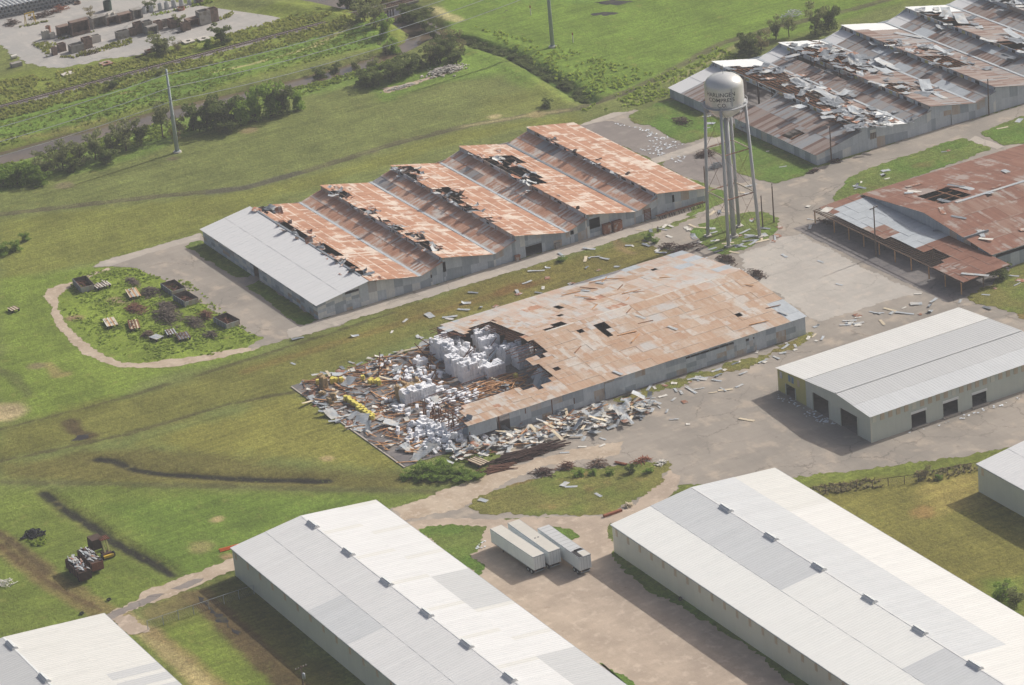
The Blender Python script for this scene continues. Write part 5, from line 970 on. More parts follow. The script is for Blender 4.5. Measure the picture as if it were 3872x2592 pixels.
def lettering(txt, zc, wid, hgt_, phi):
    cu = bpy.data.curves.new('lettering', 'FONT'); cu.body = txt; cu.align_x = 'CENTER'; cu.align_y = 'CENTER'; cu.resolution_u = 3; cu.offset = .012
    ob = bpy.data.objects.new('lettering', cu); COL.objects.link(ob); bpy.context.view_layer.update()
    me_ = bpy.data.meshes.new_from_object(ob.evaluated_get(bpy.context.evaluated_depsgraph_get())); bpy.data.objects.remove(ob)
    import bmesh
    bm = bmesh.new(); bm.from_mesh(me_); bmesh.ops.triangulate(bm, faces=bm.faces); bmesh.ops.subdivide_edges(bm, edges=[e for e in bm.edges if e.calc_length() > .12], cuts=2, use_grid_fill=True)
    xs = [v.co.x for v in bm.verts]; ys = [v.co.y for v in bm.verts]; sx = wid/(max(xs)-min(xs)); sy = hgt_/(max(ys)-min(ys)); mx, my = (max(xs)+min(xs))/2, (max(ys)+min(ys))/2
    for v in bm.verts:
        a = phi+(v.co.x-mx)*sx/RT; z = zc+(v.co.y-my)*sy; v.co = Vector(((RT+.035)*math.cos(a), (RT+.035)*math.sin(a), z))
    bm.to_mesh(me_); bm.free(); me_.materials.clear(); me_.materials.append(MATS['lettering']); o = bpy.data.objects.new('lettering', me_); link(o, T)
PH = math.radians(-45.5)
lettering('HARLINGEN', 37.45, 7.3, 1.0, PH); lettering('COMPRESS', 36.15, 6.5, .95, PH+.04); lettering('C.O.', 34.9, 2.2, .95, PH+.08)

# ================= parked semi-trailers
def trailer(label, x, y, rz, sooty):
    t = thing('semi_trailer', label, 'trailer', (x, y, 0), rz, 'semi trailers parked on the dirt yard'); L, Wd = 16.1, 2.6       # rear at +x
    MB().box((0, 0, 2.62), (L, Wd, 2.84)).build('body', 'trailer_white', t)
    if sooty:
        MB().box((-1.6, 0, 4.06), (L-3.2, Wd-.02, .05)).build('roof', 'roof_mid', t); MB().box((6.9, .45, 4.07), (2.2, 1.6, .05)).build('roof_patch', 'trailer_roof', t); MB().box((6.4, -.75, 4.065), (3.2, 1.0, .04)).build('burnt_patch', 'soot', t); MB().box((5.0, .3, 4.065), (.9, 1.7, .04)).build('burnt_patch', 'soot', t)
        for i in range(9): MB().box((-7.2+i*1.4, 0, 4.1), (.12, Wd-.1, .06)).build('roof_rib', 'roof_mid', t)
    else: MB().box((0, 0, 4.06), (L-.05, Wd-.02, .05)).build('roof', 'trailer_roof', t)
    for s in (-1, 1):
        MB().box((0, s*(Wd/2), 4.03), (L+.02, .07, .12)).build('top_rail', 'trim_grey', t); MB().box((0, s*(Wd/2), 1.2), (L+.02, .06, .14)).build('bottom_rail', 'trim_grey', t)
        d = MB().box((L/2+.03, s*.64, 2.6), (.05, 1.24, 2.6)).build('rear_door', 'trailer_white', t)
        for k in (-.3, .25): MB().tube((L/2+.08, s*.64+k, 1.3), (L/2+.08, s*.64+k, 3.9), .025, n=6).build('lock_rod', 'trim_grey', d)
        MB().box((-4.6, s*.75, .6), (.18, .18, 1.15)).build('landing_leg', 'black_paint', t)
        MB().box((L/2+.05, s*.9, .95), (.06, .3, .12)).build('tail_light', 'steel_rust', t)
        for ax_ in (5.6, 6.9):
            w_ = MB().tube((ax_, s*1.27, .52), (ax_, s*.72, .52), .52, n=18).build('wheel', 'rubber', t); MB().tube((ax_, s*1.29, .52), (ax_, s*1.2, .52), .27, n=12).build('rim', 'trim_grey', w_)
    MB().box((L/2+.0, 0, 3.98), (.14, Wd+.02, .18)).build('header', 'trim_grey', t); MB().box((6.2, 0, .85), (3.2, 1.0, .4)).build('bogie', 'black_paint', t); MB().box((L/2-.2, 0, .62), (.14, 2.2, .14)).build('bumper', 'trim_grey', t); MB().box((0, 0, 1.1), (L-.2, 1.1, .16)).build('chassis', 'black_paint', t)
    return t
for lb, rl, fl, so_ in (('white semi trailer with tan roof, first from the grass patch', (1035, 812), (400, 388), 0), ('white semi trailer between two others, two dark spots on its roof', (1265, 735), (635, 285), 0), ('white semi trailer with a burnt rear roof', (1715, 820), (1075, 365), 1)):
    a = np.array(g('d6', *rl, 4.1)); b = np.array(g('d6', *fl, 4.1)); u = (a-b)[:2]; u /= np.linalg.norm(u); n_ = np.array([-u[1], u[0]]); c = a[:2]-u*8.05+n_*1.3
    t = trailer(lb, c[0], c[1], math.atan2(u[1], u[0]), so_)
    if 'spots' in lb:
        for s in (-.35, .35): MB().box((1.2, s, 4.1), (.3, .3, .05)).build('roof_vent', 'soot', t)
# ================= poles and wires
def monopole(x, y, h, label):
    t = thing('steel_pole', label, 'pole', (x, y, 0), 0, 'steel power poles')
    MB().tube((0, 0, 0), (0, 0, h), .62, .26, 14).build('shaft', 'steel_pole', t, True); MB().tube((0, 0, 0), (0, 0, .35), 1.15, 1.1, 18).build('footing', 'precast_pale', t); MB().tube((0, 0, .35), (0, 0, .5), .85, n=14).build('base_plate', 'steel_pole', t)
    for z in (h-.8, h-4.6, h-8.4): MB().tube((.25, 0, z), (1.3, 0, z+.1), .09, .07, 8).build('insulator', 'trim_grey', t)
    return t
monopole(-167.9, -5.1, 23.2, 'tapered steel power pole beside the canal bushes'); monopole(-170.3, 111.9, 36., 'tapered steel power pole in the bright green meadow'); monopole(-167, -124, 23.2, 'tapered steel power pole further along the wire line')
for k, dz in enumerate((.8, 4.6, 8.4)):
    for y0_, h0, y1_, h1 in ((-124, 23.2, -5.1, 23.2), (-5.1, 23.2, 111.9, 27.)):
        m = WB(); N_ = 14
        P_ = [(-166.4, y0_+(y1_-y0_)*i/N_, (h0-dz)+(h1-h0)*i/N_-2.6*(1-(2*i/N_-1)**2)) for i in range(N_+1)]
        for i in range(N_): m.tube(P_[i], P_[i+1], .085, n=4, caps=False)
        tag(m.build('power_line', 'wire'), 'thin power line strung between the steel poles', 'wire', 'power lines between the steel poles')
def woodpole(x, y, h, label, arm=False, rz=.4):
    t = thing('utility_pole', label, 'pole', (x, y, 0), rz, 'wooden utility poles'); MB().tube((0, 0, 0), (0, 0, h), .19, .13, 8).build('shaft', 'pole_wood', t)
    if arm:
        MB().box((0, 0, h-.4), (.14, 2.6, .16)).build('crossarm', 'pole_wood', t)
        for s in (-1.1, -.5, .5, 1.1): MB().tube((0, s, h-.32), (0, s, h-.08), .06, n=6).build('insulator', 'precast_pale', t)
    return t
woodpole(-43., 117.6, 9.3, 'bare wooden pole at the corner of the torn warehouse'); woodpole(-42.9, 166.5, 9.8, 'bare wooden pole against the torn warehouse wall'); woodpole(-19.5, 84.4, 10, 'wooden utility pole with a crossarm beside the tower lawn', True, 1.); woodpole(-18.2, 80.3, 8.4, 'bare wooden pole on the tower lawn')
woodpole(14.3, 90.1, 12.6, 'tall wooden pole in front of the open canopy', True, .2); woodpole(-42.6, 80., 9., 'wooden pole at the end of the rusty sawtooth warehouse')
bx = g('d1', 2040, 1765); t = woodpole(bx[0], bx[1], 10.2, 'wooden utility pole with a crossarm and grey transformer', True, .1)
MB().lathe((.45, .1, 7.7), [(.02, 0), (.3, 0), (.3, 1.0), (.22, 1.12), (.02, 1.15)], 14).build('transformer', 'trim_grey', t, True)
# ================= railway, bridge
RW = thing('railway_track', 'single railway track on ballast crossing the weeds beside the pipe yard', 'railway', (-235.5, 0, 0))
mb = WB(); y0_, y1_ = -150, 82
mb.face([(-237.6, y0_, .35), (-236.8, y0_, .62), (-236.8, y1_, .62), (-237.6, y1_, .35)]); mb.face([(-236.8, y0_, .62), (-234.2, y0_, .62), (-234.2, y1_, .62), (-236.8, y1_, .62)]); mb.face([(-234.2, y0_, .62), (-233.4, y0_, .35), (-233.4, y1_, .35), (-234.2, y1_, .62)])
mb.build('ballast', 'ballast', RW)
sm = MB().box((0, 0, 0), (2.5, .26, .16)).mesh('sleeper', 'sleeper_grey')
for i in range(210): simple('sleeper', sm, Matrix.Translation((0, -48+i*.72, .66)), RW)
for s in (-.74, .74): WB().box((-235.5+s, (y0_+112)/2, .82), (.09, 112-y0_, .16)).build('rail', 'steel_rust_dark', RW)
BR = thing('rail_bridge', 'low timber railway bridge over the canal', 'bridge', (-235.5, 92, 0))
for s in (-2.1, 2.1): WB().box((-235.5+s, 92, .55), (.4, 23, .7)).build('girder', 'precast', BR)
for i in range(30): WB().box((-235.5, 81.2+i*.74, .66), (3.7, .3, .2)).build('tie', 'timber_old' if i % 3 else 'timber_dark', BR)
for y in (84, 89.5, 95, 100.):
    WB().box((-235.5, y, .1), (4.6, .4, .4)).build('pile_cap', 'timber_dark', BR)
    for s in (-1.8, 0, 1.8): WB().tube((-235.5+s, y, -2.6), (-235.5+s, y, 0), .2, n=8).build('pile', 'timber_dark', BR)
for s in (-2.3, 2.3): WB().box((-235.5+s, 92, 1.35), (.12, 23, .1)).build('guard_rail', 'steel_rust', BR)

# ================= precast yard
def at0(fr, x, y): p = g(fr, x, y); return p[0], p[1], hz(p[0], p[1])+.03 if p[0] > -240 else .03
def box_open(m, w_, d_, h_, th=.18):
    m.box((0, 0, .08), (d_, w_, .16))
    for s in (-1, 1): m.box((s*(d_/2-th/2), 0, h_/2+.08), (th, w_, h_-.16+.16)); m.box((0, s*(w_/2-th/2), h_/2+.08), (d_-2*th-.002, th, h_))
    return m
GV = 'precast concrete pieces in the storage yard'
for i, (fr, x, y, w_, d_, h_, mt_, lb) in enumerate([('e1', 985, 985, 1.4, 1.2, 2.3, 'precast_brown', 'small brown open concrete box at the row end'), ('e1', 1120, 920, 2.2, 1.8, 2.3, 'precast_brown', 'open concrete box with a rusty rim'), ('e1', 1390, 930, 4., 2.6, 2.2, 'precast', 'wide low open concrete vault'), ('e1', 1575, 860, 2.6, 2.2, 3., 'precast_brown', 'tall open concrete box behind the rusty grille'), ('e1', 1720, 760, 2.8, 2., 2., 'precast_pale', 'pale open concrete box next to yellow weeds'),
        ('e1', 2200, 690, 3.8, 2., 2.2, 'precast', 'grey open concrete trough in the second row'), ('e2', 505, 640, 2., 1.8, 2.1, 'precast_brown', 'rusty topped small concrete box'), ('e2', 615, 600, 2.6, 2.2, 3.2, 'precast_brown', 'tall brown concrete box with a small hatch'), ('e2', 770, 590, 2.8, 2.2, 3.4, 'precast', 'tall grey concrete box with a square opening'), ('e2', 960, 540, 2.2, 2., 2.6, 'precast_brown', 'concrete box with a doorway'), ('e2', 1075, 480, 1.7, 1.5, 2., 'precast', 'small dark concrete box'),
        ('e2', 1440, 550, 2.6, 1.8, 2.4, 'precast_brown', 'brown concrete box beside the dark slab'), ('e2', 1240, 500, 3., 2.4, 2.6, 'precast_brown', 'concrete box half hidden by a grey green bush'), ('e2', 1780, 440, 3.6, 2.8, 4., 'precast', 'tall concrete box with ribbed sloping sides'), ('e2', 1930, 400, 3., 2.4, 4., 'precast_brown', 'tall concrete box with a yellow stripe'), ('e1', 945, 690, 1.6, 1.4, 1.6, 'precast_pale', 'pale concrete cube beside the upright pipe')]):
    o = box_open(MB(), w_, d_, h_).build('concrete_box', mt_); X_, Y_, Z_ = at0(fr, x, y); o.location = (X_-d_/2, Y_, Z_+h_/2); tag(o, lb, 'concrete box', GV)
for i, (fr, x, y, w_, h_, mt_, lb) in enumerate([('e1', 1160, 640, 3.6, 2.9, 'precast_brown', 'brown culvert section overgrown at its foot'), ('e1', 1450, 620, 5.8, 4.2, 'precast_brown', 'large brown wall panel with a square opening'), ('e1', 1780, 490, 4.6, 3.2, 'precast', 'grey culvert section with a ragged top'), ('e1', 2010, 440, 3.6, 2.4, 'precast_brown', 'culvert section carrying two pale manhole necks'), ('e2', 130, 440, 3.8, 2.6, 'precast', 'dark culvert section carrying manhole necks'), ('e2', 360, 400, 4.2, 2.6, 'precast_brown', 'long dark culvert section'), ('e2', 580, 340, 3.2, 2.9, 'precast', 'open fronted box culvert'), ('e2', 1570, 480, 4., 2.4, 'precast_brown', 'table shaped culvert half'), ('e2', 850, 610, 3.4, 2.4, 'precast', 'bench shaped culvert half beside the bush')]):
    X_, Y_, Z_ = at0(fr, x, y); t = thing('box_culvert', lb, 'culvert', (X_-1.2, Y_, Z_), 0, GV)
    for s in (-1, 1): MB().box((0, s*(w_/2-.25), (h_-.3)/2), (2.4, .5, h_-.3)).build('side_wall', mt_, t)
    MB().box((0, 0, h_-.15), (2.5, w_, .3)).build('top_slab', mt_, t)
    if 'opening' in lb: MB().box((1.1, 0, .5), (.3, w_-1, 1.)).build('sill_wall', mt_, t)
    if 'neck' in lb:
        for s in (-.9, .9): MB().ring((0, s, h_), .55, .38, .7, 14).build('manhole_neck', 'precast_pale', t)
    MB().box((-1.1, 0, (h_-.3)/2), (.2, w_-1.02, h_-.3)).build('back_wall', mt_, t)
for fr, x, y, r, h_, mt_, lb in [('e1', 880, 590, .75, 2., 'rust_scrap', 'upright rusty pipe beside pale blocks'), ('e1', 1945, 200, 1.25, 2.8, 'green_tank', 'dark green upright cylinder with a pale rim'), ('e2', 705, 245, .65, 1.9, 'pipe_concrete', 'upright concrete pipe in the long row'), ('e2', 830, 215, .7, 1.9, 'pipe_concrete', 'upright concrete pipe in the long row'), ('e2', 985, 195, .65, 2.2, 'pipe_concrete', 'upright concrete pipe in the long row'), ('e2', 1100, 170, .7, 2.2, 'pipe_concrete', 'upright concrete pipe in the long row'), ('e2', 1225, 140, .7, 2.2, 'pipe_concrete', 'upright concrete pipe in the long row'), ('e2', 1360, 115, .7, 2., 'pipe_concrete', 'upright concrete pipe in the long row'), ('e2', 1500, 85, .65, 1.8, 'pipe_concrete', 'upright concrete pipe in the long row'), ('e2', 1610, 60, .6, 1.5, 'pipe_concrete', 'upright concrete pipe in the long row'), ('e2', 1365, 195, 1.15, .8, 'rust_scrap', 'wide rusty ring lying on the paving'), ('e1', 1400, 85, 1., .6, 'precast_brown', 'brown ring in the weeds'), ('e2', 1700, 70, 1.1, 1.9, 'precast_brown', 'wide dark ring standing in weeds')]:
    X_, Y_, Z_ = at0(fr, x, y); o = MB().ring((0, 0, 0), r, r-.16, h_, 20).build('concrete_ring', mt_, None, False, True); o.location = (X_-r, Y_, Z_); tag(o, lb, 'pipe', GV)
for fr, x, y, mt_, lb in [('e2', 1460, 755, 'precast_pale', 'pale square slab with a round hole, nearer the feathery bush'), ('e2', 1735, 710, 'precast_pale', 'pale square slab with a round hole, nearer the dark bush'), ('e1', 1880, 1145, 'rust_scrap', 'brown square slab with a round hole in the weeds')]:
    X_, Y_, Z_ = at0(fr, x, y); m = MB(); n = 24; sq = lambda a: (2./max(abs(math.cos(a)), abs(math.sin(a)))*.82*math.cos(a), 2./max(abs(math.cos(a)), abs(math.sin(a)))*.82*math.sin(a))
    for i in range(n):
        a, b = 2*PI*i/n+PI/4, 2*PI*(i+1)/n+PI/4; A, B = sq(a), sq(b); c_, d_ = (.75*math.cos(a), .75*math.sin(a)), (.75*math.cos(b), .75*math.sin(b))
        m.face([A+(.3,), B+(.3,), d_+(.3,), c_+(.3,)]); m.face([A+(0,), B+(0,), B+(.3,), A+(.3,)]); m.face([c_+(.3,), d_+(.3,), d_+(0,), c_+(0,)])
    o = m.build('manhole_slab', mt_); o.location = (X_, Y_, Z_+.35); tag(o, lb, 'slab', GV)
for fr, x, y, w_, d_, h_, mt_, lb in [('e1', 1190, 1320, 3.4, 2.6, .3, 'precast_pale', 'pale broken slab in the weeds below the yard'), ('e1', 290, 1180, 3.2, 1.8, 1.2, 'precast', 'grey concrete block in the weeds'), ('e1', 820, 690, 2.2, 1.2, 2.4, 'precast_pale', 'stack of upright pale slabs'), ('e1', 700, 770, 5., .3, .3, 'precast', 'long grey beam on the paving'), ('e2', 1330, 580, 2.6, 1.4, .12, 'soot', 'dark flat plate on the paving'), ('e2', 780, 930, 2.6, 1.6, .7, 'rust_scrap', 'rusty steel tray at the yard edge'), ('e2', 620, 1010, 3.4, .4, .4, 'timber_dark', 'dark timber along the yard edge')]:
    X_, Y_, Z_ = at0(fr, x, y); m = MB().box((0, 0, h_/2), (d_, w_, h_))
    if h_ > 2:
        for s in (-.7, 0, .7): m.box((.1, s, h_/2+.2), (d_, .5, h_))
    if 'tray' in lb: m = box_open(MB(), w_, d_, h_, .12)
    o = m.build('yard_piece', mt_, None, False, True); o.location = (X_, Y_, Z_); tag(o, lb, 'concrete')
X_, Y_, Z_ = at0('e1', 250, 1040); o = MB().tube((0, -.9, .55), (0, .9, .55), .55, n=16).build('white_barrel', 'white_scrap'); o.location = (X_, Y_, Z_+.55); tag(o, 'white barrel lying in the weeds', 'barrel')
t = thing('grille_rack', 'rusty grille leaning in front of the open boxes', 'rack', at0('e1', 1620, 970), 0)
for i in range(9): MB().bar((0, -2.+i*.5, 0), (-1.6, -2.+i*.5, 1.4), .12).build('bar', 'steel_rust_dark', t)
for s in (0, 1): MB().bar((-1.6*s+.05, -2.2, 1.4*s+.05), (-1.6*s+.05, 2.2, 1.4*s+.05), .14).build('rail', 'steel_rust_dark', t)
t = thing('yellow_gantry', 'yellow steel lifting frame beside the pipe stacks', 'gantry', at0('e1', 545, 420), 0)
for s in (-1, 1): MB().bar((.5, s*1.5, 0), (-.2, s*1.4, 3.2), .16).build('leg', 'yellow_paint', t); MB().bar((-.9, s*1.5, 0), (-.2, s*1.4, 3.2), .16).build('leg', 'yellow_paint', t)
MB().box((-.2, 0, 3.25), (.25, 3.2, .25)).build('beam', 'yellow_paint', t); MB().box((-.2, .1, 2.5), (.4, .9, .5)).build('hoist', 'yellow_paint', t)
pm = MB()
pm.tube((-1.25, 0, 0), (1.25, 0, 0), .62, n=16, caps=False); pm.tube((1.25, 0, 0), (-1.25, 0, 0), .48, n=16, caps=False)
for s in (-1.25, 1.25):
    for i in range(16): a, b = 2*PI*i/16, 2*PI*(i+1)/16; pm.face([(s, .62*math.cos(a), .62*math.sin(a)), (s, .62*math.cos(b), .62*math.sin(b)), (s, .48*math.cos(b), .48*math.sin(b)), (s, .48*math.cos(a), .48*math.sin(a))])
pme = pm.mesh('concrete_pipe', 'pipe_concrete', True)
A_ = np.array(g('e1', -150, 370)); B_ = np.array(g('e1', 1150, 110))
for row in range(3):
    for tier in range(3):
        for i in range(22-tier):
            q = A_+(B_-A_)*0; y = A_[1]+i*1.28+tier*.64; x = np.interp(y, [A_[1], B_[1]], [A_[0], B_[0]])-1.6-row*2.7
            o = simple('concrete_pipe', pme, Matrix.Translation((x, y, .66+tier*1.1+.03))); tag(o, ['pale concrete pipe stacked in the front bank of the storage yard', 'pale concrete pipe stacked in the middle bank of the storage yard', 'pale concrete pipe stacked in the rear bank of the storage yard'][row], 'pipe', 'concrete pipes in the storage yard')

# ================= junk
def heap(fr, x, y, label, mat, lx, ly, h, n, bl=(.6, 2.2), th=(.06, .16), rz=None, name='scrap_heap', z=.05, up=.18):
    """a tangle of bars and plates, one pile"""
    X_, Y_, _ = g(fr, x, y); m = MB()
    if fr == 'e4': lx, ly, n = lx*1.3, ly*1.3, int(n*1.8)
    for i in range(n):
        a = random.gauss(0, lx*.42); b = random.gauss(0, ly*.42); q = max(0., 1-(a/lx)**2-(b/ly)**2); zz = random.random()*h*q+.1
        t = random.uniform(0, 6.3) if rz is None else random.gauss(rz, .16); L = random.uniform(*bl)/2; e = random.uniform(-up, up)*L; wd = random.uniform(*th)
        m.bar((a-L*math.cos(t), b-L*math.sin(t), max(.05, zz-e)), (a+L*math.cos(t), b+L*math.sin(t), max(.05, zz+e)), wd, wd*random.uniform(.4, 1.))
    o = m.build(name, mat, None, False, True); o.location = (X_, Y_, hz(X_, Y_)+z); return tag(o, label, 'scrap heap')
for fr, x, y, lb, mt_, lx, ly, h, n in [('e4', 1110, 290, 'rusty brown heap behind the plank trailer', 'junk', 2.4, 1.8, 1.5, 90), ('e4', 900, 160, 'low line of rusty bars in the weeds', 'junk', 3, .8, .6, 50), ('e4', 1340, 590, 'large tangle of dark scrap in the middle of the junk patch', 'junk', 4.2, 2.2, 1.8, 170), ('e4', 940, 460, 'rusty low heap beside bare soil', 'steel_rust', 3, 1.6, .9, 80), ('e4', 1640, 640, 'dark tangle running to the grey bin', 'junk', 3.4, 1.4, 1., 90), ('e4', 1300, 450, 'brown brush and scrap behind the big tangle', 'junk', 3, 1.4, .9, 80), ('e4', 1830, 790, 'small dark heap near the yard corner', 'junk', 1.4, 1.2, 1., 40), ('e4', 1780, 560, 'torn rusty plates beside the last bin', 'steel_rust', 2.2, 1.4, 1.4, 60), ('e4', 1080, 800, 'stack of brown rolls', 'timber_old', 1.5, 1., 1.1, 40),
                                    ('c6', 900, 180, 'dark heap of wrecked framing behind the collapsed warehouse end', 'steel_rust_dark', 2.2, 4.5, 1.2, 120), ('c6', 1200, 255, 'dark broken framing along the collapsed warehouse end wall', 'timber_dark', 4, 1.6, 1., 110), ('c6', 1400, 350, 'dark broken framing at the corner of the concrete apron', 'timber_dark', 3, 1.4, 1.1, 100), ('c6', 790, 160, 'dark fallen beams beside the drive', 'steel_rust_dark', 2.5, 2.5, .9, 60),
                                    ('e6', 1190, 720, 'dark rusty heap at the end of the dirt road', 'steel_rust_dark', 2., 2.2, .9, 80), ('e6', 1370, 680, 'stack of rusty rods on the island', 'steel_rust', 1.6, 1.8, 1.2, 80), ('e6', 1640, 650, 'grey and brown timber stack on the island', 'timber_old', 2., 2.6, .9, 70), ('e6', 2040, 620, 'rusty frame heap in the weeds', 'rust_brick', 1., 2., .8, 50), ('e6', 2200, 640, 'pale plates in the weeds at the island tip', 'white_scrap', 1., 1.2, .5, 30), ('e6', 1920, 1010, 'small stack of pale lumber', 'pale_board', .8, 1., .6, 30),
                                    ('e1', 230, 440, 'rusty brown heap below the pipe stacks', 'steel_rust_dark', 2.2, 2.2, 1.6, 80), ('e1', 800, 290, 'long rusty heap beneath the pipe stacks', 'steel_rust_dark', 1.8, 5., 1.4, 130), ('e1', 1080, 190, 'red brown heap in the weeds behind the yard', 'rust_brick', 2., 3., 1.6, 80), ('c3', 290, 740, 'brown brush heap on the lawn', 'timber_dark', 3.5, 2., 1.2, 90), ('c3', 440, 940, 'dark twisted scrap beside the asphalt', 'steel_rust_dark', 2., 3.2, 1.3, 110), ('c3', 500, 1010, 'grey scrap tangle beside the asphalt', 'zinc_dark', 1.6, 2.6, 1., 70), ('c3', 1210, 975, 'rusty scrap at the foot of the wooden pole', 'steel_rust_dark', 1., 2., .7, 40), ('c3', 1070, 1035, 'dark scrap at the lawn corner', 'steel_rust_dark', .9, 1.6, .6, 40), ('c3', 940, 100, 'grey wrecked frame among the trees', 'zinc_scrap', 3, 3, 2., 60), ('d1', 20, 900, 'pale scrap heap at the edge of the mown lawn', 'white_scrap', 2., 2., 1., 40), ('c7', 440, 770, 'dark scrap under the canopy end', 'steel_rust_dark', 3., 1., .8, 50), ('e7', 1350, 520, 'rusty rack wreck against the warehouse wall', 'steel_rust', 1., 1.8, 1.6, 60)]:
    heap(fr, x, y, lb, mt_, lx, ly, h, n)
heap('e6', 1010, 560, 'long stack of rusty steel beams beside the dirt road', 'steel_rust_dark', 1.8, 6, 1.2, 90, (5, 11), (.16, .3), 1.45, 'steel_stack', .05, .02)
heap('e6', 760, 690, 'low spread of rusty beams at the road edge', 'steel_rust', 1.4, 3.5, .5, 40, (3, 6), (.14, .24), 1.3, 'steel_stack', .05, .02)
o = heap('e6', 1850, 640, 'short rusty ladder frame in the weeds', 'rust_brick', .8, .4, .4, 12, (2, 3), (.1, .2), .6, 'steel_stack', .05, .02)
heap('c2', 860, 495, 'pale rubble mound beside the canal', 'rubble', 3.2, 6.5, 1.2, 420, (.25, .7), (.2, .45), None, 'rubble_mound', .0); heap('c2', 560, 600, 'thin strip of pale rubble on the bare bank', 'rubble', 1.2, 5., .3, 120, (.2, .5), (.15, .35), None, 'rubble_mound', .0)
patch('rubble_pad', gp('c2', [(430, 605), (480, 632), (600, 600), (760, 545), (980, 480), (960, 465), (740, 530), (600, 575)]), 'gravel', .03, 'bare gravel pad at the foot of the rubble', .5)
def bin_(fr, x, y, L, Wd, h, rz, lb, fill):
    L, Wd, h = L*1.25, Wd*1.3, h*.8
    X_, Y_, Z_ = g(fr, x, y); t = thing('metal_bin', lb, 'bin', (X_, Y_, .02), rz, 'open grey metal bins in the junk patch')
    for s in (-1, 1): MB().box((0, s*Wd/2, h/2), (L, .1, h)).build('side_panel', 'zinc_dark' if s < 0 else 'junk', t); MB().box((s*(L/2-.05), 0, h/2-.1*(s > 0)), (.1, Wd-.1, h-.2*(s > 0))).build('end_panel', 'wall_rust' if s > 0 else 'junk', t)
    MB().box((0, 0, .1), (L-.1, Wd-.1, .1)).build('floor', 'steel_rust_dark', t)
    for i in range(5): MB().box((-L/2+.3+i*(L-.6)/4, -Wd/2-.07, h/2), (.1, .08, h)).build('stiffener', 'wall_dark', t)
    m = MB()
    for i in range(fill): m.bar((random.uniform(-L*.4, L*.4), random.uniform(-Wd*.4, Wd*.4), random.uniform(.2, .9)), (random.uniform(-L*.4, L*.4), random.uniform(-Wd*.4, Wd*.4), random.uniform(.2, 1.2)), .1)
    if fill: m.build('scrap_load', 'steel_rust', t)
bin_('e4', 310, 215, 5.2, 2.6, 2., -.1, 'open grey metal bin at the bend of the gravel loop', 14); bin_('e4', 1380, 250, 5., 2.8, 1.7, 0., 'open grey bin with pale sheets, set behind another bin', 12); bin_('e4', 1530, 385, 4.8, 2.8, 1.9, .05, 'open grey bin full of scrap with a bent front sheet', 22); bin_('e4', 2020, 650, 4.6, 2.8, 1.8, .1, 'dented grey bin with rusty panels at the yard edge', 18)
def flatbed(fr, x, y, L, Wd, rz, lb, dm, load=10):
    if fr == 'e4': L, Wd = L*1.3, Wd*1.25
    X_, Y_, _ = g(fr, x, y); t = thing('flat_trailer', lb, 'trailer', (X_, Y_, .02), rz, 'old flat trailers in the junk patch'); n = max(4, int(Wd/.32))
    for i in range(n): MB().box((0, -Wd/2+(i+.5)*Wd/n, .72+random.uniform(0, .03)), (L*random.uniform(.9, 1.), Wd/n-.05, .07)).build('plank', dm[i % len(dm)], t)
    for s in (-1, 1): MB().box((0, s*Wd*.33, .58), (L, .12, .18)).build('beam', 'steel_rust_dark', t)
    for sx_ in (-1, 1):
        for s in (-1, 1): MB().tube((sx_*L*.32, s*Wd*.46, .32), (sx_*L*.32, s*Wd*.34, .32), .32, n=12).build('wheel', 'rubber', t)
    m = MB()
    for i in range(load): a = random.uniform(-L*.4, L*.4); b = random.uniform(-Wd*.35, Wd*.35); m.bar((a, b, .82+random.random()*.3), (a+random.uniform(-.8, .8), b+random.uniform(-.5, .5), .85+random.random()*.3), .12)
    if load: m.build('scrap_load', random.choice(['steel_rust', 'zinc_dark', 'white_scrap']), t)
for a_ in [('e4', 530, 215, 2.4, 3., 0., 'low cart heaped with white and dark scrap beside the first bin', ['white_scrap', 'timber_old'], 20), ('e4', 900, 310, 4.6, 2.2, -.2, 'plank topped flat trailer with a zinc cover', ['pale_board', 'timber_new', 'zinc_scrap'], 4), ('e4', 630, 660, 4.2, 2.2, -.2, 'flat trailer with pale and orange planks near the gravel loop', ['white_scrap', 'pale_board', 'timber_new'], 4), ('e4', 910, 690, 4.4, 2., -.3, 'flat trailer carrying rusty brick coloured scrap', ['timber_brown', 'pale_board'], 22), ('e4', 1350, 780, 2.6, 1.8, -.2, 'small flat cart with grey planks', ['zinc_scrap', 'timber_old'], 4), ('e4', 1500, 825, 3.2, 2.4, -.2, 'flat cart with dark slatted frame', ['timber_old', 'zinc_dark'], 14), ('e4', 1180, 840, 2.2, 1.8, .3, 'pale grey crate lid cart in the weeds', ['zinc_scrap'], 0), ('c4', 95, 680, 2.6, 2.2, .1, 'lone plank cart on the bright grass', ['pale_board', 'timber_old'], 0), ('e6', 600, 640, 4.5, 2.6, .2, 'grey slatted crate frame beside the green bush', ['timber_old', 'pale_board'], 0)]: flatbed(*a_)
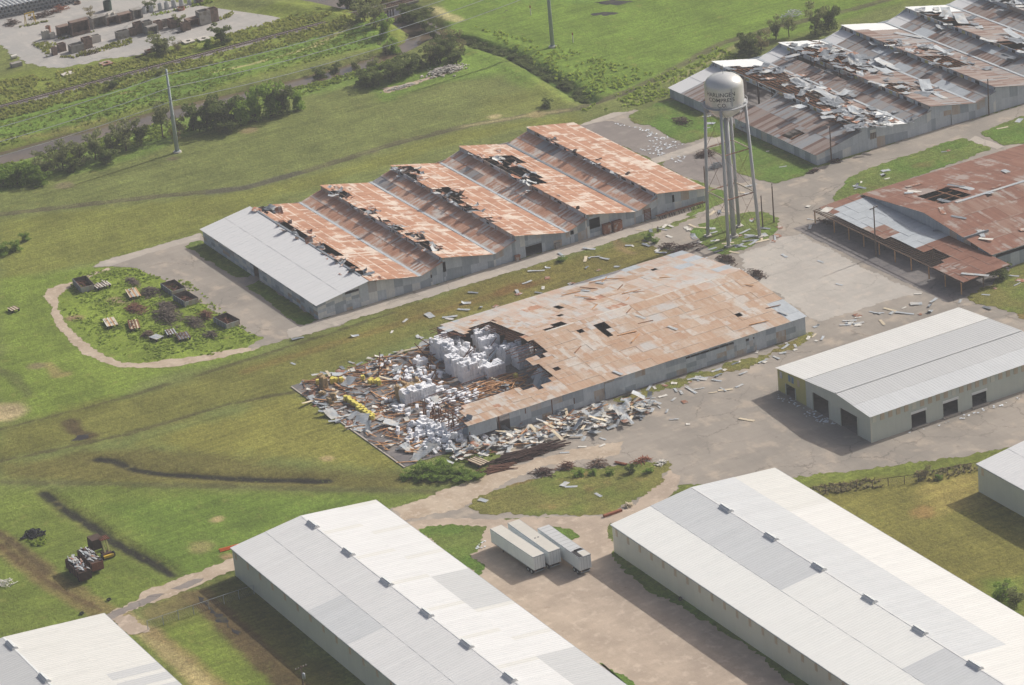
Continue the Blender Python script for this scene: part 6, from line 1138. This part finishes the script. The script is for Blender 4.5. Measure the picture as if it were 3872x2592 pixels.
def cotton_trailer(fr, x, y, lb, back):
    X_, Y_, _ = g(fr, x, y); t = thing('scrap_trailer', lb, 'trailer', (X_, Y_, .02), -.02, 'high sided trailers loaded with scrap'); L, Wd, h0, h1 = 7.6, 2.5, .8, 2.5
    MB().box((0, 0, h0), (L, Wd, .2)).build('bed', 'steel_rust_dark', t)
    for s in (-1, 1):
        MB().box((0, s*Wd/2, (h0+h1)/2), (L, .08, h1-h0)).build('side_panel', 'steel_rust_dark', t); MB().box((s*L/2, 0, (h0+h1)/2), (.08, Wd, h1-h0)).build('end_panel', back if s > 0 else 'steel_rust_dark', t)
        for i in range(6): MB().box((-L/2+.3+i*(L-.6)/5, s*(Wd/2+.07), (h0+h1)/2), (.1, .08, h1-h0)).build('stake', 'steel_rust', t)
        for ax_ in (-2.4, 2.4): MB().tube((ax_, s*1.15, .42), (ax_, s*.85, .42), .42, n=14).build('wheel', 'rubber', t)
    m = MB(); m2 = MB()
    for i in range(60):
        a, b = random.uniform(-L*.46, L*.3), random.uniform(-1.1, 1.1); (m if i % 4 else m2).bar((a, b, h1+random.uniform(-.3, .35)), (a+random.uniform(-1.4, 1.4), max(-1.2, min(1.2, b+random.uniform(-.6, .6))), h1+random.uniform(-.3, .45)), random.uniform(.15, .45), .08)
    MB().box((1.4, 0, h1-.45), (L*.6, Wd-.2, .3)).build('load_floor', 'timber_dark', t); m.build('sheet_load', 'zinc_scrap', t); m2.build('scrap_load', 'rust_scrap', t)
cotton_trailer('e3', 1330, 1010, 'dark high sided trailer heaped with white and orange scrap', 'steel_rust_dark'); cotton_trailer('e3', 1560, 830, 'high sided trailer with a rust red tail panel, heaped with grey sheets', 'rust_brick')
X_, Y_, _ = g('e3', 1800, 620); t = thing('basket_machine', 'old farm machine with a dark mesh basket and yellow arms', 'farm machine', (X_, Y_, .02), .0)
MB().box((-1.9, -.7, 2.5), (2.6, 2.4, 2.2)).build('basket', 'timber_dark', t); MB().box((-.6, .6, 3.5), (1.8, 2., .12)).build('top_rack', 'rust_brick', t)
for i in range(5): MB().box((-.6, -.2+i*.4, 3.62), (1.8, .1, .12)).build('rack_bar', 'steel_rust', t)
for s in (0, .9): MB().bar((-.2, s, 3.5), (.9, s, .9), .34).build('lift_arm', 'wall_yellow', t)
MB().box((.9, .3, .7), (1.6, 2., .8)).build('engine', 'steel_rust_dark', t); MB().box((1.9, .3, .6), (.5, 2.6, .5)).build('front_axle', 'yellow_paint', t)
for a, b in ((-2.4, -1.4), (-2.4, 1.), (1.6, -1.), (1.6, 1.5)): MB().tube((a, b-.15, .6), (a, b+.15, .6), .6, n=16).build('wheel', 'rubber', t)
for a, b in ((-3., -1.7), (-.8, -1.7), (-3., .3), (-.8, .3)): MB().bar((a, b, .3), (a, b, 1.5), .14).build('leg', 'steel_rust_dark', t)
tm = MB(); n1, n2 = 16, 6
for i in range(n1):
    for j in range(n2):
        P_ = []
        for (i2, j2) in ((i, j), (i+1, j), (i+1, j+1), (i, j+1)): a, b = 2*PI*i2/n1, 2*PI*j2/n2; r = .36+.14*math.cos(b); P_.append((r*math.cos(a), r*math.sin(a), .14*math.sin(b)))
        tm.face(P_)
tme = tm.mesh('tyre', 'rubber', True); tc = g('e3', 450, 220)
for i in range(44):
    a, b = random.gauss(0, .9), random.gauss(0, .9); o = simple('tyre', tme, Matrix.Translation((tc[0]+a, tc[1]+b, .2+max(0, .9-.5*math.hypot(a, b))*random.random()+.1)) @ Matrix.Rotation(random.uniform(0, 6), 4, 'Z') @ Matrix.Rotation(random.uniform(-.9, .9), 4, 'X')); tag(o, 'black tyre in the pile on the mown lawn', 'tyre', 'tyres in the pile')
for fr, x, y, lb in (('d1', 725, 1005, 'lone black tyre on the grass by the access road'), ('d1', 545, 1097, 'lone black tyre beside the off white roof'), ('d3', 522, 870, 'black tyre leaning at the big white warehouse wall')): p = g(fr, x, y); tag(simple('tyre', tme, Matrix.Translation((p[0], p[1], .3)) @ Matrix.Rotation(1. if 'leaning' in lb else .1, 4, 'X')), lb, 'tyre')
p = g('d1', 1545, 655); t = thing('orange_beams', 'bundle of orange steel beams beside the white warehouse', 'beams', (p[0], p[1], .02), 1.45)
for i in range(5): MB().box((random.uniform(-.3, .3), -.5+i*.26, .15+.14*(i % 2)), (5.2, .16, .16)).build('beam', 'orange_paint', t)
p = g('e6', 1780, 1080); tag(MB().box((p[0], p[1], .3), (.6, 4.2, .5), .0).build('red_beam', 'rust_brick'), 'rusty red beam lying at the island edge', 'beam')
# things against the sawtooth warehouse wall
for fr, x, y, w_, h_, lb in (('e7', 445, 835, 2.2, 2.4, 'rusty steel cabinet beside the open wall frame'), ('e7', 625, 790, 2.4, 2.4, 'rusty steel cabinet next to the round fan')):
    p = g(fr, x, y); t = thing('rusty_cabinet', lb, 'cabinet', (p[0]-.7, p[1], .05)); MB().box((0, 0, h_/2), (1.5, w_, h_)).build('body', 'rust_brick', t)
    for s in (-1, 1): MB().box((.78, s*w_*.24, h_/2), (.06, w_*.44, h_*.9)).build('door', 'rust_scrap', t)
    MB().box((0, 0, h_+.08), (1.6, w_+.1, .16)).build('lid', 'steel_rust', t)
p = g('e7', 820, 690); t = thing('fan_wheel', 'large round grey fan wheel leaning on the warehouse wall', 'fan', (p[0]-.3, p[1], .05)); m = MB()
for i in range(24): a, b = 2*PI*i/24, 2*PI*(i+1)/24; m.bar((-.1, 1.15*math.cos(a), 1.2+1.15*math.sin(a)), (-.1, 1.15*math.cos(b), 1.2+1.15*math.sin(b)), .14, .3, (1, 0, 0))
m.build('rim', 'white_scrap', t)
for i in range(6): a = PI*i/3; MB().bar((-.1, 0, 1.2), (-.1, 1.1*math.cos(a), 1.2+1.1*math.sin(a)), .5 if i % 2 else .3, .06, (1, 0, 0)).build('blade', 'zinc_scrap', t)
MB().tube((-.2, 0, 1.2), (.15, 0, 1.2), .2, n=10).build('hub', 'zinc_dark', t)
p = g('e7', 1130, 610); t = thing('rusty_rack', 'stack of rust orange racking against the warehouse wall', 'rack', (p[0]-.6, p[1], .05))
for i in range(8): MB().box((0, 0, .3+i*.36), (1.2, 1.9, .12)).build('shelf', 'rust_brick', t)
for a in (-.55, .55):
    for b in (-.9, .9): MB().box((a, b, 1.5), (.12, .12, 3.)).build('upright', 'steel_rust', t)
a = g('e7', 1280, 600); b = g('e7', 2080, 350); t = thing('steel_conveyor', 'long rusty steel rack lying along the warehouse wall', 'rack', (a[0]-.5, a[1], .05)); LL = b[1]-a[1]
for s in (0, .8): MB().bar((s*1.2, 0, .9+s*.2), (s*1.2, LL, .9+s*.2), .22).build('rail', 'steel_rust', t)
for i in range(20): MB().bar((1.1, LL*i/20, .05), (-.1, LL*(i+.4)/20, .9), .12).build('cross_bar', 'steel_rust_dark' if i % 4 else 'pale_board', t)
for x, y, lb in ((875, 1085, 'grey concrete post block by the warehouse wall'), (553, 1185, 'reddish concrete post block beside the dark doorway')): p = g('d8', x, y); m = MB().box((0, 0, .55), (1., 1.2, 1.1)); m.box((0, 0, 1.2), (1.15, 1.35, .2)); o = m.build('post_block', 'precast' if 'grey' in lb else 'rust_scrap', None, False, True); o.location = (p[0]-.4, p[1], .05); tag(o, lb, 'concrete block')
p = g('e7', 1300, 790); t = thing('bollard', 'dark steel bollard on the drive', 'bollard', (p[0], p[1], .03)); MB().tube((0, 0, 0), (0, 0, 1.2), .14, n=10).build('post', 'steel_rust_dark', t); MB().box((0, 0, .05), (.5, .5, .1)).build('base', 'steel_rust_dark', t)
# pale scraps
fm = [curl_mesh('foam_scrap', a, b, 'foam', .4, .08, 3, 70+i) for i, (a, b) in enumerate(((.35, .5), (.5, .4), (.25, .3), (.8, .4)))]
def scraps(fr, poly, n, lb, group):
    P_ = gp(fr, poly); xs = [p[0] for p in P_]; ys = [p[1] for p in P_]; k = 0
    while k < n:
        x, y = random.uniform(min(xs), max(xs)), random.uniform(min(ys), max(ys))
        if pip(np.array([x]), np.array([y]), P_)[0]: tag(simple('foam_scrap', random.choice(fm), Matrix.Translation((x, y, .1)) @ Matrix.Rotation(random.uniform(0, 6.3), 4, 'Z')), lb, 'scrap', group); k += 1
scraps('d8', [(1310, 75), (1500, 100), (1750, 180), (1900, 250), (1700, 340), (1500, 300), (1620, 250), (1550, 160)], 110, 'white foam scrap scattered on the dark asphalt lot', 'foam scraps on the lot')
scraps('d8', [(1780, 350), (1900, 340), (1890, 390), (1790, 400)], 14, 'white foam scrap on the asphalt beside the dark scrap', 'foam scraps on the lot')
scraps('c8', [(600, 890), (700, 930), (800, 1000), (900, 1030), (1060, 1130), (960, 1130), (800, 1050), (640, 950)], 60, 'pale scrap in front of the dock doors', 'pale scraps at the dock')
scraps('c8', [(1340, 1250), (1500, 1190), (1700, 1130), (2300, 930), (2320, 950), (1700, 1150), (1420, 1240)], 20, 'pale scrap along the dock warehouse wall', 'pale scraps at the dock')
scraps('c6', [(900, 180), (1450, 360), (1380, 400), (1100, 260)], 24, 'pale scrap among the broken framing', 'pale scraps in the framing')
scraps('d6', [(200, 560), (420, 560), (300, 700), (160, 840)], 8, 'pale scrap on the grass beside the trailers', 'pale scraps by the trailers')
# ================= fences
def fence(pts, label, h, mat, top=True, wires=4):
    t = thing('wire_fence', label, 'fence', (pts[0][0], pts[0][1], 0))
    for p in pts: WB().tube((p[0], p[1], 0), (p[0], p[1], h), .07, n=6).build('post', mat, t)
    for a, b in zip(pts[:-1], pts[1:]):
        if top: WB().tube((a[0], a[1], h), (b[0], b[1], h), .045, n=5).build('top_rail', mat, t)
        m = WB(); L = math.hypot(b[0]-a[0], b[1]-a[1]); n = int(L/.45)
        for i in range(n): q = lambda f: (a[0]+(b[0]-a[0])*f, a[1]+(b[1]-a[1])*f); u0, u1 = i/n, min(1, (i+2)/n); m.tube((*q(u0), .05), (*q(u1), h-.05), .008, n=3, caps=False); m.tube((*q(u1), .05), (*q(u0), h-.05), .008, n=3, caps=False)
        m.build('wire_mesh', 'wire', t)
fence(gp('e8', [(180, 520), (330, 505), (485, 490), (645, 465), (805, 450), (965, 425), (1130, 405), (1270, 385), (1420, 350), (1570, 320), (1735, 290), (1880, 265)]), 'sagging wire fence with dark posts overgrown by dry vines', 1.8, 'timber_dark')
fa, fb = g('d1', 985, 1200), g('d1', 1690, 962)
fence([(fa[0]+(fb[0]-fa[0])*i/7, fa[1]+(fb[1]-fa[1])*i/7, 0) for i in range(8)], 'chain link fence with a pale top rail at the white warehouse corner', 2., 'trim_grey')

# ================= trees, bushes and weeds
def leaf_cloud(n, blobs, size, seed, up=.3):
    r = np.random.default_rng(seed); wgt = np.array([b[3]**2 for b in blobs]); pick = r.choice(len(blobs), n, p=wgt/wgt.sum()); B = np.array(blobs)[pick]
    d = r.normal(size=(n, 3)); d /= np.linalg.norm(d, axis=1, keepdims=True); rad = B[:, 3]*(.45+.6*r.random(n)**.6); c = B[:, :3]+d*rad[:, None]*np.array([1, 1, .8]); c[:, 2] = np.maximum(c[:, 2], .05)
    a = r.normal(size=(n, 3)); a /= np.linalg.norm(a, axis=1, keepdims=True); b = np.cross(a, d+r.normal(size=(n, 3))*.7); b /= np.linalg.norm(b, axis=1, keepdims=True)+1e-9; s = size*(.6+.8*r.random(n))[:, None]
    return np.stack([c-a*s-b*s*.45, c+a*s-b*s*.45, c+a*s*.8+b*s*.45, c-a*s*.8+b*s*.45], 1)
def quads(name, Q, mat):
    me_ = bpy.data.meshes.new(name); n = len(Q); me_.vertices.add(n*4); me_.vertices.foreach_set('co', Q.astype(np.float32).ravel()); me_.loops.add(n*4); me_.loops.foreach_set('vertex_index', np.arange(n*4, dtype=np.int32)); me_.polygons.add(n)
    me_.polygons.foreach_set('loop_start', np.arange(0, n*4, 4, dtype=np.int32)); me_.polygons.foreach_set('loop_total', np.full(n, 4, np.int32)); me_.update(); me_.materials.append(MATS[mat]); return me_
def tree_proto(kind, seed):
    r = random.Random(seed); H, R_, nb, nl, sz, mat, low = {'dark': (6., 3.2, 26, 2200, .2, 'leaf_dark', .12), 'pale': (6., 3.4, 22, 1500, .19, 'leaf_pale', .15), 'bright': (6., 3.2, 26, 2200, .2, 'leaf_bright', .1), 'dry': (6., 3., 18, 900, .18, 'leaf_dry', .2), 'mesquite': (6., 2.8, 16, 1300, .17, 'leaf_pale', .5)}[kind]
    B = []
    for i in range(nb):
        t = r.random(); z = H*(low+(.92-low)*t); rr = R_*math.sin(PI*min(1, .25+.7*(1-abs(t-.45)*1.2)))*r.uniform(.25, .85); a = r.uniform(0, 6.3); B.append((rr*math.cos(a), rr*math.sin(a), z, r.uniform(.55, 1.15)))
    crown = quads('crown', leaf_cloud(nl, B, sz, seed), mat); m = MB(); fork = (r.uniform(-.2, .2), r.uniform(-.2, .2), H*(.18 if low < .4 else .38)); m.tube((0, 0, -.2), fork, .2, .14, 7)
    for b in B[::3]: mid = ((fork[0]+b[0])/2+r.uniform(-.2, .2), (fork[1]+b[1])/2, (fork[2]+b[2])/2+.2); m.tube(fork, mid, .09, .06, 5, False); m.tube(mid, b[:3], .06, .025, 5, False)
    return crown, m.mesh('trunk', 'bark')
PRO = {k: [tree_proto(k, 10*i+j) for j in range(2)] for i, k in enumerate(('dark', 'pale', 'bright', 'dry', 'mesquite'))}
TNAME = {'dark': 'dense dark green', 'pale': 'feathery pale green', 'bright': 'bright green', 'dry': 'sparse brownish', 'mesquite': 'open crowned'}
def tree(fr, x, y, h, wd, kind, where, bush=False):
    p = g(fr, x, y); z = hz(p[0], p[1]); cr_, tr_ = random.choice(PRO[kind])
    t = thing('bush' if h < 4.2 else 'tree', '%s %s %s %s' % (('tall' if h >= 7.5 else 'medium' if h >= 4.2 else 'knee high' if h < 1.6 else 'low'), TNAME[kind], 'bush' if h < 4.2 else 'tree', where), 'bush' if h < 4.2 else 'tree', (p[0], p[1], z), random.uniform(0, 6.3), 'trees and bushes '+where)
    sx_, sy_ = random.uniform(.75, 1.3), random.uniform(.75, 1.3)
    for n_, m_ in (('crown', cr_), ('trunk', tr_)): o = bpy.data.objects.new(n_, m_); o.scale = (wd/5.2*sx_, wd/5.2*sy_, h/5.7); link(o, t)
cb = 'on the canal bank'
for a in [(20, 1270, 5, 6, 'bright'), (120, 1255, 5.5, 6, 'bright'), (220, 1230, 5, 6, 'bright'), (330, 1200, 6, 7, 'pale'), (430, 1150, 6.5, 6, 'pale'), (540, 1130, 7, 7, 'pale'), (650, 1090, 7.5, 7, 'pale'), (760, 1060, 7.5, 6.5, 'pale'), (860, 1030, 8, 7, 'pale'), (960, 990, 7, 6, 'pale'), (1110, 940, 9, 7.5, 'mesquite'), (1225, 920, 5.5, 5, 'dry'), (1320, 890, 6, 5, 'dark'), (1420, 890, 8, 7, 'dark'), (1530, 880, 8.5, 7, 'dark'), (1640, 860, 8, 6, 'bright'), (1740, 830, 9.5, 7, 'bright'), (1850, 790, 10, 8, 'bright'), (1930, 780, 8, 6, 'dark'), (2030, 750, 6, 5, 'bright'), (500, 1180, 4, 5, 'dark'), (740, 1110, 4, 6, 'dark'), (1200, 960, 3, 4, 'dry'), (1580, 900, 3.5, 5, 'dark'), (280, 1260, 3.5, 5, 'bright')]: tree('c1', *a, cb)
for a in [(400, 210, 7, 7, 'pale'), (330, 170, 6, 6, 'pale'), (470, 260, 6.5, 6, 'bright'), (520, 320, 5, 5, 'bright'), (460, 330, 4, 4, 'pale'), (250, 425, 3.5, 4, 'pale'), (380, 430, 3, 4, 'pale'), (120, 455, 3, 4, 'dark'), (20, 480, 3, 5, 'dark'), (620, 100, 5, 7, 'dark'), (690, 130, 5, 7, 'dark'), (740, 170, 4.5, 6, 'dark'), (790, 230, 4, 5, 'dark'), (200, 40, 8, 8, 'dark'), (330, 10, 7, 8, 'dark'), (420, -10, 7, 7, 'dark')]: tree('c2', *a, 'beside the railway bridge channel')
for a in [(330, 580, 4, 6, 'dark'), (420, 580, 4.5, 6, 'dark'), (500, 560, 5, 6, 'dark'), (570, 530, 5, 6, 'dark'), (640, 500, 5, 6, 'dark'), (700, 470, 4.6, 5, 'dark'), (770, 440, 5.5, 6, 'dry'), (840, 430, 6, 6, 'dark'), (900, 420, 6, 6, 'dark'), (950, 440, 4, 5, 'dark'), (870, 300, 4.6, 4, 'dry'), (940, 310, 4.6, 4, 'dry'), (980, 380, 4, 4, 'dry')]: tree('c2', *a, 'behind the pale rubble mound')
for fr, x, y, h, wd, k, wh in [('e2', 970, 930, 5.4, 6.5, 'pale', 'at the edge of the precast yard'), ('e2', 1050, 960, 4.5, 5, 'pale', 'at the edge of the precast yard'), ('e2', 2050, 780, 5.6, 6, 'dark', 'at the edge of the precast yard'), ('e1', 1600, 300, 3.2, 3.6, 'dry', 'among the culverts'), ('e2', 810, 190, 3., 4, 'dark', 'among the upright pipes'), ('e2', 1300, 480, 3.4, 3.4, 'pale', 'among the culverts'), ('e2', 1270, 900, 2.6, 3.4, 'dry', 'at the edge of the precast yard'), ('e2', 1800, 860, 2.6, 4, 'bright', 'at the edge of the precast yard'), ('c1', 780, 600, 2.4, 4, 'dark', 'beside the railway'), ('c1', 1100, 490+20, 2, 3, 'pale', 'beside the railway'),
                               ('c3', 700, 330, 6, 7, 'dark', 'behind the torn warehouse'), ('c3', 640, 320, 3.6, 4, 'dark', 'behind the torn warehouse'), ('c3', 850, 240, 6.5, 6, 'pale', 'behind the torn warehouse'), ('c3', 930, 225, 5.5, 5, 'mesquite', 'behind the torn warehouse'), ('c3', 1090, 210, 8, 7, 'pale', 'behind the torn warehouse'), ('c3', 1170, 190, 7, 5, 'dark', 'behind the torn warehouse'), ('c3', 760, 300, 5, 6, 'dry', 'behind the torn warehouse'), ('c2', 1570, 730, 2., 4.5, 'dark', 'on the mown field'), ('c7', 1720, 1190, 3., 5, 'dark', 'under the canopy corner'), ('d3', 2230, 870, 3.4, 5, 'bright', 'beside the long white warehouse'), ('d3', 2300, 900, 3.6, 5, 'pale', 'beside the long white warehouse'), ('c4', 30, 290, 2.8, 5, 'bright', 'at the weedy edge of the field'), ('c4', 110, 270, 2.4, 4, 'bright', 'at the weedy edge of the field'), ('c4', 170, 200, 2.2, 2.4, 'bright', 'at the weedy edge of the field'), ('e7', 1130, 930, 1.5, 3, 'bright', 'beside the drive'), ('e7', 1250, 990, 1.2, 2.2, 'bright', 'beside the drive'), ('d8', 900, 1190, 1.2, 3, 'bright', 'beside the drive'), ('e6', 1930, 720, 1.8, 2.6, 'dark', 'on the scrap island'), ('e6', 1480, 740, 1.2, 2.4, 'bright', 'on the scrap island'), ('e6', 1600, 730, 1.1, 2.4, 'bright', 'on the scrap island'), ('e6', 1760, 730, 1.1, 2.2, 'bright', 'on the scrap island'), ('e6', 2090, 720, 1.2, 2.4, 'bright', 'on the scrap island'), ('e8', 1340, 350, 2.2, 3.4, 'dry', 'tangled in the wire fence'), ('e8', 1480, 365, 1.2, 2., 'bright', 'tangled in the wire fence')]: tree(fr, x, y, h, wd, k, wh)
for x, y, h in ((60, 740, 1.6), (150, 710, 2.2), (250, 710, 2.4), (340, 730, 2.), (420, 745, 1.7), (510, 760, 1.4), (580, 765, 1.2), (90, 780, 1.3), (200, 775, 1.5), (300, 785, 1.3), (440, 790, 1.2), (-20, 760, 1.2)): tree('e6', x, y, h, 3.6+random.random(), 'bright', 'at the corner of the wrecked slab')
for i in range(26):
    t_ = i/25; q = DITCH[int(t_*5.99)]; q2 = DITCH[min(6, int(t_*5.99)+1)]; f = t_*5.99 % 1; X_, Y_ = q[0]+(q2[0]-q[0])*f+random.gauss(0, .8), q[1]+(q2[1]-q[1])*f+random.gauss(0, .8)
    c_, tr_ = random.choice(PRO['dark']); t = thing('bush', 'low dark bush growing in the drainage ditch', 'bush', (X_, Y_, hz(X_, Y_)), random.uniform(0, 6), 'bushes in the drainage ditch')
    for n_, m_ in (('crown', c_), ('trunk', tr_)): o = bpy.data.objects.new(n_, m_); o.scale = (.75, .75, .3); link(o, t)
def weeds(name, label, poly, dens, h, wd, mat, seed, line=None):
    r = np.random.default_rng(seed); P_ = poly; xs = [p[0] for p in P_]; ys = [p[1] for p in P_]; A = (max(xs)-min(xs))*(max(ys)-min(ys)); n = int(A*dens)
    x = r.uniform(min(xs), max(xs), n); y = r.uniform(min(ys), max(ys), n); ok = pip(x, y, P_) & (fbm(x, y, .16, 3)+r.random(n)*.25 > .56); x, y = x[ok], y[ok]; z = height(x, y)+.03; n = len(x)
    Q = []
    for k in range(3):
        a = r.random(n)*6.3; s = wd*(.5+r.random(n)); hh = h*(.4+r.random(n)); lx_, ly_ = r.normal(0, .2, n), r.normal(0, .2, n); c, s_ = np.cos(a)*s/2, np.sin(a)*s/2
        Q.append(np.stack([np.stack([x-c, y-s_, z], -1), np.stack([x+c, y+s_, z], -1), np.stack([x+c*.8+lx_, y+s_*.8+ly_, z+hh], -1), np.stack([x-c*.8+lx_, y-s_*.8+ly_, z+hh*.8], -1)], 1))
    tag(link(bpy.data.objects.new(name, quads(name, np.concatenate(Q), mat))), label, name.replace('_', ' '), kind='stuff')
weeds('weeds', 'rank weeds along the railway', [(-234, -70, 0), (-226, -70, 0), (-226, 82, 0), (-234, 82, 0)], 2.4, .5, .6, 'tall_grass', 1)
weeds('weeds', 'rank weeds between the precast yard and the railway', [(-256, -80, 0), (-238, -80, 0), (-238, 78, 0), (-250, 78, 0), (-247, 20, 0), (-258, -20, 0)], 2.2, .5, .7, 'tall_grass', 2)
weeds('weeds', 'green weeds on the levee', [(-224, -80, 0), (-208, -80, 0), (-208, 78, 0), (-224, 80, 0)], 1.4, .22, .6, 'weed', 3)
weeds('weeds', 'reeds on the canal bank', [(-196, -90, 0), (-184, -90, 0), (-180, 10, 0), (-186, 50, 0), (-190, 75, 0), (-196, 70, 0)], 2., .4, .6, 'weed', 4)
weeds('weeds', 'weeds in the junk patch', O([(135, 690), (180, 625), (300, 615), (430, 645), (540, 735), (590, 775), (480, 815), (320, 828), (235, 795), (160, 730)]), 1.8, .25, .6, 'weed', 5)
for i, P_ in enumerate(([(560, 770), (900, 760), (1000, 790), (860, 1030), (600, 800)], [(1000, 690), (1640, 580), (2050, 470), (2150, 450), (1700, 560), (1060, 720)], [(1050, 1020), (1300, 960), (1750, 870), (1960, 790), (2343, 690), (2343, 780), (1900, 900), (1300, 1040)], [(280, 510), (560, 440), (960, 350), (900, 380), (560, 460)])): weeds('weeds', 'yellow weeds growing between the precast rows', gp('e1', P_), 3., .5, .5, 'tall_grass', 20+i)
weeds('weeds', 'yellow weeds round the upright pipes', gp('e2', [(640, 290), (900, 250), (1550, 110), (1900, 10), (1900, 60), (1300, 180), (900, 290)]), 3., .5, .5, 'weed', 30); weeds('weeds', 'yellow weeds at the end of the culvert row', gp('e2', [(2000, 330), (2250, 220), (2250, 290), (2050, 380)]), 3., .5, .5, 'tall_grass', 31)
weeds('weeds', 'weeds round the tyre pile', gp('e3', [(180, 120), (500, 80), (700, 300), (640, 440), (420, 430), (200, 280)]), 5, .4, .5, 'weed', 32)
weeds('weeds', 'dry vines along the wire fence', gp('e8', [(200, 440), (800, 350), (1500, 250), (1880, 200), (1880, 270), (1450, 380), (950, 440), (300, 520)]), 3., .4, .5, 'leaf_dry', 33)
weeds('weeds', 'meadow weeds beyond the drainage ditch', O([(1080, 60), (1330, 120), (1500, 170), (1350, 230), (1250, 160)]), .8, .5, .7, 'weed', 34)
weeds('weeds', 'weeds along the mown field edge', O([(1330, 255), (1480, 190), (1640, 110), (1700, 130), (1560, 210), (1440, 250)]), 1., .5, .7, 'weed', 35)
weeds('weeds', 'weeds on the scrap heap', gp('e6', [(380, 620), (700, 520), (760, 560), (560, 640)]), 3, .4, .5, 'weed', 36)
# ================= white marker posts in the meadow
for x, y in ((1455, 105), (1743, 292)):
    p = g('c2', x, y); t = thing('marker_post', 'white and red pipeline marker post in the green meadow', 'post', (p[0], p[1], 0), 0, 'marker posts in the meadow'); MB().tube((0, 0, 0), (0, 0, 2.2), .14, n=8).build('shaft', 'white_scrap', t); MB().tube((0, 0, 2.2), (0, 0, 2.9), .18, n=8).build('cap', 'rust_brick', t)
# ================= haze
hm = bpy.data.materials.new('haze'); hm.use_nodes = True; ht = hm.node_tree; ht.nodes.clear(); ho = ht.nodes.new('ShaderNodeOutputMaterial'); hv = ht.nodes.new('ShaderNodeVolumePrincipled')
hv.inputs['Color'].default_value = (.87, .9, .94, 1); hv.inputs['Density'].default_value = HAZE_D; hv.inputs['Anisotropy'].default_value = .2; ht.links.new(hv.outputs[0], ho.inputs['Volume'])
ho_ = MB().box((0, 0, 152.5), (3400, 3400, 317)).build('haze', hm); tag(ho_, 'thin summer haze', kind='stuff')
